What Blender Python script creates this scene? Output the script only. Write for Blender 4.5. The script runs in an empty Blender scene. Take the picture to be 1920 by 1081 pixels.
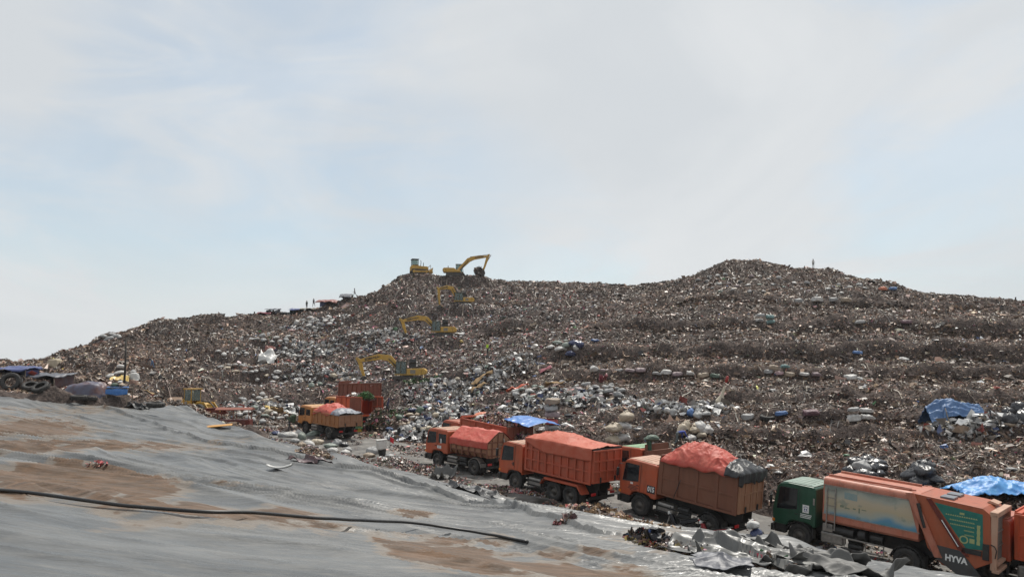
import bpy, bmesh, math, random
import numpy as np
from mathutils import Vector, Matrix, Euler
R = math.radians
random.seed(7); RNG = np.random.default_rng(11)
SC = bpy.context.scene
COL = SC.collection

# ------------------------------------------------------------------ camera
CZ = 10.0                    # eye height above the lowest ground
FPX, PITCH = 1400.0, math.atan(154.5/1400.0)
cam_d = bpy.data.cameras.new('camera'); cam = bpy.data.objects.new('camera', cam_d); COL.objects.link(cam)
cam_d.sensor_width = 36.0; cam_d.lens = 36.0*FPX/1920.0
cam_d.clip_start = 0.1; cam_d.clip_end = 6000
cam.location = (0, 0, CZ); cam.rotation_euler = (R(90)+PITCH, 0, 0)
SC.camera = cam

# ------------------------------------------------------------------ sky, sun, exposure
SUN_EL, SUN_AZ = R(60), R(24)          # azimuth measured clockwise from the view direction
world = bpy.data.worlds.new('World'); SC.world = world; world.use_nodes = True
def build_sky():
    nt = world.node_tree; N = nt.nodes; L = nt.links; N.clear()
    out = N.new('ShaderNodeOutputWorld'); bg = N.new('ShaderNodeBackground'); bg.inputs[1].default_value = 0.1
    sky = N.new('ShaderNodeTexSky'); sky.sky_type = 'NISHITA'; sky.sun_disc = False
    sky.sun_elevation = SUN_EL; sky.sun_rotation = SUN_AZ; sky.dust_density = 1.0; sky.air_density = 1.0; sky.ozone_density = 2.0
    tc = N.new('ShaderNodeTexCoord'); sep = N.new('ShaderNodeSeparateXYZ'); L.new(tc.outputs['Generated'], sep.inputs[0])
    def noise(scale, detail, rough, dist, loc, rot, st):
        mp = N.new('ShaderNodeMapping'); mp.inputs['Location'].default_value = loc; mp.inputs['Rotation'].default_value = rot; mp.inputs['Scale'].default_value = st; L.new(tc.outputs['Generated'], mp.inputs[0])
        n = N.new('ShaderNodeTexNoise'); n.inputs['Scale'].default_value = scale; n.inputs['Detail'].default_value = detail; n.inputs['Roughness'].default_value = rough; n.inputs['Distortion'].default_value = dist; L.new(mp.outputs[0], n.inputs[0]); return n.outputs[0]
    def mrange(src, a0, a1, b0, b1):
        r = N.new('ShaderNodeMapRange'); r.interpolation_type = 'SMOOTHSTEP'
        for q, v in zip((1, 2, 3, 4), (a0, a1, b0, b1)): r.inputs[q].default_value = v
        L.new(src, r.inputs[0]); return r.outputs[0]
    def math2(op, a, b):
        m = N.new('ShaderNodeMath'); m.operation = op
        for k, v in enumerate((a, b)):
            if isinstance(v, float): m.inputs[k].default_value = v
            else: L.new(v, m.inputs[k])
        return m.outputs[0]
    big = mrange(noise(1.5, 4, 0.45, 0.5, SKY_LOC, (0, 0, R(20)), (1, 1, 1.5)), 0.36, 0.62, 0.60, 0.98)        # broad veil with thin patches
    wisp = mrange(noise(4.2, 8, 0.62, 1.2, (0.7, 1.9, 0.3), (R(12), R(22), 0), (0.7, 0.9, 2.1)), 0.40, 0.75, 0.0, 0.45)
    low = mrange(sep.outputs['Z'], 0.03, 0.36, 0.93, 0.0)
    east = mrange(sep.outputs['X'], 0.02, 0.50, 0.0, 0.72)
    fac = math2('MAXIMUM', math2('MAXIMUM', big, low), east); fac = math2('MINIMUM', math2('ADD', fac, math2('MULTIPLY', wisp, 0.6)), 0.97)
    tint = N.new('ShaderNodeMix'); tint.data_type = 'RGBA'; tint.blend_type = 'MULTIPLY'; tint.inputs['Factor'].default_value = 1.0; L.new(sky.outputs[0], tint.inputs['A']); tint.inputs['B'].default_value = (1.10, 1.28, 1.20, 1)
    cr = N.new('ShaderNodeValToRGB'); cr.color_ramp.elements[0].position = 0.0; cr.color_ramp.elements[1].position = 1.0
    cr.color_ramp.elements[0].color = (6.15, 6.42, 6.65, 1); cr.color_ramp.elements[1].color = (7.0, 7.16, 7.26, 1)
    L.new(mrange(noise(2.6, 6, 0.55, 0.8, (4.1, 0.3, 2.2), (0, R(15), R(10)), (0.8, 0.8, 1.7)), 0.34, 0.68, 0.0, 1.0), cr.inputs[0])
    mix = N.new('ShaderNodeMix'); mix.data_type = 'RGBA'; L.new(fac, mix.inputs['Factor']); L.new(tint.outputs['Result'], mix.inputs['A']); L.new(cr.outputs[0], mix.inputs['B'])
    L.new(mix.outputs['Result'], bg.inputs[0]); L.new(bg.outputs[0], out.inputs[0])
SKY_LOC = (2.37, 0.26, 1.12)
build_sky()
sun_d = bpy.data.lights.new('sun', 'SUN'); sun_d.energy = 3.6; sun_d.angle = R(1.2); sun_d.color = (1.0, 0.955, 0.88)
sun = bpy.data.objects.new('sun', sun_d); COL.objects.link(sun)
sd = Vector((math.sin(SUN_AZ)*math.cos(SUN_EL), math.cos(SUN_AZ)*math.cos(SUN_EL), math.sin(SUN_EL)))
sun.rotation_euler = sd.to_track_quat('Z', 'Y').to_euler(); sun.location = (0, 0, 80)
SC.view_settings.view_transform = 'Standard'; SC.view_settings.look = 'None'; SC.view_settings.gamma = 1; SC.view_settings.exposure = 0.12
SC.cycles.max_bounces = 5; SC.cycles.diffuse_bounces = 2; SC.cycles.glossy_bounces = 2; SC.cycles.transmission_bounces = 3; SC.cycles.volume_bounces = 0
SC.cycles.caustics_reflective = False; SC.cycles.caustics_refractive = False

# ------------------------------------------------------------------ photo pixel + distance -> place in the world
CP, SP = math.cos(PITCH), math.sin(PITCH)
def elev(py):                 # height gained per metre forward (at the middle column)
    b = (540.5-py)/FPX
    return (SP+b*CP)/(CP-b*SP)
def world_at(px, py, D):
    b = (540.5-py)/FPX
    return Vector(((px-960)/FPX/(CP-b*SP)*D, D, CZ+elev(py)*D))
def px_of(x, y): return 960+FPX*x/y*1.0      # near enough for look-ups at ground level

# ------------------------------------------------------------------ noise
def hash2(ix, iy, seed):
    h = (ix.astype(np.int64)*374761393+iy.astype(np.int64)*668265263+seed*1442695041) & 0xFFFFFFFF
    h = ((h ^ (h >> 13))*1274126177) & 0xFFFFFFFF
    return ((h ^ (h >> 16)) & 0xFFFF)/65535.0
def vnoise(x, y, seed=0):
    x0 = np.floor(x); y0 = np.floor(y); fx = x-x0; fy = y-y0
    fx = fx*fx*(3-2*fx); fy = fy*fy*(3-2*fy)
    a = hash2(x0, y0, seed); b = hash2(x0+1, y0, seed); c = hash2(x0, y0+1, seed); d = hash2(x0+1, y0+1, seed)
    return (a+(b-a)*fx)*(1-fy)+(c+(d-c)*fx)*fy-0.5
def fbm(x, y, octs, seed=0, gain=0.5):
    r = 0; amp = 1.0
    for i in range(octs):
        r = r+amp*vnoise(x*(2**i)+17.3*i, y*(2**i)-9.1*i, seed+i); amp *= gain
    return r
def sstep(a, b, x):
    t = np.clip((x-a)/(b-a), 0, 1); return t*t*(3-2*t)

# ------------------------------------------------------------------ mesh builder
def rotm(rx=0, ry=0, rz=0): return Euler((rx, ry, rz)).to_matrix()
class MB:
    def __init__(s): s.v = []; s.f = []; s.m = []; s.sm = []
    def add(s, vs, fs, m=0, smooth=False):
        o = len(s.v); s.v += [tuple(v) for v in vs]
        for f in fs: s.f.append(tuple(i+o for i in f)); s.m.append(m); s.sm.append(smooth)
        return s
    def box(s, c, d, rot=None, m=0):
        hx, hy, hz = d[0]/2, d[1]/2, d[2]/2
        vs = [Vector((x, y, z)) for x in (-hx, hx) for y in (-hy, hy) for z in (-hz, hz)]
        if rot is not None: vs = [rot @ v for v in vs]
        c = Vector(c); vs = [v+c for v in vs]
        return s.add(vs, [(0, 1, 3, 2), (4, 6, 7, 5), (0, 4, 5, 1), (2, 3, 7, 6), (0, 2, 6, 4), (1, 5, 7, 3)], m)
    def b2(s, p0, p1, m=0):   # box by two corners
        return s.box([(a+b)/2 for a, b in zip(p0, p1)], [abs(b-a) for a, b in zip(p0, p1)], None, m)
    def prism(s, poly, y0, y1, m=0):     # poly in (x, z), extruded along y
        n = len(poly)
        vs = [(x, y0, z) for x, z in poly]+[(x, y1, z) for x, z in poly]
        fs = [tuple(range(n)), tuple(range(2*n-1, n-1, -1))]+[(i, n+i, n+(i+1) % n, (i+1) % n) for i in range(n)]
        return s.add(vs, fs, m)
    def prismx(s, poly, x0, x1, m=0):    # poly in (y, z), extruded along x
        n = len(poly)
        vs = [(x0, y, z) for y, z in poly]+[(x1, y, z) for y, z in poly]
        fs = [tuple(range(n)), tuple(range(2*n-1, n-1, -1))]+[(i, n+i, n+(i+1) % n, (i+1) % n) for i in range(n)]
        return s.add(vs, fs, m)
    def cyl(s, p0, p1, r0, r1=None, n=12, m=0, caps=True, smooth=True):
        r1 = r0 if r1 is None else r1
        p0 = Vector(p0); p1 = Vector(p1); d = (p1-p0).normalized()
        a = d.orthogonal().normalized(); b = d.cross(a)
        vs = []
        for p, r in ((p0, r0), (p1, r1)):
            for i in range(n):
                t = 2*math.pi*i/n; vs.append(p+a*(r*math.cos(t))+b*(r*math.sin(t)))
        s.add(vs, [(i, (i+1) % n, n+(i+1) % n, n+i) for i in range(n)], m, smooth)
        if caps: s.add(vs[:n], [tuple(range(n-1, -1, -1))], m); s.add(vs[n:], [tuple(range(n))], m)
        return s
    def lathe(s, prof, c=(0, 0, 0), axis='y', n=24, m=0, smooth=True):   # prof (radius, along axis)
        c = Vector(c); vs = []
        for r, h in prof:
            for i in range(n):
                t = 2*math.pi*i/n; a, b = r*math.cos(t), r*math.sin(t)
                vs.append(c+Vector({'y': (a, h, b), 'x': (h, a, b), 'z': (a, b, h)}[axis]))
        fs = []
        for k in range(len(prof)-1):
            for i in range(n): fs.append((k*n+i, k*n+(i+1) % n, (k+1)*n+(i+1) % n, (k+1)*n+i))
        return s.add(vs, fs, m, smooth)
    def tube(s, pts, r, n=8, m=0, caps=True):
        pts = [Vector(p) for p in pts]; vs = []; K = len(pts)
        rr = r if isinstance(r, (list, tuple)) else [r]*K
        a = None
        for k, p in enumerate(pts):
            d = (pts[min(k+1, K-1)]-pts[max(k-1, 0)]).normalized()
            a = d.orthogonal().normalized() if a is None else (a-d*a.dot(d)).normalized()
            b = d.cross(a)
            for i in range(n):
                t = 2*math.pi*i/n; vs.append(p+a*(rr[k]*math.cos(t))+b*(rr[k]*math.sin(t)))
        fs = [(k*n+i, k*n+(i+1) % n, (k+1)*n+(i+1) % n, (k+1)*n+i) for k in range(K-1) for i in range(n)]
        if caps: fs += [tuple(range(n-1, -1, -1)), tuple(range((K-1)*n, K*n))]
        return s.add(vs, fs, m, True)
    def grid(s, fn, nu, nv, m=0, smooth=True, two=False):
        vs = [fn(i/(nu-1), j/(nv-1)) for i in range(nu) for j in range(nv)]
        return s.add(vs, [(i*nv+j, (i+1)*nv+j, (i+1)*nv+j+1, i*nv+j+1) for i in range(nu-1) for j in range(nv-1)], m, smooth)
    def build(s, name, mats, parent=None, bevel=0.0, solid=0.0, fixn=True):
        me = bpy.data.meshes.new(name); me.from_pydata(s.v, [], s.f)
        mats = mats if isinstance(mats, (list, tuple)) else [mats]
        for mt in mats: me.materials.append(mt)
        me.polygons.foreach_set('material_index', s.m); me.polygons.foreach_set('use_smooth', s.sm)
        if fixn:
            bm = bmesh.new(); bm.from_mesh(me); bmesh.ops.recalc_face_normals(bm, faces=bm.faces); bm.to_mesh(me); bm.free()
        me.update()
        o = bpy.data.objects.new(name, me); COL.objects.link(o)
        if parent is not None: o.parent = parent
        if solid: md = o.modifiers.new('thickness', 'SOLIDIFY'); md.thickness = solid; md.offset = 0
        if bevel:
            md = o.modifiers.new('bevel', 'BEVEL'); md.width = bevel; md.segments = 2; md.limit_method = 'ANGLE'; md.angle_limit = R(35); md.use_clamp_overlap = True
        return o
def tag(o, label, cat, group=None):
    o['label'] = label; o['category'] = cat
    if group: o['group'] = group
    return o
def empty(name, loc=(0, 0, 0), rot=None):
    o = bpy.data.objects.new(name, None); o.empty_display_size = 0.3; COL.objects.link(o)
    o.location = loc
    if rot is not None: o.rotation_euler = rot
    return o
def np_mesh(name, V, F, mats, smooth=False, colors=None):
    """V (n,3) array, F (m,k) array of equal-sized faces; colors (n,3)"""
    me = bpy.data.meshes.new(name); n = len(V); m, k = F.shape
    me.vertices.add(n); me.vertices.foreach_set('co', np.ascontiguousarray(V, dtype=np.float32).ravel())
    me.loops.add(m*k); me.loops.foreach_set('vertex_index', np.ascontiguousarray(F, dtype=np.int32).ravel())
    me.polygons.add(m); me.polygons.foreach_set('loop_start', np.arange(0, m*k, k, dtype=np.int32))
    me.polygons.foreach_set('use_smooth', np.full(m, smooth, dtype=bool))
    for mt in (mats if isinstance(mats, (list, tuple)) else [mats]): me.materials.append(mt)
    if colors is not None:
        ca = me.color_attributes.new('col', 'FLOAT_COLOR', 'POINT')
        c4 = np.ones((n, 4), dtype=np.float32); c4[:, :3] = colors; ca.data.foreach_set('color', c4.ravel())
    me.update(calc_edges=True); me.validate()
    return me

# ------------------------------------------------------------------ materials
def mat(name, col, rough=0.6, col2=None, scale=3.0, detail=5, lo=0.35, hi=0.7, metal=0.0, bump=0.0, bscale=20.0, spec=0.5, alpha=None, stretch=(1, 1, 1)):
    m = bpy.data.materials.new(name); m.use_nodes = True; nt = m.node_tree; N = nt.nodes; L = nt.links
    b = N['Principled BSDF']; b.inputs['Base Color'].default_value = (*col, 1); b.inputs['Roughness'].default_value = rough
    b.inputs['Metallic'].default_value = metal; b.inputs['Specular IOR Level'].default_value = spec
    if col2 is not None or bump:
        tc = N.new('ShaderNodeTexCoord'); mp = N.new('ShaderNodeMapping'); mp.inputs['Scale'].default_value = stretch; L.new(tc.outputs['Object'], mp.inputs[0])
    if col2 is not None:
        nz = N.new('ShaderNodeTexNoise'); nz.inputs['Scale'].default_value = scale; nz.inputs['Detail'].default_value = detail; nz.inputs['Roughness'].default_value = 0.62
        L.new(mp.outputs[0], nz.inputs[0])
        cr = N.new('ShaderNodeValToRGB'); cr.color_ramp.elements[0].position = lo; cr.color_ramp.elements[1].position = hi
        cr.color_ramp.elements[0].color = (*col, 1); cr.color_ramp.elements[1].color = (*col2, 1)
        L.new(nz.outputs[0], cr.inputs[0]); L.new(cr.outputs[0], b.inputs['Base Color'])
    if bump:
        nb = N.new('ShaderNodeTexNoise'); nb.inputs['Scale'].default_value = bscale; nb.inputs['Detail'].default_value = 4; L.new(mp.outputs[0], nb.inputs[0])
        bp = N.new('ShaderNodeBump'); bp.inputs['Strength'].default_value = bump; bp.inputs['Distance'].default_value = 0.05; L.new(nb.outputs[0], bp.inputs['Height']); L.new(bp.outputs[0], b.inputs['Normal'])
    return m
def paint(name, col, dust=(0.30, 0.25, 0.20), amount=0.5, rough=0.5, rust=None):
    """vehicle paint with dust streaks and chips that belong to the surface"""
    m = bpy.data.materials.new(name); m.use_nodes = True; nt = m.node_tree; N = nt.nodes; L = nt.links
    b = N['Principled BSDF']; b.inputs['Roughness'].default_value = rough; b.inputs['Specular IOR Level'].default_value = 0.35
    tc = N.new('ShaderNodeTexCoord')
    n1 = N.new('ShaderNodeTexNoise'); n1.inputs['Scale'].default_value = 1.6; n1.inputs['Detail'].default_value = 8; n1.inputs['Roughness'].default_value = 0.68; L.new(tc.outputs['Object'], n1.inputs[0])
    mr = N.new('ShaderNodeMapRange'); mr.inputs[1].default_value = 0.38; mr.inputs[2].default_value = 0.78; mr.inputs[3].default_value = 0.04; mr.inputs[4].default_value = amount; L.new(n1.outputs[0], mr.inputs[0])
    mx = N.new('ShaderNodeMix'); mx.data_type = 'RGBA'; mx.inputs['A'].default_value = (*col, 1); mx.inputs['B'].default_value = (*dust, 1); L.new(mr.outputs[0], mx.inputs['Factor'])
    # vertical run-off streaks
    mp = N.new('ShaderNodeMapping'); mp.inputs['Scale'].default_value = (3.2, 3.2, 0.55); L.new(tc.outputs['Object'], mp.inputs[0])
    n2 = N.new('ShaderNodeTexNoise'); n2.inputs['Scale'].default_value = 1.0; n2.inputs['Detail'].default_value = 6; n2.inputs['Roughness'].default_value = 0.7; L.new(mp.outputs[0], n2.inputs[0])
    m2 = N.new('ShaderNodeMapRange'); m2.inputs[1].default_value = 0.50; m2.inputs[2].default_value = 0.76; m2.inputs[3].default_value = 0; m2.inputs[4].default_value = 0.6; L.new(n2.outputs[0], m2.inputs[0])
    rc = rust or (0.07, 0.035, 0.02)
    mx2 = N.new('ShaderNodeMix'); mx2.data_type = 'RGBA'; mx2.inputs['B'].default_value = (*rc, 1); L.new(mx.outputs['Result'], mx2.inputs['A']); L.new(m2.outputs[0], mx2.inputs['Factor'])
    L.new(mx2.outputs['Result'], b.inputs['Base Color'])
    return m
def vcol_mat(name, rough=0.7, spec=0.3, var=0.25, transl=0.0):
    m = bpy.data.materials.new(name); m.use_nodes = True; nt = m.node_tree; N = nt.nodes; L = nt.links
    b = N['Principled BSDF']; b.inputs['Roughness'].default_value = rough; b.inputs['Specular IOR Level'].default_value = spec
    at = N.new('ShaderNodeVertexColor'); at.layer_name = 'col'
    L.new(at.outputs[0], b.inputs['Base Color'])
    return m
M = {}
M['black'] = mat('black_paint', (0.012, 0.012, 0.013), 0.55, (0.035, 0.032, 0.028), 4)
M['chassis'] = mat('chassis_black', (0.010, 0.010, 0.011), 0.6, (0.045, 0.038, 0.03), 3)
M['rubber'] = mat('rubber', (0.012, 0.012, 0.013), 0.75, (0.05, 0.045, 0.04), 5, bump=0.2, bscale=30)
M['rim'] = mat('rim', (0.05, 0.05, 0.05), 0.5, (0.14, 0.12, 0.10), 6, metal=0.4)
M['glass'] = mat('dark_glass', (0.010, 0.012, 0.015), 0.06, spec=0.6)
M['lamp'] = mat('lamp_plastic', (0.6, 0.6, 0.58), 0.15)
M['amber'] = mat('amber_plastic', (0.7, 0.2, 0.02), 0.3)
M['redlamp'] = mat('red_plastic', (0.45, 0.02, 0.02), 0.3)
M['steel'] = mat('worn_steel', (0.22, 0.21, 0.20), 0.45, (0.38, 0.35, 0.31), 6, metal=0.6)
M['white'] = mat('white_plastic', (0.62, 0.61, 0.58), 0.55, (0.46, 0.43, 0.39), 4)
# ------------------------------------------------------------------ the ground: road, waste hill, liner-covered bank
S2 = math.sqrt(0.5)
def uv_of(x, y): return (-x+y)*S2, (x+y)*S2         # u along the road (away, left), v across it (towards the hill)
def xy_of(u, v): return (v-u)*S2, (u+v)*S2
ROAD_U = [-40, 0, 11, 15.5, 23, 30, 37, 45, 58, 66, 80, 100, 140]
ROAD_H = [11.5, 9.2, 8.55, 8.2, 7.3, 6.75, 6.75, 6.4, 5.9, 5.5, 4.9, 4.0, 3.0]
def road_z(u): return CZ-np.interp(u, ROAD_U, ROAD_H)
PROFILE = {   # photo column: (row, distance) from the foot of the slope to the crest
 -420: [(745, 56), (735, 75), (722, 110)], -150: [(742, 57), (720, 75), (706, 108)], 0: [(740, 57), (718, 64), (706, 76), (690, 104)],
 100: [(740, 58), (716, 70), (692, 90), (667, 118)], 200: [(752, 60), (722, 72), (692, 90), (660, 115), (632, 138)],
 300: [(772, 64), (737, 76), (700, 92), (662, 115), (634, 130), (617, 134), (606, 142)],
 400: [(792, 70), (767, 79), (737, 89), (700, 102), (662, 118), (627, 132), (591, 150)],
 500: [(812, 66), (795, 76), (767, 85), (730, 96), (690, 108), (650, 124), (615, 140), (585, 155)],
 600: [(835, 62), (802, 77), (767, 87), (730, 97), (690, 108), (650, 122), (610, 138), (575, 155)],
 700: [(850, 60), (815, 70), (777, 82), (735, 94), (712, 102), (680, 109), (640, 120), (600, 136), (557, 152)],
 765: [(858, 57), (822, 66), (782, 77), (740, 89), (712, 101), (680, 108), (632, 119), (610, 128), (570, 138), (515, 153)],
 800: [(862, 56), (825, 64), (790, 72), (750, 83), (713, 100), (680, 107), (631, 119), (622, 125), (570, 137), (540, 146), (515, 154)],
 880: [(880, 52), (835, 60), (795, 68), (760, 78), (715, 95), (680, 106), (630, 121), (612, 127), (571, 136), (562, 141), (521, 153)],
 960: [(905, 46), (845, 57), (800, 64), (760, 73), (720, 85), (680, 98), (640, 112), (600, 127), (560, 142), (527, 156)],
 1050: [(925, 43), (860, 52), (820, 57), (780, 64), (735, 75), (700, 86), (655, 100), (610, 118), (570, 135), (527, 156)],
 1150: [(950, 39), (870, 49), (830, 54), (790, 60), (740, 72), (700, 82), (665, 93), (620, 110), (575, 130), (534, 156)],
 1220: [(960, 37), (880, 47), (843, 52), (798, 58), (744, 70), (701, 82), (665, 91), (617, 109), (572, 127), (533, 152)],
 1300: [(975, 35.5), (890, 45), (845, 50), (800, 57), (747, 68), (702, 81), (665, 90), (613, 107), (570, 123), (517, 147)],
 1365: [(992, 33.5), (898, 43.2), (849, 48.7), (800, 56), (750, 66), (703, 80), (665, 89), (612, 105), (570, 118), (527, 134), (508, 142), (493, 145)],
 1430: [(1005, 32), (905, 42), (855, 47.5), (800, 55.5), (750, 65.5), (703, 79.5), (665, 88), (612, 104), (570, 117), (530, 132), (507, 140), (495, 145)],
 1470: [(1012, 31.5), (910, 41.5), (858, 47), (800, 55.2), (750, 65.2), (703, 79), (665, 87.5), (612, 103.5), (570, 116.5), (530, 132), (504, 146)],
 1560: [(1035, 30), (920, 40), (860, 46), (800, 54.6), (750, 64.5), (705, 78), (665, 86.5), (610, 102), (568, 116), (528, 132), (505, 145)],
 1650: [(1060, 28.5), (930, 38.5), (860, 45.5), (800, 54), (750, 63.5), (710, 75), (665, 86), (612, 100), (565, 116), (525, 137)],
 1800: [(1100, 26), (945, 36.5), (870, 43), (801, 53), (750, 62), (712, 72), (668, 83), (615, 98), (580, 112), (554, 126)],
 1920: [(1130, 24.5), (960, 35), (880, 42), (805, 52), (750, 61), (712, 71), (668, 82), (620, 96), (592, 108), (568, 122)],
 2100: [(1180, 22), (985, 33), (895, 40), (810, 50), (750, 60), (712, 70), (670, 80), (630, 93), (605, 105), (590, 118)],
 2500: [(1180, 20), (1000, 30), (905, 37), (820, 46), (760, 56), (720, 66), (680, 76), (650, 90), (635, 100), (628, 110)]}
DS = np.concatenate([np.geomspace(21, 40, 70)[:-1], np.geomspace(40, 160, 520)[:-1], np.geomspace(160, 420, 60)])
PXS = np.arange(-420, 2440, 1.7)
def build_heights():
    keys = sorted(PROFILE); tab = np.zeros((len(keys), len(DS))); foot = np.zeros(len(keys)); crest = np.zeros(len(keys))
    for i, k in enumerate(keys):
        d = np.array([q[1] for q in PROFILE[k]], float); z = np.array([elev(q[0])*q[1] for q in PROFILE[k]])
        dd = np.concatenate([[10], d, [d[-1]+6, d[-1]+40, d[-1]+120, 900]]); s0 = (z[1]-z[0])/(d[1]-d[0])
        zz = np.concatenate([[z[0]-s0*(d[0]-10)], z, [z[-1]-0.6, z[-1]-8, -6.0, -6.0]])
        zz[-2:] = np.minimum(zz[-2:], -6.0); zz[-3] = min(zz[-3], z[-1]-3)
        tab[i] = np.interp(DS, dd, zz); foot[i] = d[0]; crest[i] = d[-1]
    Z = np.zeros((len(PXS), len(DS)))
    for j in range(len(DS)): Z[:, j] = np.interp(PXS, keys, tab[:, j])
    cr = np.interp(PXS, keys, crest)
    # smooth along the distance a little
    k = np.array([1, 2, 3, 2, 1])/9.0
    Zp = np.pad(Z, ((0, 0), (2, 2)), 'edge'); Zs = sum(k[q]*Zp[:, q:q+Z.shape[1]] for q in range(5))
    return CZ+Zs, cr
HZ, CREST = build_heights()
AA = ((PXS-960)/FPX)[:, None]; XX = AA*DS[None, :]; YY = np.broadcast_to(DS[None, :], XX.shape)
UU, VV = uv_of(XX, YY)
PP = np.broadcast_to(PXS[:, None], XX.shape)
def right_mask(px): return sstep(960, 1180, px)
# benches cut across the slope
BENCH = {612: [(1150, 112), (1300, 107), (1500, 103), (1800, 98.5), (2100, 95)], 665: [(1050, 97), (1150, 93), (1300, 90), (1500, 87), (1800, 83.5), (2100, 80)],
         705: [(1050, 85), (1150, 82), (1300, 80.5), (1500, 78.6), (1650, 76), (1920, 72)], 570: [(1250, 126), (1500, 116), (1800, 114)],
         716: [(745, 101), (870, 96), (960, 91)], 641: [(760, 119), (860, 121), (930, 122)], 577: [(800, 135), (930, 139)], 668: [(300, 113), (400, 113), (470, 114)], 701: [(400, 101), (520, 103), (660, 103)], 651: [(500, 122), (660, 119)], 613: [(400, 140), (540, 139), (640, 138)], 736: [(300, 77), (420, 87), (520, 92)],
         752: [(1250, 68), (1500, 64.5), (1800, 62)], 783: [(1150, 61), (1400, 58), (1650, 57), (1920, 55)], 815: [(1200, 55), (1500, 52), (1920, 50.5)]}
hill = sstep(38.2, 41.5, VV+1.2*fbm(UU/3, VV/3, 3, 5))
left_hill = sstep(62.0, 65.5, UU+0.12*np.clip(VV-14, -20, 20))     # beyond the end of the liner the ground climbs at once
hill = np.maximum(hill, left_hill*sstep(-80, 0, VV+60))
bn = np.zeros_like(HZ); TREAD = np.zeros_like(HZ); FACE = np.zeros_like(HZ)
for row, pts in BENCH.items():
    db = np.interp(PXS, [p[0] for p in pts], [p[1] for p in pts])[:, None]+1.9*fbm(XX/13, YY*0+row, 4, row, 0.5)
    s = (YY-db)/(YY*0.011)
    wt = np.clip(0.9+0.8*vnoise(XX/10, YY*0+row*1.7, 3)+0.4*vnoise(XX/2.6, YY*0+row*0.7, 4), 0.0, 1.25)*sstep(pts[0][0]-120, pts[0][0]+60, PP)*(1-sstep(pts[-1][0], pts[-1][0]+(300 if pts[-1][0] > 1700 else 120), PP))
    amp = {665: 1.75, 705: 1.25, 612: 1.3, 570: 0.9}.get(row, 1.0 if pts[-1][0] < 1000 else 0.75)*wt; wid = {665: 1.3, 705: 1.1, 612: 1.1}.get(row, 0.8)
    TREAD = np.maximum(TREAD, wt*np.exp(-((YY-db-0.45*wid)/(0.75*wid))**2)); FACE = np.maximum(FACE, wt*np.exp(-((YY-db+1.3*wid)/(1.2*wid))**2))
    bn += amp*np.tanh(s/0.75)*np.exp(-np.abs(s)/3.6)
HZ = HZ+bn*hill
# left and middle: broken, lumpy shelves
lm = 1-right_mask(PP)
rid = 1-2*np.abs(fbm(XX/11+3, YY/5, 3, 21))
HZ = HZ+hill*((0.9*lm+0.45)*1.1*fbm(XX/12, YY/6, 3, 31)+0.75*fbm(XX/4.2, YY/2.6, 3, 41)+0.55*fbm(XX/1.5, YY/1.1, 3, 51)+0.20*fbm(XX/0.5, YY/0.45, 2, 61))
HZ = HZ+hill*lm*0.5*(rid-0.5)*sstep(70, 100, YY)
# the notch at the upper left of the photo and the knoll right of it
def bump_at(px, py, D, rx, ry, h):
    p = world_at(px, py, D)
    return h*np.exp(-(((XX-p.x)/rx)**2+((YY-p.y)/ry)**2)**1.4)
HZ = HZ+bump_at(375, 668, 112, 5.0, 3.0, -2.0)*1.0+bump_at(405, 655, 120, 6, 4, 1.2)
HZ = HZ+bump_at(1410, 500, 143, 9.5, 5, 0.8)
# flatten pads where the machines stand and the knoll they work on
rz = road_z(UU)-0.35
z_end = road_z(np.minimum(UU, 140))
GZ = rz+(HZ-rz)*hill
def gz(x, y):
    """height of the hill / yard ground"""
    x = np.asarray(x, float); y = np.asarray(y, float)
    px = 960+FPX*x/np.maximum(y, 1); i = np.clip((px-PXS[0])/1.7, 0, len(PXS)-1.001); j = np.clip(np.interp(y, DS, np.arange(len(DS))), 0, len(DS)-1.001)
    i0 = i.astype(int); j0 = j.astype(int); fi = i-i0; fj = j-j0
    h = (GZ[i0, j0]*(1-fi)+GZ[i0+1, j0]*fi)*(1-fj)+(GZ[i0, j0+1]*(1-fi)+GZ[i0+1, j0+1]*fi)*fj
    u, v = uv_of(x, y); r = road_z(u)+0.05*fbm(u/2.0, v/2.0, 3, 77)
    return np.where((v > 22) & (v < 41.5) & (u < 64), np.maximum(h, r), h)
def gzf(x, y): return float(gz(np.array([x]), np.array([y]))[0])
def pad(px, py, D, rx, ry, dz=0.0):
    global GZ
    p = world_at(px, py, D); w = np.exp(-(((XX-p.x)/rx)**2+((YY-p.y)/ry)**2)**3)
    GZ = GZ*(1-w)+(p.z+dz)*w
pad(752, 713, 101, 5.5, 3.4); pad(828, 631, 119, 5.0, 3.2); pad(862, 572, 136, 5.0, 3.2); pad(870, 518, 153, 6, 3.5); pad(786, 516, 154, 4.5, 3.0)
pad(372, 782, 79, 4.5, 3.5)
def hit(px, py, d0=22, d1=175):
    """first ground point on the ray through a photo pixel"""
    D = np.arange(d0, d1, 0.1); b = (540.5-py)/FPX
    x = (px-960)/FPX/(CP-b*SP)*D; z = CZ+elev(py)*D; g = gz(x, D)
    k = np.where(z <= g)[0]
    i = k[0] if len(k) else len(D)-1
    return Vector((x[i], D[i], float(g[i])))

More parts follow.
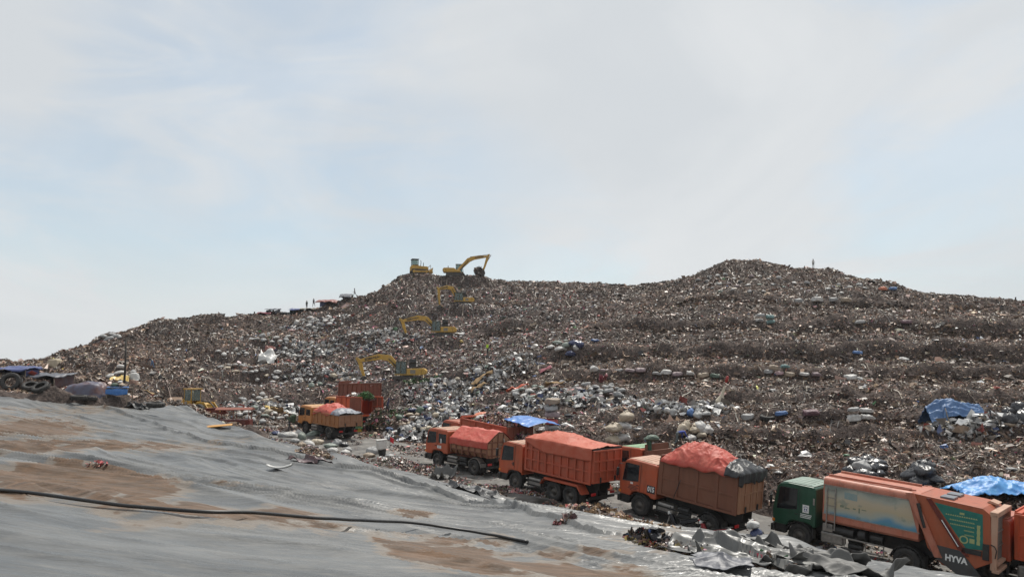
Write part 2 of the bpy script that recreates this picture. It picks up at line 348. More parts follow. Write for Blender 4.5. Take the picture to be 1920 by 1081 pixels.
# ---- waste hill mesh
def hill_mesh():
    ni, nj = GZ.shape
    V = np.stack([XX, YY, GZ], -1).reshape(-1, 3)
    i, j = np.meshgrid(np.arange(ni-1), np.arange(nj-1), indexing='ij'); a = (i*nj+j).ravel()
    F = np.stack([a, a+nj, a+nj+1, a+1], -1)
    m = bpy.data.materials.new('compacted_waste'); m.use_nodes = True; nt = m.node_tree; N = nt.nodes; L = nt.links
    b = N['Principled BSDF']; b.inputs['Roughness'].default_value = 0.9; b.inputs['Specular IOR Level'].default_value = 0.15
    tc = N.new('ShaderNodeTexCoord')
    n1 = N.new('ShaderNodeTexNoise'); n1.inputs['Scale'].default_value = 2.2; n1.inputs['Detail'].default_value = 10; n1.inputs['Roughness'].default_value = 0.75; L.new(tc.outputs['Object'], n1.inputs[0])
    cr = N.new('ShaderNodeValToRGB'); e = cr.color_ramp.elements; e[0].position = 0.34; e[0].color = (0.024, 0.019, 0.018, 1); e[1].position = 0.72; e[1].color = (0.22, 0.172, 0.145, 1)
    k = e.new(0.52); k.color = (0.082, 0.063, 0.055, 1)
    L.new(n1.outputs[0], cr.inputs[0]); L.new(cr.outputs[0], b.inputs['Base Color'])
    n2 = N.new('ShaderNodeTexNoise'); n2.inputs['Scale'].default_value = 6; n2.inputs['Detail'].default_value = 6; L.new(tc.outputs['Object'], n2.inputs[0])
    bp = N.new('ShaderNodeBump'); bp.inputs['Strength'].default_value = 0.9; bp.inputs['Distance'].default_value = 0.15; L.new(n2.outputs[0], bp.inputs['Height']); L.new(bp.outputs[0], b.inputs['Normal'])
    me = np_mesh('waste_hill', V, F, m, True)
    o = bpy.data.objects.new('waste_hill', me); COL.objects.link(o); o['kind'] = 'structure'
hill_mesh()
# ---- plain to the horizon
gm = mat('dry_earth', (0.10, 0.085, 0.06), 0.95, (0.17, 0.14, 0.10), 0.05)
g = MB(); g.lathe([(0.01, 0), (30, 0), (4000, 0)], (0, 60, -3.2), 'z', 64, 0, False); go = g.build('ground', gm); go['kind'] = 'structure'

# ---- the haul road
def road_mesh():
    us = np.arange(-6, 71, 0.22); vs = np.arange(24.5, 42.01, 0.2); U, V = np.meshgrid(us, vs, indexing='ij')
    Z = road_z(U)+0.05*fbm(U/2.0, V/2.0, 3, 77)+0.012*fbm(U/0.5, V/0.5, 2, 78)
    X, Y = xy_of(U, V); P = np.stack([X, Y, Z], -1).reshape(-1, 3)
    ni, nj = U.shape; i, j = np.meshgrid(np.arange(ni-1), np.arange(nj-1), indexing='ij'); a = (i*nj+j).ravel()
    F = np.stack([a, a+1, a+nj+1, a+nj], -1)
    m = bpy.data.materials.new('muddy_road'); m.use_nodes = True; nt = m.node_tree; N = nt.nodes; L = nt.links
    b = N['Principled BSDF']; b.inputs['Specular IOR Level'].default_value = 0.4
    tc = N.new('ShaderNodeTexCoord')
    n1 = N.new('ShaderNodeTexNoise'); n1.inputs['Scale'].default_value = 0.9; n1.inputs['Detail'].default_value = 9; n1.inputs['Roughness'].default_value = 0.66; L.new(tc.outputs['Object'], n1.inputs[0])
    cr = N.new('ShaderNodeValToRGB'); e = cr.color_ramp.elements; e[0].position = 0.36; e[0].color = (0.055, 0.050, 0.046, 1); e[1].position = 0.68; e[1].color = (0.25, 0.235, 0.215, 1); k = e.new(0.5); k.color = (0.13, 0.122, 0.112, 1)
    L.new(n1.outputs[0], cr.inputs[0]); L.new(cr.outputs[0], b.inputs['Base Color'])
    rr = N.new('ShaderNodeMapRange'); rr.inputs[1].default_value = 0.36; rr.inputs[2].default_value = 0.5; rr.inputs[3].default_value = 0.28; rr.inputs[4].default_value = 0.85; L.new(n1.outputs[0], rr.inputs[0]); L.new(rr.outputs[0], b.inputs['Roughness'])
    me = np_mesh('haul_road', P, F, m, True); o = bpy.data.objects.new('haul_road', me); COL.objects.link(o); o['kind'] = 'structure'
road_mesh()

# ---- the liner over the bank the photographer stands on
EDGE_U = [-20, 0, 8, 13, 18, 24.6, 28, 31, 38, 44, 51.5, 58, 61, 66, 70]; EDGE_H = [6.4, 6.35, 6.35, 6.35, 6.4, 6.55, 6.35, 6.0, 5.7, 5.45, 5.0, 4.5, 4.1, 3.25, 2.85]
def liner_base(u, v):
    top = np.interp(u, [-30, 30, 55, 66, 72], [1.65, 1.65, 1.25, 0.65, 0.6]); e = np.interp(u, EDGE_U, EDGE_H)
    t = np.clip((v-1.0)/25.0, -2, 1.0)
    t = np.where(t > 0, t*(0.86+0.14*np.clip(t, 0, 1)), t*0.15)
    h = top+(e-top)*t
    over = np.clip((v-26.5)/1.7, 0, 1.2)        # the hem rolls down to the road
    h = h+over**1.4*(np.interp(u, ROAD_U, ROAD_H)-e+0.02)
    return CZ-h
SEAM = [(144, 754), (250, 784), (334, 813), (468, 843), (568, 863), (640, 880), (760, 905), (860, 935), (1000, 972), (1130, 1003), (1240, 1022), (1340, 1043)]
def liner_hit(px, py):
    D = np.arange(3.5, 70, 0.05); b = (540.5-py)/FPX; x = (px-960)/FPX/(CP-b*SP)*D; z = CZ+elev(py)*D
    u, v = uv_of(x, D); k = np.where(z <= liner_base(u, v))[0]; i = k[0] if len(k) else len(D)-1
    return np.array([x[i], D[i]])
SEAM_XY = np.array([liner_hit(*s) for s in SEAM])
def seg_dist(x, y, pts):
    best = np.full(x.shape, 1e9); side = np.zeros(x.shape); arc = np.zeros(x.shape); L0 = 0
    for (ax, ay), (bx, by) in zip(pts[:-1], pts[1:]):
        dx, dy = bx-ax, by-ay; ll = math.hypot(dx, dy); t = np.clip(((x-ax)*dx+(y-ay)*dy)/ll**2, 0, 1)
        d = np.hypot(x-ax-t*dx, y-ay-t*dy); s = np.sign((x-ax)*dy-(y-ay)*dx)
        k = d < best; best = np.where(k, d, best); side = np.where(k, s, side); arc = np.where(k, L0+t*ll, arc); L0 += ll
    return best, side, arc
def liner_z(x, y, fine=True):
    u, v = uv_of(x, y); z = liner_base(u, v)
    z = z+0.22*fbm(x/7.0, y/9.0, 2, 101)*sstep(3, 12, np.hypot(x, y))
    d, s, arc = seg_dist(x, y, SEAM_XY)
    sd = d*s                                    # >0 on the road side of the seam
    prof = np.where(sd > 0, -0.03*sstep(0, 0.30, sd)-0.30*(1-np.exp(-sd/1.3))*np.exp(-sd/5.0), 0.16*np.exp(-np.abs(sd)/1.4))
    z = z+prof*sstep(0.0, 3.0, arc)*(0.8+0.5*(vnoise(arc/6.0, arc*0, 9)+0.5))
    # long folds, running across the bank and curving with it
    w = x*0.34+y*0.94+0.9*fbm(x/8, y/8, 2, 111)*3
    al = x*0.94-y*0.34
    dist = np.hypot(x, y); far = sstep(4, 16, dist)
    f1 = np.abs(vnoise(w/1.5, al/14, 121)); f2 = np.abs(vnoise(w/0.55+5, al/6, 131))
    f3 = np.abs(vnoise(w/0.9+0.25*al/3+2, al/4.5, 133))
    z = z+(0.05+0.13*far)*(1-np.minimum(f1*4.5, 1))**2+(0.014+0.06*far)*(1-np.minimum(f2*5, 1))**1.6+0.075*far*(1-np.minimum(f3*6, 1))**1.5
    rum = sstep(19, 25, v)*(1-0.6*sstep(26, 28, v))*sstep(2, 8, u)       # the loose hem is rumpled
    z = z+rum*(0.42*fbm(u/3.2, v/2.4, 3, 141, 0.42))
    g1 = np.abs(vnoise(v/1.5+0.25*u, u/6.0, 161)); z = z+sstep(14, 21, v)*0.06*(1-np.minimum(g1*3, 1))**2
    return z
def lz(x, y): return float(liner_z(np.array([x]), np.array([y]))[0])
def liner_at(px, py):
    D = np.arange(3.5, 75, 0.04); b = (540.5-py)/FPX; x = (px-960)/FPX/(CP-b*SP)*D; z = CZ+elev(py)*D; g = liner_z(x, D)
    k = np.where(z <= g)[0]; i = k[0] if len(k) else len(D)-1
    return Vector((x[i], D[i], float(g[i])))
STAINS = [  # photo rows and columns of the dried mud, radius in px (x, y), strength
 (140, 905, 150, 26, 1), (215, 912, 130, 24, 1), (110, 885, 60, 12, .8), (330, 958, 120, 16, .9), (470, 968, 150, 16, .75), (560, 985, 130, 14, .6), (290, 990, 120, 10, .5),
 (60, 800, 150, 20, .62), (190, 835, 260, 16, .62), (40, 848, 240, 12, .7), (100, 770, 200, 12, .4), (420, 830, 160, 10, .3),
 (840, 1042, 95, 22, 1), (930, 1064, 130, 18, .92), (760, 1024, 60, 9, .8), (1100, 1072, 140, 18, .75), (1090, 1035, 200, 9, .5), (700, 1000, 220, 8, .45), (470, 915, 160, 9, .35), (780, 957, 40, 9, .7), (880, 1012, 200, 9, .5), (1230, 1012, 90, 12, .35), (600, 848, 120, 8, .25), (160, 960, 90, 6, .35)]
def liner_mesh():
    # rows along the road, finer near the photographer
    uu = np.concatenate([np.arange(1.5, 14, 0.055), np.arange(14, 30, 0.085), np.arange(30, 69.5, 0.13)])
    vv = np.concatenate([np.arange(-17, -3, 0.14), np.arange(-3, 14, 0.055), np.arange(14, 30.2, 0.075)])
    U, V = np.meshgrid(uu, vv, indexing='ij'); X, Y = xy_of(U, V); hem_v = 28.1+0.7*fbm(U/3, U*0, 3, 171)-0.8*sstep(0.15, 0.4, vnoise(U/2.1, U*0, 172)); end_u = 66.8+0.9*fbm(V/3, V*0, 3, 181)
    Z = liner_z(X, Y)
    # stains as a dirt coat stored on the sheet
    st = np.zeros_like(X)
    for (px, py, rx, ry, s) in STAINS:
        c = liner_hit(px, py); l = liner_hit(px-rx, py); r = liner_hit(px+rx, py); n = liner_hit(px, min(py+ry, 1200)); f = liner_hit(px, max(py-ry, 745))
        ex = (r-l)/2; ey = (f-n)/2; det = ex[0]*ey[1]-ex[1]*ey[0]
        if abs(det) < 1e-4: continue
        qx = X-c[0]+0.0; qy = Y-c[1]
        a = (qx*ey[1]-qy*ey[0])/det; b = (ex[0]*qy-ex[1]*qx)/det
        st = np.maximum(st, s*np.clip(1.35-np.hypot(a, b)*0.8, 0, 1))
    ni, nj = X.shape; i, j = np.meshgrid(np.arange(ni-1), np.arange(nj-1), indexing='ij'); a = (i*nj+j)
    keep = ((V < hem_v) & (U < end_u) & (Y > 1.5) & (np.abs(X) < 0.95*Y+2))[:-1, :-1].ravel()
    a = a.ravel()[keep]; F = np.stack([a, a+1, a+nj+1, a+nj], -1)
    used = np.zeros(ni*nj, bool); used[F.ravel()] = True; remap = np.cumsum(used)-1
    P = np.stack([X, Y, Z], -1).reshape(-1, 3)[used]; C = np.repeat(st.reshape(-1, 1)[used], 3, 1)
    m = bpy.data.materials.new('liner_sheet'); m.use_nodes = True; nt = m.node_tree; N = nt.nodes; L = nt.links
    b = N['Principled BSDF']; b.inputs['Specular IOR Level'].default_value = 0.55
    tc = N.new('ShaderNodeTexCoord'); at = N.new('ShaderNodeVertexColor'); at.layer_name = 'col'
    def noise(scale, detail, rough, stretch=(1, 1, 1), rz_=0.0, dist=0.0):
        mp = N.new('ShaderNodeMapping'); mp.inputs['Scale'].default_value = stretch; mp.inputs['Rotation'].default_value = (0, 0, rz_); L.new(tc.outputs['Object'], mp.inputs[0])
        n = N.new('ShaderNodeTexNoise'); n.inputs['Scale'].default_value = scale; n.inputs['Detail'].default_value = detail; n.inputs['Roughness'].default_value = rough; n.inputs['Distortion'].default_value = dist; L.new(mp.outputs[0], n.inputs[0]); return n
    def mrange(src, a0, a1, b0, b1, smooth=True):
        r = N.new('ShaderNodeMapRange'); r.interpolation_type = 'SMOOTHSTEP' if smooth else 'LINEAR'
        for q, vv in zip((1, 2, 3, 4), (a0, a1, b0, b1)): r.inputs[q].default_value = vv
        L.new(src, r.inputs[0]); return r
    def mixc(fac, A_, B_):
        x = N.new('ShaderNodeMix'); x.data_type = 'RGBA'; L.new(fac, x.inputs['Factor'])
        for nm, c in (('A', A_), ('B', B_)):
            if isinstance(c, tuple): x.inputs[nm].default_value = (*c, 1)
            else: L.new(c, x.inputs[nm])
        return x.outputs['Result']
    nb = noise(0.45, 8, 0.62, (0.8, 2.4, 1), R(20)); base = mixc(mrange(nb.outputs[0], 0.32, 0.68, 0, 1).outputs[0], (0.068, 0.071, 0.073), (0.152, 0.152, 0.148))
    nd = noise(5, 7, 0.7, (0.5, 2.2, 1), R(20)); base = mixc(mrange(nd.outputs[0], 0.55, 0.8, 0, 0.45).outputs[0], base, (0.235, 0.22, 0.195))
    ne = noise(3.5, 6, 0.7, (0.35, 3.0, 1), R(22)); base = mixc(mrange(ne.outputs[0], 0.58, 0.74, 0, 0.6).outputs[0], base, (0.085, 0.09, 0.092))
    # mud: coat value broken up by noise
    n1 = noise(0.9, 9, 0.62, (0.75, 1.7, 1), R(20), 0.6); sc = N.new('ShaderNodeMath'); sc.operation = 'MULTIPLY_ADD'; sc.inputs[1].default_value = 1.15; sc.inputs[2].default_value = -0.50; L.new(n1.outputs[0], sc.inputs[0])
    sm = N.new('ShaderNodeMath'); sm.operation = 'ADD'; L.new(at.outputs[0], sm.inputs[0]); L.new(sc.outputs[0], sm.inputs[1])
    n3 = noise(2.2, 8, 0.7, (0.6, 2.0, 1), R(20)); mudc = mixc(mrange(n3.outputs[0], 0.35, 0.68, 0, 1).outputs[0], (0.058, 0.033, 0.017), (0.132, 0.070, 0.034))
    fine_edge = mixc(mrange(sm.outputs[0], 0.36, 0.47, 0, 0.62).outputs[0], base, (0.185, 0.145, 0.108))      # pale dried rim
    allc = mixc(mrange(sm.outputs[0], 0.53, 0.60, 0, 0.85).outputs[0], fine_edge, mudc)
    ng = noise(38, 3, 0.6); allc = mixc(mrange(ng.outputs[0], 0.66, 0.72, 0, 0.6).outputs[0], allc, (0.05, 0.042, 0.035))
    nh = noise(13, 6, 0.7, (0.4, 1.6, 1), R(20)); allc = mixc(mrange(nh.outputs[0], 0.62, 0.72, 0, 0.28).outputs[0], allc, (0.26, 0.245, 0.22))
    L.new(allc, b.inputs['Base Color'])
    rg = mrange(nd.outputs[0], 0.32, 0.68, 0.26, 0.62); mr = mrange(sm.outputs[0], 0.4, 0.65, 0, 0.35); ra = N.new('ShaderNodeMath'); ra.operation = 'ADD'; L.new(rg.outputs[0], ra.inputs[0]); L.new(mr.outputs[0], ra.inputs[1]); L.new(ra.outputs[0], b.inputs['Roughness'])
    bn1 = noise(3.0, 5, 0.55, (0.35, 2.2, 1), R(20)); bp = N.new('ShaderNodeBump'); bp.inputs['Strength'].default_value = 0.6; bp.inputs['Distance'].default_value = 0.08; L.new(bn1.outputs[0], bp.inputs['Height']); L.new(bp.outputs[0], b.inputs['Normal'])
    me = np_mesh('liner_sheet', P, remap[F], m, True, C)
    o = bpy.data.objects.new('liner_sheet', me); COL.objects.link(o); o['kind'] = 'structure'
    M['liner'] = m
    # the earth bank beneath it
    us = np.arange(-20, 64.5, 0.6); vs = np.arange(-60, 27.8, 0.6); U, V = np.meshgrid(us, vs, indexing='ij'); Xb, Yb = xy_of(U, V)
    Zb = liner_base(U, V)-0.75-0.5*sstep(25.0, 26.5, V); ni, nj = U.shape; i, j = np.meshgrid(np.arange(ni-1), np.arange(nj-1), indexing='ij'); a = (i*nj+j).ravel()
    me = np_mesh('earth_bank', np.stack([Xb, Yb, Zb], -1).reshape(-1, 3), np.stack([a, a+1, a+nj+1, a+nj], -1), gm, True)
    o = bpy.data.objects.new('earth_bank', me); COL.objects.link(o); o['kind'] = 'structure'
liner_mesh()
# ------------------------------------------------------------------ the litter itself: uncountable scraps lying on the slope
M['scrap'] = vcol_mat('litter_scraps', 0.48, 0.5)
M['film'] = vcol_mat('thin_plastic', 0.45, 0.45)
PAL_OLD = np.array([(.085, .066, .053), (.15, .118, .092), (.23, .185, .145), (.34, .285, .225), (.045, .038, .034), (.018, .017, .018), (.19, .18, .17), (.42, .37, .31), (.55, .52, .47), (.30, .09, .065), (.07, .11, .20), (.09, .12, .06), (.35, .22, .19)])
W_OLD = np.array([.18, .22, .21, .16, .09, .045, .08, .065, .018, .004, .003, .004, .008])
PAL_NEW = np.array([(.10, .08, .065), (.17, .14, .12), (.26, .215, .185), (.36, .30, .26), (.035, .032, .032), (.018, .018, .022), (.50, .48, .46), (.68, .66, .64), (.42, .10, .085), (.50, .25, .24), (.07, .13, .30), (.08, .19, .09), (.52, .40, .12), (.36, .12, .20), (.50, .34, .26)])
W_NEW = np.array([.15, .15, .12, .09, .12, .09, .08, .06, .045, .06, .022, .016, .008, .022, .03])
def pick_colors(n, mix):
    a = PAL_OLD[RNG.choice(len(PAL_OLD), n, p=W_OLD/W_OLD.sum())]; b = PAL_NEW[RNG.choice(len(PAL_NEW), n, p=W_NEW/W_NEW.sum())]
    k = RNG.random(n) < mix
    c = np.where(k[:, None], b*np.array([1.12, 1.03, 1.03]), a*np.array([1.10, .955, .90]))*RNG.uniform(0.6, 1.3, n)[:, None]*RNG.uniform(0.93, 1.07, (n, 3))
    return np.clip(c, 0.008, 0.75)
def unit(v): return v/np.maximum(np.linalg.norm(v, axis=1, keepdims=True), 1e-6)
def scrap_arrays(P, size, colr, aspect=(0.2, 0.7), flat=0.6, down=None):
    """bent, torn strips: three cross-sections each"""
    n = len(P); t = RNG.normal(size=(n, 3)); t[:, 2] *= flat
    if down is not None: t = t+down*RNG.uniform(0, 2.2, n)[:, None]
    t = unit(t); w = RNG.normal(size=(n, 3)); w = unit(w-t*np.sum(w*t, 1, keepdims=True)); nn = np.cross(t, w)
    W = size*RNG.uniform(aspect[0], aspect[1], n); bend = size*RNG.uniform(-0.35, 0.35, n)
    V = np.zeros((n, 3, 2, 3))
    for k in range(3):
        q = k-1
        c = P+t*(size*0.5*q)[:, None]+nn*(bend*(1-abs(q)))[:, None]
        for s in range(2):
            V[:, k, s] = c+w*((s-0.5)*W*RNG.uniform(0.5, 1.2, n))[:, None]+RNG.normal(size=(n, 3))*(size*0.07)[:, None]
    base = (np.arange(n)*6)[:, None]
    F = np.concatenate([base+np.array([0, 2, 3, 1]), base+np.array([2, 4, 5, 3])], 0)
    return V.reshape(-1, 3), F, np.repeat(colr, 6, 0)
OCT_V = np.array([(1, 0, 0), (-1, 0, 0), (0, 1, 0), (0, -1, 0), (0, 0, 1), (0, 0, -1)], float)
ICO = None
def lump_arrays(P, size, colr):
    """small knotted bags and lumps (subdivided octahedra, each one crumpled its own way)"""
    global ICO
    if ICO is None:
        bm = bmesh.new(); bmesh.ops.create_icosphere(bm, subdivisions=2, radius=1.0)
        ICO = (np.array([v.co[:] for v in bm.verts]), np.array([[v.index for v in f.verts] for f in bm.faces])); bm.free()
    V0, F0 = ICO; n = len(P); k = len(V0)
    sc = RNG.uniform(0.65, 1.25, (n, 1, 3)); sc[:, :, 2] *= 0.5
    ph = RNG.uniform(0, 6.28, (n, 1, 3)); fr = RNG.uniform(2, 4.5, (n, 1, 3))
    d = 1+0.22*np.sin(V0[None]@np.array([[1, .3, .2], [.2, 1, .4], [.3, .1, 1]])*fr+ph).sum(2, keepdims=True)+RNG.normal(size=(n, k, 1))*0.11
    V = V0[None]*d*sc*size[:, None, None]
    a = RNG.uniform(0, 6.28, n); ca, sa = np.cos(a)[:, None], np.sin(a)[:, None]
    x = V[:, :, 0]*ca-V[:, :, 1]*sa; y = V[:, :, 0]*sa+V[:, :, 1]*ca
    V = np.stack([x, y, V[:, :, 2]], -1)+P[:, None, :]
    F = (F0[None]+(np.arange(n)*k)[:, None, None]).reshape(-1, 3)
    return V.reshape(-1, 3), F, np.repeat(colr, k, 0)
def stuff(name, arr, m, smooth=False, label=None):
    me = np_mesh(name, arr[0], arr[1], m, smooth, arr[2]); o = bpy.data.objects.new(name, me); COL.objects.link(o); o['kind'] = 'stuff'
    if label: o['label'] = label
    return o
def row_of(x, y, z): # photo row of a ground point
    e = (z-CZ)/y; return 540.5-FPX*(e*CP-SP)/(CP+e*SP)
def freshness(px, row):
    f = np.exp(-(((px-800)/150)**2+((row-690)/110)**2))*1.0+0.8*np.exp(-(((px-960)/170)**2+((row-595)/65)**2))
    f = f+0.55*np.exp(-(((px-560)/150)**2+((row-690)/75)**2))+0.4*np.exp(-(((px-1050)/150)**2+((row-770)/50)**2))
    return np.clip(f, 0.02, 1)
def slope_litter(n):
    px = RNG.uniform(-330, 2250, n); cr = np.interp(px, PXS, CREST)
    near = np.interp(px, [-330, 0, 200, 330, 500, 700, 880, 1150, 1500, 1920, 2250], [56, 56, 60, 66, 62, 58, 52, 42, 38, 32, 28])
    D = near+(cr+6-near)*RNG.random(n)**0.95
    x = (px-960)/FPX*D; u, v = uv_of(x, D); ok = (v > 39.2) | (u > 63.2)
    px, D, x = px[ok], D[ok], x[ok]; n = len(x); z = gz(x, D); row = row_of(x, D, z)
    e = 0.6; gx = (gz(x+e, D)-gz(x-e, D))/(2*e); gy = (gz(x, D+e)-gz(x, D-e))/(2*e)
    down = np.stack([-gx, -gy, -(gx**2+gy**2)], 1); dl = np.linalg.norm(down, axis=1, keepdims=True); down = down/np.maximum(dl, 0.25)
    size = np.exp(RNG.normal(-1.42, 0.55, n))*np.interp(D, [40, 150], [0.62, 1.15]); size = np.clip(size, 0.08, 1.5)
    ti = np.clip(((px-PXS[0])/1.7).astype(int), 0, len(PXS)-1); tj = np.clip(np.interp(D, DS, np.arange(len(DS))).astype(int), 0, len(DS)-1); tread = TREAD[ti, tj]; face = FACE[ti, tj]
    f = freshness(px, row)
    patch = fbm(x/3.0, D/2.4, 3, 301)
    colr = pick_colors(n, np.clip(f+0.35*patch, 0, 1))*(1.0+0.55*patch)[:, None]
    # sunlight on flat treads and shade on steep faces, put into the scrap colours
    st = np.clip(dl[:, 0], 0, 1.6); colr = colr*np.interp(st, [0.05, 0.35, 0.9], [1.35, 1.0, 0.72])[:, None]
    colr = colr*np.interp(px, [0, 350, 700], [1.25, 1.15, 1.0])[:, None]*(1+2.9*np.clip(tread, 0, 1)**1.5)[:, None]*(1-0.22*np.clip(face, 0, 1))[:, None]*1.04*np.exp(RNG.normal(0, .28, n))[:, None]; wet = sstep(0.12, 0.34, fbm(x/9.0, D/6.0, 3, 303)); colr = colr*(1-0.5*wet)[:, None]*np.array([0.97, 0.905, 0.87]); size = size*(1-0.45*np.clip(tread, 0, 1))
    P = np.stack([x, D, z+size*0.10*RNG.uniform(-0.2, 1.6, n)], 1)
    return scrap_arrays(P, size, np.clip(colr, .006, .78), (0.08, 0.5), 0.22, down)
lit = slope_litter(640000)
def face_litter(n):
    # strands hanging out of the steep cut faces
    w = FACE*(GZ > 0)*(PP > 900)*(PP < 2250); w = w/np.gradient(DS)[None, :]**0*np.gradient(DS)[None, :]; w = np.where(FACE > 0.25, w, 0).ravel(); k = RNG.choice(len(w), n, p=w/w.sum())
    px = PP.ravel()[k]+RNG.uniform(-1.7, 1.7, n); D = YY.ravel()[k]+RNG.uniform(-0.15, 0.15, n); x = (px-960)/FPX*D; z = gz(x, D)
    e = 0.4; gx = (gz(x+e, D)-gz(x-e, D))/(2*e); gy = (gz(x, D+e)-gz(x, D-e))/(2*e); nn = unit(np.stack([-gx, -gy, np.ones(n)], 1))
    down = np.stack([-gx, -gy, -(gx**2+gy**2)], 1); down = down/np.maximum(np.linalg.norm(down, axis=1, keepdims=True), 0.25)
    size = np.exp(RNG.normal(-1.25, 0.5, n))*np.interp(D, [40, 150], [0.62, 1.15]); size = np.clip(size, .1, 1.4); P = np.stack([x, D, z], 1)+nn*(size*RNG.uniform(0.0, 0.28, n))[:, None]
    patch = fbm(x/3.0, D/2.4, 3, 301); c = pick_colors(n, np.full(n, 0.04))*(0.95+0.5*patch)[:, None]*0.98*np.exp(RNG.normal(0, .4, n))[:, None]
    return scrap_arrays(P, size, np.clip(c, .006, .7), (0.15, 0.6), 0.4, down*0.15)
stuff('hanging_litter', face_litter(110000), M['scrap'], False, 'dark matted strands hanging out of the cut faces between the benches')
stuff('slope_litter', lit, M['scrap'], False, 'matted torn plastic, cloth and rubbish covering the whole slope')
def streamers(n):
    # long strips of film and cloth draped down the slope, in clumps
    px = RNG.uniform(-100, 2150, n); near = np.interp(px, [-330, 0, 200, 330, 500, 700, 880, 1150, 1500, 1920, 2250], [58, 58, 62, 68, 64, 60, 54, 44, 40, 34, 30]); cr = np.interp(px, PXS, CREST)
    D = near+(cr-near)*RNG.random(n); x = (px-960)/FPX*D; u, v = uv_of(x, D); ok = ((v > 42) | (u > 66)) & (fbm(x/5, D/4, 3, 350)+0.5*RNG.random(n) > 0.12) & (FACE[np.clip(((px-PXS[0])/1.7).astype(int), 0, len(PXS)-1), np.clip(np.interp(D, DS, np.arange(len(DS))).astype(int), 0, len(DS)-1)] < 0.12); px, D, x = px[ok], D[ok], x[ok]; n = len(x); z = gz(x, D)
    e = 0.6; gx = (gz(x+e, D)-gz(x-e, D))/(2*e); gy = (gz(x, D+e)-gz(x, D-e))/(2*e); d = np.stack([-gx, -gy], 1)+RNG.normal(size=(n, 2))*0.45; d = d/np.maximum(np.linalg.norm(d, axis=1, keepdims=True), .05)
    L = RNG.uniform(.5, 1.9, n)*np.interp(D, [40, 150], [.7, 1.3]); W = RNG.uniform(.025, .10, n)*np.interp(D, [40, 150], [.7, 1.5]); K = 7; V = np.zeros((n, K, 2, 3)); curl = RNG.normal(size=n)*.9
    for k in range(K):
        t = (k/(K-1)-.5); a = curl*t; dx = d[:, 0]*np.cos(a)-d[:, 1]*np.sin(a); dy = d[:, 0]*np.sin(a)+d[:, 1]*np.cos(a); qx, qy = x+dx*L*t+RNG.normal(size=n)*.03, D+dy*L*t+RNG.normal(size=n)*.03; zz = gz(qx, qy)+.07+RNG.uniform(0, .12, n)
        for s in range(2): V[:, k, s] = np.stack([qx-dy*W*(s-.5), qy+dx*W*(s-.5), zz+RNG.normal(size=n)*.035], 1)
    base = (np.arange(n)*2*K)[:, None]; F = np.concatenate([base+np.array([2*k, 2*k+2, 2*k+3, 2*k+1]) for k in range(K-1)], 0)
    pal = np.array([(.34, .29, .23), (.46, .42, .36), (.26, .21, .165), (.12, .10, .085), (.03, .03, .03), (.20, .19, .18), (.40, .30, .26)]); c = pal[RNG.choice(len(pal), n, p=[.22, .07, .27, .20, .09, .10, .05])]*RNG.uniform(.7, 1.2, n)[:, None]
    return V.reshape(-1, 3), F, np.repeat(c, 2*K, 0)
stuff('film_streamers', streamers(20000), M['film'], False, 'long torn strips of plastic film and cloth trailing down the slope')
def slope_lumps(n):
    px = RNG.uniform(150, 2000, n); cr = np.interp(px, PXS, CREST); near = np.interp(px, [0, 330, 500, 700, 880, 1150, 1500, 1920], [60, 70, 64, 60, 54, 44, 40, 34])
    D = near+(cr-near)*RNG.random(n); x = (px-960)/FPX*D; z = gz(x, D); row = row_of(x, D, z); u, v = uv_of(x, D)
    f = freshness(px, row); left = 0.5*np.exp(-(((px-530)/170)**2+((row-665)/80)**2)); ok = (RNG.random(n) < np.clip(f*0.9+left+0.03*(px > 1000), 0, 1)) & (v > 41) & (fbm(x/4, D/3, 2, 320)+0.1*f > -0.06)
    x, D, z, px, row = x[ok], D[ok], z[ok], px[ok], row[ok]; n = len(x)
    pal = np.array([(.60, .59, .57), (.42, .41, .40), (.50, .46, .41), (.030, .030, .034), (.30, .27, .24), (.06, .12, .28), (.42, .12, .10), (.45, .28, .26), (.10, .20, .11), (.48, .36, .12)])
    c = pal[RNG.choice(len(pal), n, p=[.22, .22, .14, .17, .15, .02, .02, .03, .02, .01])]*RNG.uniform(0.7, 1.1, n)[:, None]
    s = np.exp(RNG.normal(-1.55, 0.38, n)); s = np.clip(s, 0.10, 0.42)
    return lump_arrays(np.stack([x, D, z+s*0.35], 1), s, c)
stuff('loose_bag_litter', slope_lumps(10000), M['film'], False, 'small knotted bags and lumps of rubbish strewn over the fresh part of the slope')
def road_litter(n, v0, v1, u0, u1, smin, smax, mixf, edge_pow=1.0, name='roadside_litter', label=''):
    u = RNG.uniform(u0, u1, n); v = v0+(v1-v0)*RNG.random(n)**edge_pow; keep = fbm(u/2.2, v/1.5, 3, 340) > -0.16; u, v = u[keep], v[keep]; n = len(u)
    x, y = xy_of(u, v); z = road_z(u)+0.05*fbm(u/2.0, v/2.0, 3, 77)+0.02; size = RNG.uniform(smin, smax, n)*RNG.uniform(0.5, 1, n)
    P = np.stack([x, y, z+size*0.12*RNG.random(n)], 1)
    stuff(name, scrap_arrays(P, size, pick_colors(n, np.full(n, mixf))*1.1, (0.15, 0.7), 0.25), M['scrap'], False, label)
road_litter(15000, 27.6, 31.8, 6, 62, 0.06, 0.34, 0.55, 1.3, 'roadside_litter', 'trampled scraps and peelings along the near edge of the road')
road_litter(14000, 35.0, 41.5, 2, 66, 0.08, 0.40, 0.5, 0.8, 'roadside_litter', 'scraps spilled at the foot of the slope behind the trucks')
road_litter(2600, 30.5, 35.5, 6, 66, 0.05, 0.22, 0.6, 1.0, 'roadside_litter', 'thin scatter of scraps on the wheel tracks of the road')
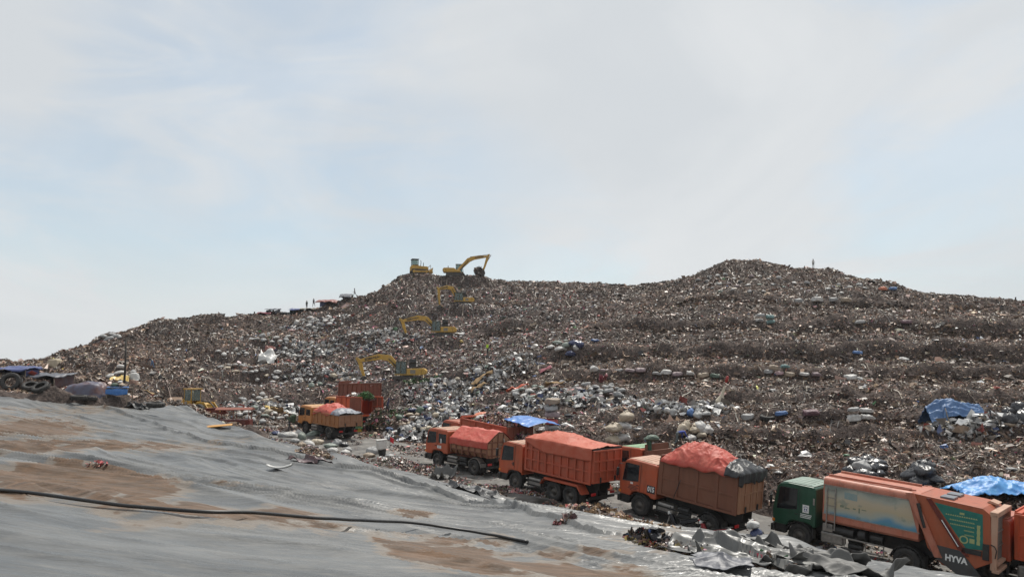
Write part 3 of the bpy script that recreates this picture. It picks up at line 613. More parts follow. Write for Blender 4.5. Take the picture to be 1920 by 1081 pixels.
def heap(cx, cy, rx, ry, h, n, mixf, name, label, zfun=gz, rot=0.0, smin=0.1, smax=0.4, extra=None):
    """a spill of scraps as one mass"""
    a = RNG.uniform(0, 6.28, n); r = np.sqrt(RNG.random(n)); qx, qy = r*np.cos(a)*rx, r*np.sin(a)*ry
    x = cx+qx*math.cos(rot)-qy*math.sin(rot); y = cy+qx*math.sin(rot)+qy*math.cos(rot)
    z = np.asarray(zfun(x, y))*np.ones(n)+h*np.maximum(0, 1-r**2)*RNG.uniform(0.55, 1.0, n)
    size = RNG.uniform(smin, smax, n); c = pick_colors(n, np.full(n, mixf))*1.15
    if extra is not None:
        k = RNG.random(n) < extra[1]; c[k] = np.array(extra[0])*RNG.uniform(0.6, 1.3, (int(k.sum()), 1))
    return stuff(name, scrap_arrays(np.stack([x, y, z], 1), size, c, (0.2, 0.8), 0.6), M['scrap'], False, label)
# ------------------------------------------------------------------ trucks
P_OR = paint('orange_paint', (0.46, 0.085, 0.032), (0.27, 0.13, 0.085), 0.6, 0.45)
P_OR2 = paint('red_orange_paint', (0.44, 0.076, 0.033), (0.26, 0.115, 0.08), 0.6, 0.55)
P_BRN = paint('brown_bin_paint', (0.175, 0.066, 0.038), (0.21, 0.105, 0.066), 0.6, 0.6, (0.11, 0.05, 0.032))
P_TAN = paint('tan_bin_paint', (0.29, 0.135, 0.075), (0.33, 0.20, 0.125), 0.7, 0.65, (0.13, 0.05, 0.03))
P_OCH = paint('ochre_orange_paint', (0.52, 0.20, 0.055), (0.45, 0.26, 0.13), 0.5, 0.5)
P_OCB = paint('ochre_bin_paint', (0.36, 0.145, 0.05), (0.36, 0.20, 0.11), 0.6, 0.6)
P_GRN = paint('dark_green_paint', (0.012, 0.065, 0.036), (0.10, 0.16, 0.12), 0.32, 0.3, (0.02, 0.03, 0.02))
P_RED = paint('faded_red_paint', (0.42, 0.13, 0.078), (0.47, 0.27, 0.20), 0.6, 0.5)
P_RUST = paint('rust_red_bin_paint', (0.20, 0.055, 0.035), (0.22, 0.11, 0.07), 0.6, 0.7)
P_TANF = paint('sun_bleached_frame', (0.45, 0.26, 0.18), (0.50, 0.36, 0.27), 0.6, 0.6)
P_DKR = paint('dark_red_paint', (0.13, 0.02, 0.015), (0.14, 0.06, 0.04), 0.5, 0.6)
M['darkpanel'] = paint('charcoal_panel', (0.045, 0.048, 0.052), (0.13, 0.12, 0.11), 0.4, 0.5)
M['inkb'] = mat('sticker_ink', (0.015, 0.015, 0.02), 0.6); M['inkw'] = mat('sticker_white', (0.72, 0.72, 0.70), 0.6); M['inkblue'] = mat('sticker_blue', (0.03, 0.05, 0.22), 0.6)
def text_mesh(name, s, size, m, parent, loc, rot, shear=0, ext=0.002, width=None, bold=0.0):
    c = bpy.data.curves.new(name, 'FONT'); c.body = s; c.size = size; c.align_x = 'CENTER'; c.align_y = 'CENTER'; c.extrude = ext; c.shear = shear; c.resolution_u = 2; c.offset = bold
    o = bpy.data.objects.new(name+'_curve', c); COL.objects.link(o); bpy.context.view_layer.update()
    me = bpy.data.meshes.new_from_object(o.evaluated_get(bpy.context.evaluated_depsgraph_get())); bpy.data.objects.remove(o); me.name = name
    me.materials.clear(); me.materials.append(m)
    if width:
        xs = [v.co.x for v in me.vertices]; k = width/(max(xs)-min(xs))
        for v in me.vertices: v.co.x *= k
    t = bpy.data.objects.new(name, me); COL.objects.link(t); t.parent = parent; t.location = loc; t.rotation_euler = rot
    return t
def plate_left(name, poly, y, m, parent, th=0.004):      # a flat panel on the left (+y) side, poly in (x, z)
    b = MB(); b.prism(poly, y, y+th); return b.build(name, m, parent)
WHEEL = {}
def wheel_mesh(r, w, dual):
    k = (r, w, dual)
    if k not in WHEEL:
        t = MB(); n = 30
        def tyre(c):
            t.lathe([(r*0.56, -w*0.40), (r*0.62, -w*0.5), (r*0.86, -w*0.5), (r*0.965, -w*0.42), (r, -w*0.30), (r, w*0.30), (r*0.965, w*0.42), (r*0.86, w*0.5), (r*0.62, w*0.5), (r*0.56, w*0.40)], (0, c, 0), 'y', n, 0)
            for i in range(n):                              # tread blocks
                a = 2*math.pi*(i+0.5*(i % 2))/n; ca, sa = math.cos(a), math.sin(a)
                rot = Matrix.Rotation(-a, 3, 'Y')
                for s in (-1, 1): t.box((r*ca*1.0, c+s*w*0.2, r*sa*1.0), (0.03, w*0.32, 2*math.pi*r/n*0.62), rot, 0)
        h = MB()
        if dual:
            tyre(0.0); tyre(-w*1.12)
            h.lathe([(r*0.57, -w*0.3), (r*0.57, w*0.42), (r*0.52, w*0.42), (r*0.50, 0.0), (r*0.30, -w*0.02), (r*0.27, w*0.30), (r*0.16, w*0.42), (0.005, w*0.44)], (0, 0, 0), 'y', 24, 0)
            for i in range(8): a = i*math.pi/4; h.cyl((r*0.39*math.cos(a), -0.01, r*0.39*math.sin(a)), (r*0.39*math.cos(a), 0.03, r*0.39*math.sin(a)), 0.022, n=6)
        else:
            tyre(0.0)
            h.lathe([(r*0.57, -w*0.3), (r*0.57, w*0.42), (r*0.52, w*0.44), (r*0.50, w*0.34), (r*0.34, w*0.46), (r*0.24, w*0.46), (r*0.2, w*0.56), (0.005, w*0.58)], (0, 0, 0), 'y', 24, 0)
            for i in range(8): a = i*math.pi/4; h.cyl((r*0.42*math.cos(a), w*0.36, r*0.42*math.sin(a)), (r*0.42*math.cos(a), w*0.45, r*0.42*math.sin(a)), 0.022, n=6)
        to = t.build('wheel', M['rubber']); ho = h.build('rim', M['rim']); WHEEL[k] = (to.data, ho.data)
        bpy.data.objects.remove(to); bpy.data.objects.remove(ho)
    return WHEEL[k]
def wheel(parent, x, y, z, r=0.5, w=0.27, dual=False):
    tm, hm = wheel_mesh(r, w, dual)
    o = bpy.data.objects.new('wheel', tm); COL.objects.link(o); o.parent = parent; o.location = (x, y, z); o.rotation_euler = (0, random.uniform(0, 3), 0 if y > 0 else math.pi)
    h = bpy.data.objects.new('rim', hm); COL.objects.link(h); h.parent = o
    return o
def fender_arc(b, x, z, r, y0, y1, a0, a1, th=0.035, n=10, m=0):
    pts = [(x+r*math.cos(a0+(a1-a0)*i/n), z+r*math.sin(a0+(a1-a0)*i/n)) for i in range(n+1)]
    pin = [(x+(r-th)*math.cos(a0+(a1-a0)*i/n), z+(r-th)*math.sin(a0+(a1-a0)*i/n)) for i in range(n+1)]
    for i in range(n): b.prism([pts[i], pts[i+1], pin[i+1], pin[i]], y0, y1, m)
def place_vehicle(name, x, y, heading, label, cat, z0=None, wb=4.0, group=None):
    """heading: degrees left of the view direction; stands on the road at front and rear axle"""
    h = R(heading); hx, hy = -math.sin(h), math.cos(h)
    u0, v0 = uv_of(x, y); u1, v1 = uv_of(x-hx*wb, y-hy*wb)
    zf = float(road_z(u0)) if z0 is None else z0[0]; zr = float(road_z(u1)) if z0 is None else z0[1]
    o = empty(name, (x, y, zf+0.01)); pitch = math.atan2(zf-zr, wb)
    o.rotation_euler = (Matrix.Rotation(math.pi/2+h, 3, 'Z') @ Matrix.Rotation(-pitch, 3, 'Y')).to_euler()
    tag(o, label, cat, group); bpy.context.view_layer.update()
    return o
def from_px(px, D, half=1.2, heading=42):
    """axle centre from where its left wheel shows"""
    h = R(heading); x = (px-960)/FPX*D; lx, ly = -math.cos(h), -math.sin(h)    # left of travel
    return x-lx*half, D-ly*half
def cab(t, body, roof, W=2.4, back=-0.66, crew=False, marks=None, zr=2.72, mirror=True):
    hw = W/2; zf = 0.60
    prof = [(1.28, zf+0.28), (1.33, 1.5), (1.14, zr-0.28), (0.98, zr-0.08), (0.6, zr), (back+0.1, zr-0.02), (back, zr-0.12), (back, 1.02), (-0.62, 1.0), (-0.52, 1.1), (-0.3, 1.16), (0.3, 1.16), (0.52, 1.08), (0.62, 0.88)]
    b = MB(); b.prism(prof, -hw, hw); c = b.build('cab', body, t, 0.07)
    # roof skin, slightly proud
    b = MB(); b.prism([(0.92, zr-0.015), (0.6, zr+0.025), (back+0.12, zr+0.01), (back+0.12, zr-0.02), (0.6, zr-0.01), (0.92, zr-0.06)], -hw+0.14, hw-0.14)
    for k in range(5): b.box((0.1, -hw+0.35+k*(W-0.7)/4, zr+0.025), (1.15+back*0-0.2, 0.05, 0.02))
    b.build('roof', roof, t, 0.01)
    for s in (1, -1):
        y = s*hw
        # the door with its seams, window and handle
        d = MB(); poly = [(1.12, 1.02), (1.20, 1.48), (1.01, zr-0.22), (0.93, zr-0.15), (0.06, zr-0.13), (0.04, 1.24), (0.34, 1.22), (0.58, 1.14), (0.66, 1.02)]
        d.prism(poly, y, y+s*0.012); do = d.build('door', body, t, 0.008)
        w = MB(); w.prism([(1.10, 1.60), (0.98, zr-0.28), (0.92, zr-0.24), (0.15, zr-0.24), (0.15, 1.72), (0.55, 1.66)], y+s*0.012, y+s*0.020); w.build('window', M['glass'], do)
        f = MB(); fr = [(1.12, 1.58), (0.995, zr-0.265), (0.92, zr-0.215), (0.13, zr-0.215), (0.13, 1.70), (0.55, 1.635)]; fi = [(1.10, 1.60), (0.98, zr-0.28), (0.92, zr-0.24), (0.15, zr-0.24), (0.15, 1.72), (0.55, 1.66)]
        for i in range(6): f.prism([fr[i], fr[(i+1) % 6], fi[(i+1) % 6], fi[i]], y+s*0.0125, y+s*0.026)
        f.build('window_seal', M['black'], do)
        hd = MB(); hd.box((0.16, y+s*0.03, 1.5), (0.16, 0.03, 0.035)); hd.build('handle', M['black'], do)
        # door seam drawn as a real gap strip
        g = MB()
        for (p, q) in (((0.045, 1.22), (0.045, zr-0.14)),): g.box(((p[0]+q[0])/2-0.012, y+s*0.004, (p[1]+q[1])/2), (0.014, 0.012, abs(q[1]-p[1])))
        g.build('door_gap', M['black'], t)
        if crew:
            q = MB(); q.prism([(-0.10, 1.72), (-0.10, zr-0.30), (back+0.16, zr-0.30), (back+0.16, 1.72)], y+s*0.002, y+s*0.01); q.build('window', M['glass'], t)
        fe = MB(); fender_arc(fe, 0.0, 0.50, 0.66, y-s*0.33, y+s*0.03, R(8), R(172)); fe.prism([(-0.65, 0.5), (-0.60, 0.5), (-0.60, 0.95), (-0.65, 0.95)], y-s*0.3, y+s*0.02)
        fe.build('mudguard', M['black'], t, 0.008)
        st = MB(); st.box((0.92, y-s*0.15, 0.52), (0.5, 0.3, 0.06)); st.box((0.92, y-s*0.18, 0.74), (0.52, 0.24, 0.36)); st.build('step', M['black'], t, 0.01)
        if mirror:
            mi = MB(); mi.box((1.32, y+s*0.20, 2.0), (0.08, 0.17, 0.42)); mi.build('mirror', M['black'], t, 0.02)
            ar = MB(); ar.tube([(1.12, y, 2.40), (1.28, y+s*0.12, 2.42), (1.32, y+s*0.20, 2.25), (1.32, y+s*0.20, 1.7), (1.28, y+s*0.02, 1.6)], 0.018, 6); ar.build('mirror_arm', M['black'], t)
        la = MB(); la.box((1.345, s*(hw-0.30), 0.98), (0.05, 0.36, 0.2)); la.build('headlight', M['lamp'], t, 0.02)
        am = MB(); am.box((1.25, y+s*0.005, 1.02), (0.13, 0.02, 0.13)); am.build('indicator', M['amber'], t, 0.006)
    ws = MB(); ws.add([(1.322, -hw+0.16, 1.62), (1.322, hw-0.16, 1.62), (1.155, hw-0.2, zr-0.32), (1.155, -hw+0.2, zr-0.32), (1.30, -hw+0.16, 1.62), (1.30, hw-0.16, 1.62), (1.14, hw-0.2, zr-0.32), (1.14, -hw+0.2, zr-0.32)], [(0, 1, 2, 3), (7, 6, 5, 4), (0, 4, 5, 1), (1, 5, 6, 2), (2, 6, 7, 3), (3, 7, 4, 0)]); ws.build('windscreen', M['glass'], t)
    gr = MB()
    for k in range(4): gr.box((1.335, 0, 1.08+0.09*k), (0.04, W-1.3, 0.05))
    gr.build('grille', M['black'], t, 0.008)
    bu = MB(); bu.box((1.30, 0, 0.66), (0.18, W+0.02, 0.34)); bu.build('bumper', M['black'], t, 0.04)
    np_ = MB(); np_.box((1.395, 0, 0.68), (0.012, 0.46, 0.15)); np_.build('number_plate', M['inkb'], t)
def chassis(t, rear, wbs, W=2.4, r=0.5, dual=True, tanks=True, plate=True):
    hw = W/2
    b = MB()
    for s in (1, -1):
        b.b2((1.1, s*0.36, 0.72), (rear+0.1, s*0.45, 0.98))
        for x in np.arange(0.4, rear+0.2, -1.1): pass
    for x in np.arange(0.6, rear+0.4, -1.0): b.b2((x, -0.36, 0.76), (x-0.1, 0.36, 0.92))
    b.cyl((0, -hw+0.3, r), (0, hw-0.3, r), 0.09)
    for x in wbs:
        b.cyl((x, -hw+0.3, r), (x, hw-0.3, r), 0.11); b.lathe([(0.01, -0.22), (0.2, -0.16), (0.25, 0), (0.2, 0.16), (0.01, 0.22)], (x, 0, r), 'x', 14)
        for s in (1, -1): b.box((x, s*0.52, 0.66), (1.3, 0.09, 0.10))
    b.cyl((-0.2, 0, 0.8), (wbs[0]+0.2, 0, r+0.1), 0.06)
    for s in (1, -1): b.box((0, s*0.52, 0.62), (1.2, 0.09, 0.08))
    b.build('chassis', M['chassis'], t)
    for s in (1, -1):
        wheel(t, 0, s*(hw-0.15), r, r, 0.28)
        for x in wbs: wheel(t, x, s*(hw-0.15), r, r, 0.26, dual)
    if tanks:
        tk = MB(); tk.box((-1.45, hw-0.33, 0.72), (1.0, 0.5, 0.5)); tk.build('fuel_tank', M['steel'] if plate else M['black'], t, 0.08)
        at = MB(); at.cyl((-2.15, hw-0.3, 0.85), (-2.75, hw-0.3, 0.85), 0.16); at.build('air_tank', M['black'], t)
        at = MB(); at.cyl((-2.15, hw-0.3, 0.55), (-2.75, hw-0.3, 0.55), 0.14); at.build('air_tank', M['black'], t)
        bx = MB(); bx.box((-1.5, -hw+0.33, 0.72), (0.9, 0.5, 0.46)); bx.build('battery_box', M['black'], t, 0.02)
    ex = MB(); ex.tube([(-0.5, -0.5, 0.62), (-1.2, -0.62, 0.55), (-2.6, -0.62, 0.52)], 0.07); ex.build('exhaust', M['steel'], t)
    rb = MB(); rb.b2((rear+0.05, -hw+0.15, 0.50), (rear+0.13, hw-0.15, 0.64)); 
    for s in (1, -1): rb.b2((rear+0.06, s*0.36, 0.6), (rear+0.13, s*0.44, 0.9))
    rb.build('rear_bumper', M['black'], t, 0.01)
    for s in (1, -1):
        tl = MB(); tl.box((rear+0.03, s*(hw-0.4), 0.78), (0.05, 0.34, 0.14)); tl.build('tail_light', M['redlamp'], t, 0.008)
        mf = MB(); mf.box((wbs[-1]-0.68, s*(hw-0.3), 0.55), (0.025, 0.56, 0.62)); mf.build('mud_flap', M['rubber'], t)
def dump_body(t, x0, x1, z0, z1, W, m, nvert, hrows=(), rib=0.07, rear_cols=4, rear_rows=1, mt=None, rise=0.0, head=0.0, inset=0.02, open_top=True, rim=0.10, corner=None, rib_w=0.10):
    """steel tipper body from x0 (front) to x1 (rear), walls ribbed outside"""
    hw = W/2; mt = mt or m; th = 0.06
    zt = lambda x: z1+rise*(x0-x)/(x0-x1)
    b = MB()
    b.b2((x0, -hw, z0), (x1, hw, z0+0.10))
    for s in (1, -1):
        b.prism([(x0, z0), (x1, z0), (x1, zt(x1)), (x0, zt(x0))], s*hw, s*(hw-th))
    b.b2((x0, -hw+th, z0+0.1), (x0-th, hw-th, z1+head))
    if head: b.b2((x0+0.0, -hw, z1), (x0-0.25, hw, z1+head*0.5))
    b.build('dump_body', m, t)
    for s in (1, -1):
        y0, y1 = s*(hw-0.002), s*(hw+rib)
        r_ = MB()
        for i in range(nvert+1):
            x = x0+(x1-x0)*i/nvert; w = rib_w if 0 < i < nvert else rib_w*1.5; xc = min(max(x, x1+w/2), x0-w/2)
            r_.b2((xc-w/2, y0, z0+0.02), (xc+w/2, y1, zt(xc)-0.02))
        for fz in hrows:
            z = z0+(z1-z0)*fz
            for i in range(nvert):
                xa = x0+(x1-x0)*i/nvert; xb = x0+(x1-x0)*(i+1)/nvert; r_.b2((xa-rib_w*0.55, y0, z-0.045), (xb+rib_w*0.55, s*(hw+rib*0.86), z+0.045))
        r_.prism([(x0, zt(x0)-rim), (x1, zt(x1)-rim), (x1, zt(x1)), (x0, zt(x0))], s*(hw+0.001), s*(hw+rib*1.1)); r_.b2((x0, y0, z0-0.06), (x1, s*(hw+rib*1.05), z0+0.05))
        r_.build('side_rib_frame', m, t, 0.012)
    g = MB(); g.b2((x1-0.002, -hw+0.01, z0+0.02), (x1-0.06, hw-0.01, zt(x1)-0.03)); tg = g.build('tailgate', mt, t)
    r_ = MB(); xr0, xr1 = x1-0.06, x1-0.06-rib
    for i in range(rear_cols+1):
        y = -hw+W*i/rear_cols; w = 0.09; yc = min(max(y, -hw+w/2), hw-w/2); r_.b2((xr0, yc-w/2, z0+0.02), (xr1, yc+w/2, zt(x1)-0.02))
    for i in range(rear_rows+2):
        z = z0+0.06+(zt(x1)-z0-0.12)*i/(rear_rows+1); r_.b2((xr0, -hw+0.05, z-0.045), (xr1*1+0.01, hw-0.05, z+0.045))
    r_.build('tailgate_frame', mt, tg, 0.01)
    for y in (-hw*0.5, hw*0.5): lk = MB(); lk.box((xr1-0.03, y, z0+0.18), (0.06, 0.08, 0.26)); lk.build('tailgate_latch', M['black'], tg)
    lk = MB(); lk.cyl((x1-0.03, -hw, zt(x1)+0.02), (x1-0.03, hw, zt(x1)+0.02), 0.035, n=8); lk.build('hinge_bar', M['black'], tg)
def sub_frame(t, x0, x1, W=0.95, z0=0.98, z1=1.3, m=None):
    b = MB()
    for s in (1, -1): b.b2((x0, s*0.36, z0), (x1, s*0.47, z1))
    b.cyl((x0-1.1, 0, 1.0), (x0-2.3, 0, z1-0.03), 0.09); b.build('sub_frame', m or M['chassis'], t)
def side_guard(t, x0, x1, W, z=0.75, m=None):
    for s in (1, -1):
        b = MB()
        for zz in (z-0.16, z+0.08): b.box(((x0+x1)/2, s*(W/2-0.06), zz), (abs(x1-x0), 0.03, 0.08))
        for x in (x0-0.1, x1+0.1): b.box((x, s*(W/2-0.09), z), (0.05, 0.06, 0.5))
        b.build('side_guard', m or M['black'], t)
def tarp_mat(name, c1, c2, rough=0.42):
    return mat(name, c1, rough, c2, 2.2, 8, 0.35, 0.72, bump=0.5, bscale=5)
T_RED = tarp_mat('red_tarpaulin', (0.42, 0.050, 0.032), (0.46, 0.11, 0.072), 0.6)
T_ORG = tarp_mat('orange_tarpaulin', (0.42, 0.075, 0.036), (0.46, 0.128, 0.074), 0.65)
T_BLU = tarp_mat('blue_tarpaulin', (0.035, 0.13, 0.42), (0.10, 0.26, 0.56), 0.4)
T_BLK = tarp_mat('black_plastic_sheet', (0.013, 0.013, 0.015), (0.05, 0.05, 0.05), 0.45)
T_BRN = tarp_mat('brown_tarpaulin', (0.085, 0.030, 0.026), (0.10, 0.085, 0.10), 0.5)
T_GRY = tarp_mat('grey_tarpaulin', (0.13, 0.14, 0.165), (0.24, 0.25, 0.28), 0.5)
def world_pts(t, fn): 
    Mw = t.matrix_world.copy(); return lambda a, b: Mw @ Vector(fn(a, b))
CRT = {}
def crumple(x, y, amp, seed, sc=1.6):
    """stiff-sheet wrinkles: creased ridges at three sizes"""
    if seed not in CRT:
        X, Y = np.meshgrid(np.arange(-16, 16.01, .04), np.arange(-5, 5.01, .04), indexing='ij'); r = 0.0
        wx = X+0.35*fbm(X*0.8, Y*0.8, 2, seed+9); wy = Y+0.35*fbm(X*0.8+7, Y*0.8, 2, seed+19)
        for k, (f, g) in enumerate(((0.8, 1.0), (1.9, 0.55), (4.1, 0.26))):
            q = np.abs(vnoise(wx*f*(1.0+0.4*(k % 2)), wy*f*(1.3-0.5*(k % 2))+wx*f*0.4*(-1)**k, seed+k)); r = r+g*np.clip(1-q*4.0, 0, 1)**1.5
        CRT[seed] = r-0.25+0.6*fbm(X, Y, 2, seed+5)
    T = CRT[seed]; i = min(max((x*sc+16)/.04, 0), T.shape[0]-1.01); j = min(max((y*sc+5)/.04, 0), T.shape[1]-1.01); a, b = int(i), int(j); u, v = i-a, j-b
    return amp*float((T[a, b]*(1-u)+T[a+1, b]*u)*(1-v)+(T[a, b+1]*(1-u)+T[a+1, b+1]*u)*v)
# --- front truck of the row: short tan skip with a gabled red cover
def arm_roll_truck():
    D = 52.3; x, y = from_px(821, D, 1.2, 45)
    t = place_vehicle('garbage_truck', x, y, 45, 'orange-cab truck carrying a tan ribbed skip under a flat peaked red cover', 'truck', wb=3.8)
    cab(t, P_OR, P_TANF, 2.35, -1.05, crew=True, zr=2.62)
    chassis(t, -4.9, [-3.7], 2.35, 0.5)
    sub_frame(t, -1.2, -5.2, z1=1.22)
    # the skip: lower part narrower, six-sided end
    x0, x1, hw = -1.32, -5.0, 1.12
    sec = [(-hw+0.22, 1.18), (hw-0.22, 1.18), (hw, 1.5), (hw, 2.12), (0.18, 2.78), (-0.18, 2.78), (-hw, 2.12), (-hw, 1.5)]
    b = MB(); b.prismx(sec, x0, x1); sk = b.build('skip_body', P_TAN, t)
    r_ = MB()
    for i in range(7):
        xx = x0+(x1-x0)*i/6; xc = min(max(xx, x1+0.05), x0-0.05)
        for s in (1, -1):
            r_.b2((xc-0.045, s*hw, 1.5), (xc+0.045, s*(hw+0.07), 2.1)); r_.prism([(xc-0.045, 1.5), (xc+0.045, 1.5), (xc+0.045, 1.2), (xc-0.045, 1.2)], s*(hw-0.24), s*(hw+0.05))
    for s in (1, -1):
        for z in (1.50, 1.82, 2.1): r_.b2((x0, s*(hw+0.001), z-0.03), (x1, s*(hw+0.055), z+0.03))
    r_.build('skip_rib_frame', P_BRN, sk, 0.01)
    e = MB()
    for yy in (-0.75, -0.25, 0.25, 0.75):
        zt = 2.12+(2.78-2.12)*min(1, (hw-abs(yy))/(hw-0.18)); e.b2((x1-0.001, yy-0.03, 1.2), (x1-0.06, yy+0.03, zt-0.03))
    for z in (1.35, 1.8, 2.2): e.b2((x1-0.001, -hw+0.05, z-0.03), (x1-0.05, hw-0.05, z+0.03))
    eo = e.build('skip_door_frame', P_BRN, sk, 0.008)
    hk = MB(); hk.tube([(x1-0.1, -0.22, 1.3), (x1-0.16, -0.2, 1.7), (x1-0.1, -0.25, 2.1), (x1-0.14, -0.15, 2.4)], 0.03); hk.box((x1-0.1, -0.2, 1.9), (0.08, 0.12, 0.3)); hk.build('door_latch', M['steel'], sk)
    # hydraulic arm gear beneath, mudguards
    a = MB(); a.b2((-1.3, -0.3, 0.98), (-5.0, 0.3, 1.12)); a.cyl((-1.4, 0.55, 0.95), (-3.0, 0.55, 1.05), 0.09); a.cyl((-1.4, 0.8, 0.78), (-2.6, 0.8, 0.78), 0.12); a.build('hook_lift_gear', P_RUST, t)
    for s in (1, -1):
        f = MB(); fender_arc(f, -3.8, 0.5, 0.62, s*0.72, s*1.18, R(15), R(165)); f.b2((-4.45, s*0.72, 0.55), (-4.40, s*1.18, 0.8)); f.build('mudguard', M['steel'], t, 0.01)
    side_guard(t, -0.9, -3.0, 2.3, 0.72)
    s = MB(); s.b2((0.0, 1.190, 1.33), (-0.42, 1.196, 1.52)); st = s.build('number_sticker', M['inkw'], t)
    text_mesh('number_lettering', '371', 0.19, M['inkb'], t, (-0.21, 1.197, 1.425), (R(90), 0, R(180)))
    s = MB(); s.b2((-0.32, 1.176, 1.68), (-0.42, 1.19, 2.0)); s.build('grab_handle', M['inkw'], t, 0.01)
    # the red cover, tied over the gable: its own thing
    def cov(a, b):
        xx = x0+0.05+(x1-x0-0.1)*a; q = (b-0.5)*2
        yy = q*(hw+0.10); 
        if abs(q) > 0.72: k = (abs(q)-0.72)/0.28; yy = math.copysign(hw+0.09+0.02*math.sin(xx*5), q); zz = 2.16-0.42*k
        else: k = abs(q)/0.72; yy = math.copysign(k*(hw+0.07), q); zz = 2.83-max(0, abs(yy)-0.18)*0.66/(hw-0.12)
        return (xx, yy, zz+0.03+0.02*math.sin(xx*4+q*3)+crumple(xx, q*2, 0.035, 561, 1.7))
    c = MB(); c.grid(world_pts(t, cov), 80, 61); tag(c.build('tarpaulin', T_RED, None, 0, 0.01), 'flat red cover stretched over the peaked skip of the first truck in the row', 'tarpaulin')
    return t
T1 = arm_roll_truck()

# --- second truck: three-axle orange tipper with ribbed body
def ribbed_tipper():
    D = 43.3; x, y = from_px(963, D, 1.2, 43)
    t = place_vehicle('tipper_truck', x, y, 43, 'all-orange three-axle tipper with a ribbed body and orange sheet over its load', 'truck', wb=4.5)
    cab(t, P_OR, P_TANF, 2.4, -0.58, zr=2.66)
    chassis(t, -5.55, [-3.0, -4.2], 2.3, 0.52)
    sub_frame(t, -0.8, -5.6)
    dump_body(t, -0.78, -5.65, 1.38, 3.02, 2.3, P_OR2, 9, (0.36, 0.70), 0.075, 4, 2, rise=0.06, head=0.18)
    for s in (1, -1):
        f = MB(); P = [(-2.1, 0.82), (-2.4, 1.20), (-4.8, 1.20), (-5.15, 0.78)]
        for i in range(3):
            (ax, az), (bx, bz) = P[i], P[i+1]; f.prism([(ax, az), (bx, bz), (bx, bz-0.05), (ax, az-0.05)], s*0.66, s*1.27)
        f.prism([(-4.8, 1.2), (-5.15, 0.78), (-5.07, 0.76), (-4.73, 1.14)], s*1.20, s*1.28); f.prism([(-2.4, 1.2), (-4.8, 1.2), (-4.75, 1.08), (-2.45, 1.08)], s*1.22, s*1.285); f.build('mudguard', P_OR2, t, 0.008)
    side_guard(t, -0.9, -2.1, 2.3, 0.72)
    dk = MB(); dk.box((0.12, 1.216, 1.5), (0.1, 0.01, 0.2)); dk.build('air_slot', M['black'], t)
    x0, x1, hw = -0.80, -5.70, 1.25
    def cov(a, b):
        xx = x0+(x1-x0)*a; q = (b-0.5)*2; top = 3.10+0.06*a+0.42*math.exp(-((a-0.36)/0.34)**2)*(1-(q/0.8)**2 if abs(q) < 0.8 else 0)
        if abs(q) > 0.78:
            k = (abs(q)-0.78)/0.22; drop = 0.10+0.52*min(1, a/0.30)**0.8; yy = math.copysign(hw+0.02*math.sin(xx*7), q); zz = 3.08+0.06*a-k*drop
        else: yy = q/0.78*hw; zz = top+crumple(xx, yy, 0.085, 501, 1.5)*(1-abs(q)/0.8)
        return (xx, yy, zz)
    c = MB(); c.grid(world_pts(t, cov), 110, 71); tag(c.build('tarpaulin', T_ORG, None, 0, 0.01), 'faded orange sheet pulled tight over the ribbed tipper and hanging down its side', 'tarpaulin')
    return t
T2 = ribbed_tipper()

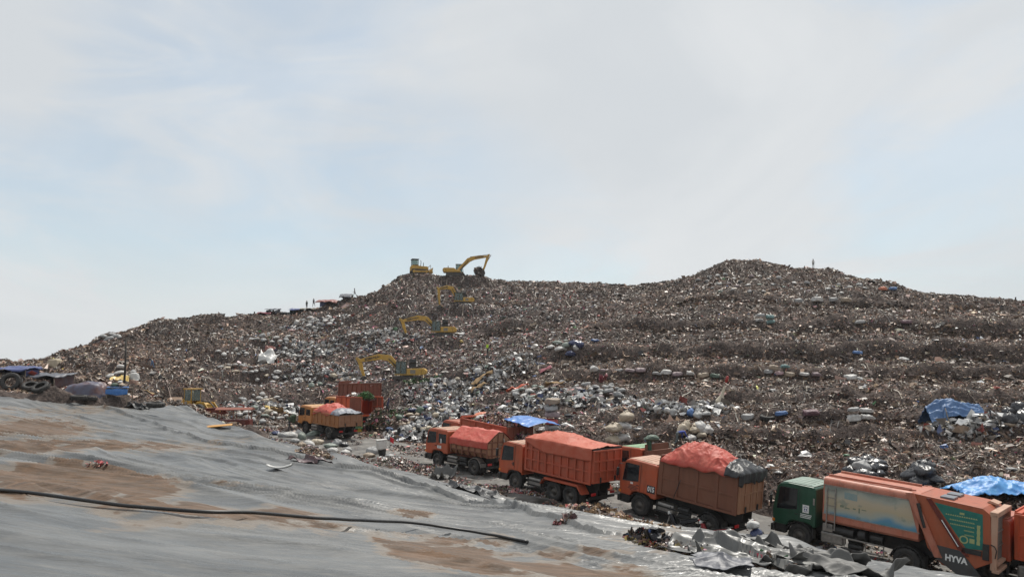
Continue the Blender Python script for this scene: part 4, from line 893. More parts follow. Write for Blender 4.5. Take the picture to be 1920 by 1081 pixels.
# --- third truck: tall brown box heaped under a red tarpaulin
def tall_box_truck():
    D = 38.9; x, y = from_px(1190, D, 1.2, 45)
    t = place_vehicle('tipper_truck', x, y, 45, 'orange-cab truck with a tall plain brown box body, number 015 on its cab', 'truck', wb=4.0)
    cab(t, P_OR, P_TANF, 2.4, -0.95, zr=2.74)
    chassis(t, -5.2, [-3.9], 2.35, 0.53)
    sub_frame(t, -1.1, -5.25, z1=1.36)
    dump_body(t, -1.0, -5.3, 1.40, 3.02, 2.3, P_BRN, 4, (0.50,), 0.04, 4, 1, P_TAN, rise=0.12, head=0.26, rib_w=0.16)
    side_guard(t, -0.9, -3.0, 2.4, 0.72)
    s = MB(); s.b2((-0.40, 1.195, 1.28), (-0.88, 1.204, 1.66)); st = s.build('number_sticker', M['inkb'], t)
    text_mesh('number_lettering', '015', 0.34, M['inkw'], t, (-0.64, 1.206, 1.47), (R(90), 0, R(180)), width=0.40, bold=0.012)
    s = MB(); s.b2((0.62, 1.213, 1.72-0.22), (0.46, 1.216, 1.60)); s.build('emblem_sticker', M['inkw'], t)
    s = MB()
    for k, (w, dx) in enumerate(((0.5, 0), (0.62, 0), (0.56, 0.04), (0.12, -0.1))): s.b2((0.82+dx-0.1, 1.213, 1.40-0.07*k), (0.82+dx-0.1-w, 1.2145, 1.43-0.07*k))
    s.build('door_lettering', M['inkb'], t)
    rd = MB(); rd.cyl((-2.05, 1.33, 1.40), (-2.35, 1.30, 2.35), 0.018, n=6); rd.build('prop_rod', M['black'], t)
    for s_ in (1, -1):
        f = MB(); fender_arc(f, -3.9, 0.5, 0.66, s_*0.70, s_*1.2, R(20), R(160)); f.build('mudguard', M['black'], t)
    x0, x1, hw = -1.12, -4.65, 1.24
    def cov(a, b):
        xx = x0+(x1-x0)*a; q = (b-0.5)*2; env = math.sin(math.pi*min(1, max(0, a)))**0.42; hump = 0.92*env*(0.72+0.28*math.sin(a*2.9+0.2))
        edge = 3.12+0.10*a+0.03*math.sin(xx*6+q)
        yy = q*hw; zz = edge+hump*max(0, 1-abs(q)**2.4)-(0.10+0.10*abs(math.sin(xx*2.3)))*max(0, abs(q)-0.93)/0.07
        return (xx, yy+0.05*(abs(q) > 0.95)*math.copysign(1, q), zz+crumple(xx, yy, 0.13, 511, 1.5)*max(0, 1-abs(q)**6))
    c = MB(); c.grid(world_pts(t, cov), 130, 84); tag(c.build('tarpaulin', T_RED, None, 0, 0.01), 'crumpled red tarpaulin bulging over the load of the tall brown truck', 'tarpaulin')
    def blk(a, b):
        xx = -4.62-0.80*a; q = (b-0.5)*2; yy = q*(hw+0.10); zz = 3.30-0.05*a+0.42*max(0, 1-abs(q)**2.4)*(1-a)**0.8
        rag = 0.28+0.22*float(vnoise(np.array([b*13.0]), np.array([0.5]), 4)[0]+0.5)
        if a > 0.82: k = (a-0.82)/0.18; xx = -5.44-0.03*math.sin(b*30); zz = 3.24-k*rag*1.25
        elif abs(q) > 0.9: zz -= (abs(q)-0.9)/0.1*rag*0.6
        return (xx, yy, zz+crumple(xx*1.4, yy*1.4, 0.05, 521))
    c = MB(); c.grid(world_pts(t, blk), 40, 70); tag(c.build('plastic_sheet', T_BLK, None, 0, 0.012), 'ragged black plastic hanging over the rear corner of the tall brown truck', 'plastic sheet')
    return t
T3 = tall_box_truck()

# --- the compactor with the green cab
def compactor_truck():
    D = 35.9; x, y = from_px(1481, D, 1.2, 46)
    t = place_vehicle('compactor_truck', x, y, 46, 'dark green cab garbage compactor with a faded painted mural along its side', 'truck', wb=4.6)
    cab(t, P_GRN, mat('pale_green_roof', (0.16, 0.23, 0.19), 0.5, (0.26, 0.32, 0.27), 4), 2.45, -0.72, zr=2.86)
    chassis(t, -6.9, [-4.6], 2.45, 0.53, tanks=True)
    b = MB()
    for s in (1, -1): b.b2((-1.0, s*0.36, 0.98), (-6.8, s*0.47, 1.42))
    b.build('sub_frame', M['chassis'], t)
    # hopper body: rounded shoulders
    hw = 1.24
    def sec(k=1.0):
        pts = []
        for i in range(7): a = R(90)*i/6; pts.append((hw-0.26+0.26*math.cos(a), 3.16+0.26*math.sin(a)))
        pts2 = [(-y_, z_) for y_, z_ in reversed(pts)]
        return [(hw-0.08, 1.42)]+[(hw, 1.52)]+pts+pts2+[(-hw, 1.52), (-hw+0.08, 1.42)]
    b = MB(); b.prismx(sec(), -1.05, -5.05); bo = b.build('compactor_body', P_RED, t, 0.01)
    # the painted mural panel, bleached into bands
    m = bpy.data.materials.new('faded_mural'); m.use_nodes = True; nt = m.node_tree; N = nt.nodes; L = nt.links; bs = N['Principled BSDF']; bs.inputs['Roughness'].default_value = 0.5
    tc = N.new('ShaderNodeTexCoord'); nz = N.new('ShaderNodeTexNoise'); nz.inputs['Scale'].default_value = 1.3; nz.inputs['Detail'].default_value = 6; L.new(tc.outputs['Object'], nz.inputs[0])
    sp = N.new('ShaderNodeSeparateXYZ'); L.new(tc.outputs['Object'], sp.inputs[0]); ma = N.new('ShaderNodeMath'); ma.operation = 'MULTIPLY_ADD'; ma.inputs[1].default_value = 0.55; L.new(nz.outputs[0], ma.inputs[0]); L.new(sp.outputs['Z'], ma.inputs[2])
    sx = N.new('ShaderNodeMath'); sx.operation = 'MULTIPLY_ADD'; sx.inputs[1].default_value = 0.04; L.new(sp.outputs['X'], sx.inputs[0]); L.new(ma.outputs[0], sx.inputs[2])
    mr = N.new('ShaderNodeMapRange'); mr.inputs[1].default_value = 1.85; mr.inputs[2].default_value = 3.25; L.new(sx.outputs[0], mr.inputs[0])
    cr = N.new('ShaderNodeValToRGB'); e = cr.color_ramp.elements; e[0].position = 0; e[0].color = (.075, .22, .27, 1); e[1].position = 1; e[1].color = (.21, .23, .20, 1)
    for p_, c_ in ((0.13, (.10, .25, .37, 1)), (0.28, (.33, .36, .32, 1)), (0.48, (.43, .36, .24, 1)), (0.68, (.45, .385, .28, 1)), (0.85, (.34, .35, .30, 1))): k = e.new(p_); k.color = c_
    L.new(mr.outputs[0], cr.inputs[0])
    n2 = N.new('ShaderNodeTexNoise'); n2.inputs['Scale'].default_value = 2.2; n2.inputs['Detail'].default_value = 5; L.new(tc.outputs['Object'], n2.inputs[0]); m2 = N.new('ShaderNodeMapRange'); m2.inputs[1].default_value = 0.60; m2.inputs[2].default_value = 0.68; m2.inputs[4].default_value = 0.5; L.new(n2.outputs[0], m2.inputs[0])
    mx = N.new('ShaderNodeMix'); mx.data_type = 'RGBA'; mx.inputs['B'].default_value = (.13, .20, .17, 1); L.new(m2.outputs[0], mx.inputs['Factor']); L.new(cr.outputs[0], mx.inputs['A']); L.new(mx.outputs['Result'], bs.inputs['Base Color'])
    for s in (1, -1):
        b = MB(); b.prism([(-1.12, 1.82), (-1.12, 3.06), (-4.65, 3.06), (-5.0, 1.82)], s*hw, s*(hw+0.006)); b.build('painted_panel', m, bo)
    b = MB(); b.prism([(-2.0, 2.62), (-2.0, 2.92), (-2.55, 2.90), (-2.55, 2.60)], hw+0.006, hw+0.009); b.build('faded_picture_patch', mat('bleached_blue', (.19, .28, .29), .6, (.27, .31, .28), 9), bo)
    b = MB()
    for (cx, cz, w, h) in ((-1.82, 2.27, .16, .10), (-2.02, 2.22, .22, .05), (-2.38, 2.25, .12, .06), (-2.62, 2.22, .06, .22), (-2.75, 2.28, .2, .04)): b.b2((cx, hw+0.006, cz-h/2), (cx-w, hw+0.009, cz+h/2))
    b.build('faded_figure_patch', mat('mural_green', (.12, .16, .11), .6, (.22, .24, .17), 12), bo)
    for s in (1, -1):
        for (xe, zz) in ((-4.8, 3.09), (-5.1, 1.805)): b = MB(); b.b2((-1.06, s*hw, zz-.017), (xe, s*(hw+0.02), zz+.017)); b.build('trim_strip', M['steel'], bo)
    rl = MB(); rl.b2((-1.1, 0.70, 3.41), (-4.6, 0.78, 3.52)); rl.build('roof_rail', P_RED, bo, 0.01); rl = MB(); rl.b2((-1.1, -0.78, 3.41), (-4.6, -0.70, 3.52)); rl.build('roof_rail', P_RED, bo, 0.01)
    rl = MB(); rl.tube([(-1.2, 0.95, 3.40), (-3.0, 0.98, 3.42), (-4.8, 0.8, 3.47)], 0.03); rl.build('roof_pipe', P_RED, bo)
    ld = MB()
    for x_ in (-1.25, -1.62): ld.b2((x_-0.02, hw+0.03, 1.12), (x_+0.02, hw+0.07, 3.0))
    for z_ in (1.15, 1.5, 1.85, 2.2, 2.55, 2.9): ld.b2((-1.25, hw+0.035, z_-0.015), (-1.62, hw+0.065, z_+0.015))
    ld.build('ladder', M['steel'], t)
    # tailgate with cylinders, sign and charcoal hopper
    b = MB(); hw2 = hw+0.01
    b.prism([(-4.72, 3.42), (-7.35, 3.30), (-7.62, 3.10), (-7.72, 1.25), (-6.9, 0.72), (-5.95, 0.72), (-5.40, 1.30)], -hw2, hw2); tg = b.build('tailgate', paint('deep_orange_paint', (.36, .085, .035), (.30, .13, .08), .5, .5), t, 0.02)
    chrome = mat('chrome_rod', (.6, .6, .6), .2, metal=.8)
    for s in (1, -1):
        b = MB(); b.prism([(-4.52, 3.40), (-4.84, 3.44), (-5.98, 1.02), (-5.70, 0.98)], s*hw2, s*(hw2+0.10)); b.build('hinge_beam', P_RED, tg, 0.015)
        b = MB(); b.prism([(-5.30, 3.32), (-5.48, 3.34), (-6.92, 1.30), (-6.66, 1.30)], s*hw2, s*(hw2+0.05)); b.build('slide_channel', P_DKR, tg, 0.01)
        b = MB(); b.cyl((-5.92, s*(hw2+0.085), 2.55), (-6.55, s*(hw2+0.085), 1.62), 0.028, n=8); b.build('ram_rod', chrome, tg)
        b = MB(); b.cyl((-5.02, s*(hw2+0.08), 3.05), (-5.30, s*(hw2+0.08), 2.1), 0.07, n=10); b.build('hydraulic_ram', M['black'], tg)
    for s in (1, -1):
        b = MB(); b.prism([(-5.62, 3.20), (-7.36, 3.06), (-7.40, 1.66), (-6.80, 1.60)], s*hw2, s*(hw2+0.008)); sg = b.build('green_sign', mat('green_sign_paint', (.008, .125, .100), .55, (.018, .175, .14), 5), tg)
    ink = mat('faded_yellow_ink', (.33, .36, .16), .6)
    for i, (xa, xb, z) in enumerate(((-6.05, -7.2, 2.82), (-6.2, -7.1, 2.64), (-6.22, -7.1, 2.47), (-6.72, -7.08, 2.30), (-6.75, -7.08, 2.13))):
        b = MB(); n = 14; b.b2((xa, hw2+0.008, z-0.026), (xb, hw2+0.0084, z-0.018))
        for k in range(n):
            q0 = xa+(xb-xa)*k/n; q1 = xa+(xb-xa)*(k+0.62)/n; b.b2((q0, hw2+0.008, z-0.022), (q1, hw2+0.011, z+0.022))
        b.build('sign_lettering', ink, tg)
    b = MB(); b.b2((-7.18, hw2+0.008, 2.6), (-7.28, hw2+0.0105, 1.82)); 
    for k in range(4): b.b2((-7.17, hw2+0.008, 2.6-0.22*k), (-7.29, hw2+0.012, 2.48-0.22*k))
    b.build('sign_column', ink, tg)
    b = MB(); fender_arc(b, -6.72, 1.93, 0.16, hw2+0.008, hw2+0.011, 0, R(359), 0.05, 20); b.build('sign_emblem', ink, tg)
    b = MB(); b.b2((-6.92, hw2+0.008, 2.02), (-7.1, hw2+0.011, 1.84)); b.build('sign_emblem', ink, tg); b = MB(); b.b2((-6.55, hw2+0.008, 2.98), (-6.72, hw2+0.011, 2.90)); b.build('sign_emblem', ink, tg)
    for s in (1, -1):
        b = MB(); b.prism([(-5.42, 1.50), (-6.62, 1.46), (-7.55, 0.42), (-7.30, 0.30), (-6.6, 0.45), (-5.62, 1.02)], s*(hw2+0.002), s*(hw2+0.055)); hp = b.build('hopper_side', M['darkpanel'], tg, 0.01)
    text_mesh('maker_lettering', 'HYVA', 0.34, M['inkw'], tg, (-6.47, hw2+0.058, 1.08), (R(90), 0, R(180)), width=0.80, bold=0.014)
    b = MB(); b.box((-7.5, hw2+0.03, 1.62), (0.22, 0.07, 0.62)); b.box((-7.0, hw2+0.03, 1.52), (0.7, 0.04, 0.2)); b.build('control_box', M['black'], tg, 0.01)
    # rear frame round a grey shutter
    b = MB()
    for s in (1, -1): b.b2((-7.64, s*1.24, 0.95), (-7.86, s*1.06, 3.12))
    b.b2((-7.60, -1.24, 3.02), (-7.88, 1.24, 3.22)); b.b2((-7.70, -1.06, 1.12), (-7.90, 1.06, 1.24)); b.b2((-7.70, -1.24, 0.86), (-7.95, 1.24, 0.98)); b.build('rear_frame', P_TANF, tg, 0.02)
    b = MB(); b.b2((-7.70, -1.06, 1.24), (-7.75, 1.06, 3.02)); 
    b.build('rear_shutter', mat('grey_shutter', (.12, .115, .105), .7, (.17, .16, .14), 5), tg)
    for zz in (2.36, 1.80): b = MB(); b.b2((-7.752, -1.06, zz-.02), (-7.79, 1.06, zz+.02)); b.build('shutter_rail', M['steel'], tg)
    b = MB(); b.prism([(-7.2, 3.335), (-7.55, 3.27), (-7.6, 3.34), (-7.3, 3.42)], -0.9, -0.2); b.build('beacon_hood', P_TANF, tg)
    gh = mat('grey_hatch', (.14, .15, .17), .4)
    for yy in (0.6, -0.4): b = MB(); b.b2((-5.75, yy-.35, 3.36), (-6.25, yy+.35, 3.44)); b.build('roof_hatch', gh, tg)
    b = MB(); b.tube([(-7.66, 1.27, 1.95), (-7.8, 1.3, 1.9), (-7.86, 1.26, 1.75), (-7.82, 1.27, 1.45)], 0.02, 6); b.build('hose', M['black'], tg)
    # running gear on the left: step rail, tanks, cables
    b = MB(); b.b2((-1.0, 1.16, 0.86), (-3.7, 1.21, 0.92))
    for x_ in (-1.05, -2.0, -2.9, -3.65): b.b2((x_, 1.13, 0.5), (x_-0.05, 1.17, 0.9))
    b.b2((-2.7, 1.13, 0.44), (-3.65, 1.17, 0.5)); b.build('underrun_rail', M['steel'], t, 0.008)
    b = MB(); b.b2((-1.05, 0.85, 1.0), (-1.5, 1.2, 1.35)); b.build('tool_box', M['steel'], t, 0.02)
    for (xa, xb, yy, rr) in ((-1.6, -2.4, 1.0, .2), (-2.6, -2.9, .95, .26), (-3.1, -3.6, .95, .17)): b = MB(); b.cyl((xa, yy, 1.11), (xb, yy, 1.11), rr); b.build('hydraulic_tank', M['black'], t)
    for s in (1, -1): b = MB(); fender_arc(b, -4.6, 0.5, 0.66, s*0.72, s*1.22, R(5), R(165)); b.b2((-5.24, s*0.72, 0.42), (-5.20, s*1.22, 0.75)); b.build('mudguard', M['black'], t, 0.01)
    # door badge and lettering, grab handle
    b = MB(); b.b2((-0.12, 1.225, 1.62), (-0.42, 1.231, 1.98)); bd = b.build('door_badge', M['inkw'], t)
    b = MB(); fender_arc(b, -0.27, 1.80, 0.12, 1.231, 1.233, R(30), R(150), 0.025); b.b2((-0.20, 1.231, 1.74), (-0.25, 1.2335, 1.82)); b.b2((-0.29, 1.231, 1.74), (-0.34, 1.2335, 1.82)); fender_arc(b, -0.27, 1.79, 0.12, 1.231, 1.233, R(220), R(320), 0.02); b.build('badge_emblem', M['inkblue'], bd)
    b = MB()
    for k in range(3): b.b2((-0.02, 1.225, 1.52-0.07*k), (-0.55+0.02*k, 1.2275, 1.555-0.07*k))
    b.build('door_lettering', M['inkw'], t)
    b = MB(); b.b2((-0.60, 1.23, 2.05), (-0.68, 1.245, 2.35)); b.build('grab_handle', M['steel'], t)
    return t
T4 = compactor_truck()

# --- small ochre truck at the far end of the row
def small_skip_truck():
    D = 69.0; x, y = from_px(577, D, 1.1, 44)
    u, v = uv_of(x, y)
    t = place_vehicle('garbage_truck', x, y, 44, 'ochre-cab truck with a low tan bin under a sagging red tarpaulin', 'truck', wb=4.1)
    cab(t, P_OCH, mat('ochre_roof', (.55, .30, .12), .5, (.6, .38, .2), 4), 2.25, -1.0, crew=True, zr=2.55)
    chassis(t, -5.6, [-4.1], 2.25, 0.47)
    sub_frame(t, -1.3, -5.7, z1=1.2)
    dump_body(t, -1.5, -5.8, 1.2, 2.2, 2.3, P_OCB, 6, (0.5,), 0.06, 4, 1, P_TAN)
    side_guard(t, -0.9, -3.2, 2.2, 0.7)
    for s in (1, -1):
        f = MB(); fender_arc(f, -4.1, 0.47, 0.58, s*0.7, s*1.12, R(15), R(165)); f.build('mudguard', M['steel'], t)
    hw = 1.24
    def cov(a, b):
        xx = -1.4-3.6*a; q = (b-0.5)*2; yy = q*hw; zz = 2.26+0.62*math.sin(math.pi*min(1, a*0.92+0.12))**0.9*max(0, 1-abs(q)**2.2)-0.3*max(0, abs(q)-0.88)/0.12*(0.6+0.4*math.sin(xx*3))
        return (xx, yy, zz+crumple(xx, yy, 0.11, 531))
    c = MB(); c.grid(world_pts(t, cov), 70, 50); tag(c.build('tarpaulin', T_RED, None, 0, 0.012), 'sagging red tarpaulin on the low bin of the ochre-cab truck', 'tarpaulin')
    def gv(a, b):
        xx = -4.5-1.4*a; q = (b-0.5)*2; yy = q*(hw+0.03); zz = 2.30+0.34*(1-a)*max(0, 1-abs(q)**2)-0.22*max(0, abs(q)-0.85)/0.15*(0.5+0.5*math.sin(b*40))
        return (xx, yy, zz+crumple(xx, yy, 0.08, 541))
    c = MB(); c.grid(world_pts(t, gv), 24, 36); tag(c.build('plastic_sheet', T_GRY, None, 0, 0.012), 'grey plastic over the rear end of the low bin of the ochre-cab truck', 'plastic sheet')
    return t
T5 = small_skip_truck()

# --- the truck unloading behind it, its high doors swung open
def unloading_truck():
    D = 77.0; x, y = from_px(622, D, 1.2, 44)
    z0 = gzf(x, y)
    zf = CZ+elev(816)*D
    t = place_vehicle('tipper_truck', x, y, 44, 'orange truck with its rear doors swung open behind the ochre-cab truck, greenery on its load', 'truck', (zf+0.9, zf+0.9), wb=4.2)
    cab(t, P_OCH, mat('peach_roof', (.60, .34, .17), .5, (.66, .42, .26), 4), 2.4, -1.0, crew=True, zr=2.95)
    chassis(t, -5.9, [-4.2], 2.4, 0.5)
    x0, x1, hw = -1.3, -5.9, 1.2
    b = MB(); b.b2((x0, -hw, 1.25), (x1, hw, 1.35))
    for s in (1, -1): b.b2((x0, s*hw, 1.25), (x1, s*(hw-0.06), 3.1))
    b.b2((x0, -hw+0.06, 1.35), (x0-0.06, hw-0.06, 3.1)); b.build('dump_body', paint('bright_red_orange', (.62, .10, .03), (.5, .16, .08), .3, .45), t)
    b = MB()
    for s in (1, -1):
        for k in range(6): xx = x0+0.05+(x1-x0-0.1)*k/5; b.b2((xx-0.04, s*hw, 1.3), (xx+0.04, s*(hw+0.05), 3.05))
        b.b2((x0, s*(hw+0.001), 3.0), (x1, s*(hw+0.06), 3.1)); b.b2((x0, s*(hw+0.001), 1.25), (x1, s*(hw+0.06), 1.34))
    b.build('side_rib_frame', P_OR2, t)
    for s, ang in ((1, 128), (-1, 62)):
        d = Matrix.Rotation(s*R(ang), 3, 'Z')
        b = MB(); c = d @ Vector((0, -s*0.6, 0)); b.box((x1-0.04+c.x, s*(hw+0.02)+c.y, 2.15), (0.05, 1.2, 1.8), d)
        do = b.build('rear_door', P_RUST, t)
        f = MB()
        for q in (0.03, 0.6, 1.17): c = d @ Vector((-0.05, -s*q, 0)); f.box((x1-0.04+c.x, s*(hw+0.02)+c.y, 2.15), (0.05, 0.07, 1.84), d)
        for z in (1.27, 2.15, 3.03): c = d @ Vector((-0.05, -s*0.6, 0)); f.box((x1-0.04+c.x, s*(hw+0.02)+c.y, z), (0.045, 1.2, 0.07), d)
        f.build('door_frame', P_OR2, do)
    p = t.matrix_world @ Vector((-3.6, 0, 2.9)); rot = math.pi/2+R(44)
    heap(p.x, p.y, 2.1, 1.05, 0.55, 900, 0.9, 'truck_load', 'mixed rubbish filling the orange truck with open doors', lambda a, b: p.z-0.05, rot, 0.15, 0.5)
    p2 = t.matrix_world @ Vector((-5.2, 0.3, 3.1))
    heap(p2.x, p2.y, 0.75, 0.75, 0.6, 700, 0.0, 'plant_cuttings', 'fresh green plant cuttings on the rear of the truck with open doors', lambda a, b: p2.z-0.1, 0, 0.12, 0.4, ((.05, .13, .03), 0.92))
    p3 = t.matrix_world @ Vector((-7.0, -0.1, 1.2))
    heap(p3.x, p3.y, 1.3, 1.2, 1.5, 1500, 0.6, 'spilled_load', 'wet refuse sliding out behind the truck with open doors', lambda a, b: p3.z-0.7, rot, 0.12, 0.5, ((.05, .075, .03), 0.25))
    return t
T6 = unloading_truck()

# --- rust-brown tipper behind that one, box only showing
def back_tipper():
    D = 85.0; x, y = from_px(628, D, 1.2, 44); zf = CZ+elev(812)*D+1.6
    t = place_vehicle('tipper_truck', x, y, 44, 'rust-brown truck body standing up behind the orange truck with open doors', 'truck', (zf, zf), wb=4.2)
    cab(t, P_RUST, P_RUST, 2.4, -0.9, zr=2.6)
    chassis(t, -5.9, [-4.2], 2.4, 0.5); sub_frame(t, -1.2, -6.0, z1=1.5)
    dump_body(t, -1.2, -5.8, 1.6, 3.95, 2.5, P_RUST, 5, (0.5,), 0.08, 5, 2, P_RUST, rise=0.1, head=0.3)
    p = t.matrix_world @ Vector((-3.9, 0, 3.75))
    heap(p.x, p.y, 1.9, 1.05, 0.5, 700, 1.0, 'truck_load', 'white and pink rags on top of the rust-brown truck', lambda a, b: p.z, math.pi/2+R(44), 0.2, 0.55, ((.62, .5, .46), 0.45))
    return t
T7 = back_tipper()

# --- orange tipper heaped with rubbish, in the second lane behind the first truck
def loaded_tipper():
    D = 57.6; x, y = from_px(845, D, 1.2, 42); zf = CZ+elev(867)*D+0.35
    t = place_vehicle('tipper_truck', x, y, 42, 'red-orange truck heaped with loose rubbish behind the peaked red cover', 'truck', (zf, zf-0.25), wb=4.3)
    cab(t, P_OR2, P_RED, 2.4, -0.9, zr=2.78)
    chassis(t, -6.3, [-4.3], 2.4, 0.5); sub_frame(t, -1.2, -6.4)
    dump_body(t, -1.15, -6.4, 1.35, 3.15, 2.45, P_OR2, 3, (), 0.05, 4, 1, P_RUST, rise=-0.12, head=0.15, rib_w=0.12)
    p = t.matrix_world @ Vector((-3.9, -0.1, 3.0))
    heap(p.x, p.y, 2.7, 1.15, 0.75, 2600, 0.95, 'truck_load', 'loose colourful rubbish heaped above the red-orange truck', lambda a, b: p.z, math.pi/2+R(42), 0.1, 0.42, ((.55, .40, .30), 0.2))
    p = t.matrix_world @ Vector((-6.7, -0.1, 2.2))
    heap(p.x, p.y, 1.1, 1.3, 1.3, 1500, 0.9, 'spilled_load', 'rubbish pouring from the tail of the red-orange truck', lambda a, b: p.z-0.9, 0, 0.12, 0.45)
    M2 = t.matrix_world.copy()
    def cov(a, b):
        xx = -5.4-2.6*a; q = (b-0.5)*2; return (xx, -0.9+1.6*q, 3.45-0.28*a+0.22*max(0, 1-q*q)+crumple(xx, q, 0.06, 551))
    c = MB(); c.grid(lambda a, b: M2 @ Vector(cov(a, b)), 30, 30); tag(c.build('tarpaulin', T_BLU, None, 0, 0.012), 'faded blue sheet thrown over the tail of the rubbish-heaped truck', 'tarpaulin')
    return t
T8 = loaded_tipper()

# --- green and orange truck mostly hidden behind the tall brown one
def hidden_truck():
    D = 44.6; x, y = from_px(1178, D, 1.2, 42); zf = float(road_z(uv_of(x, y)[0]))+0.1
    t = place_vehicle('garbage_truck', x, y, 42, 'truck with a pale green roof hidden behind the tall brown box truck', 'truck', (zf-.05, zf-.1), wb=4.2)
    cab(t, P_OR, mat('light_green_roof', (.20, .34, .19), .5, (.30, .42, .26), 4), 2.4, -0.8, zr=2.52)
    chassis(t, -4.5, [-3.5], 2.4, 0.5); sub_frame(t, -1.0, -4.6)
    dump_body(t, -0.95, -4.6, 1.25, 2.05, 2.3, P_BRN, 5, (0.5,), 0.06, 4, 1, P_BRN, head=0.7)
    b = MB(); b.cyl((-1.0, 0.75, 1.9), (-1.0, 0.75, 3.1), 0.16, 0.14, 14); b.build('exhaust_stack', P_GRN, t)
    return t
T9 = hidden_truck()

# --- red-orange tipper leaving the picture at the right edge
def edge_tipper():
    D = 31.2; px = 1868; h = 45
    xx, yy = from_px(px, D, 1.25, h); hx, hy = -math.sin(R(h)), math.cos(R(h)); x, y = xx+hx*0.9, yy+hy*0.9
    t = place_vehicle('tipper_truck', x, y, h, 'red-orange tipper cut off by the right edge behind the green-cab compactor', 'truck', wb=4.4)
    cab(t, P_OR2, P_RED, 2.4, -0.75, zr=2.7)
    chassis(t, -6.4, [-4.4], 2.4, 0.5); sub_frame(t, -0.9, -6.4)
    dump_body(t, -0.9, -6.4, 1.25, 3.0, 2.5, paint('vermilion_paint', (.50, .075, .025), (.40, .13, .07), .35, .5), 3, (0.52,), 0.05, 4, 1, None, rise=0.0, head=0.12, rib_w=0.12)
    return t
T10 = edge_tipper()
# ------------------------------------------------------------------ yellow machines
P_YEL = paint('machine_yellow', (0.54, 0.31, 0.04), (0.34, 0.25, 0.13), 0.7, 0.55, (0.10, 0.06, 0.03))
M['track'] = mat('track_steel', (0.025, 0.023, 0.021), 0.7, (0.10, 0.085, 0.07), 5)
M['decal'] = mat('black_decal', (0.012, 0.012, 0.014), 0.5)
def ribbon(pts, th):            # polygon round a centre line with a thickness at each point
    up, dn = [], []
    for i, p in enumerate(pts):
        a = Vector(pts[max(i-1, 0)]); b = Vector(pts[min(i+1, len(pts)-1)]); d = (b-a).normalized(); n = Vector((-d.y, d.x)); p = Vector(p)
        up.append(tuple(p+n*th[i]/2)); dn.append(tuple(p-n*th[i]/2))
    return up+dn[::-1]
def track_frame(t, L=4.1, h=0.92, y=1.15, w=0.55, mname='track'):
    for s in (1, -1):
        b = MB(); r = h/2; n = 9; pts = []
        for i in range(n): a = R(90)-R(180)*i/(n-1); pts.append((L/2-r+r*math.cos(a), r+r*math.sin(a)))
        for i in range(n): a = R(270)-R(180)*i/(n-1); pts.append((-L/2+r+r*math.cos(a), r+r*math.sin(a)))
        b.prism(pts, s*(y-w/2), s*(y+w/2))
        for i in range(len(pts)):
            p, q = Vector(pts[i]), Vector(pts[(i+1) % len(pts)]); ll = (q-p).length; k = max(1, int(ll/0.19))
            for j in range(k):
                c = p+(q-p)*((j+0.5)/k); d = (q-p).normalized(); ang = math.atan2(d.y, d.x); b.box((c.x, s*y, c.y), (0.05, w+0.04, 0.07), Matrix.Rotation(-ang, 3, 'Y'))
        o = b.build(mname, M['track'], t)
        f = MB(); f.box((0, s*(y+w/2+0.015), r), (L-1.3, 0.04, 0.34))
        for xx in (-L/2+r, L/2-r): f.cyl((xx, s*(y+w/2), r), (xx, s*(y+w/2+0.05), r), r*0.62, n=16)
        f.build('track_frame', P_YEL if mname == 'crawler' else M['track'], o)
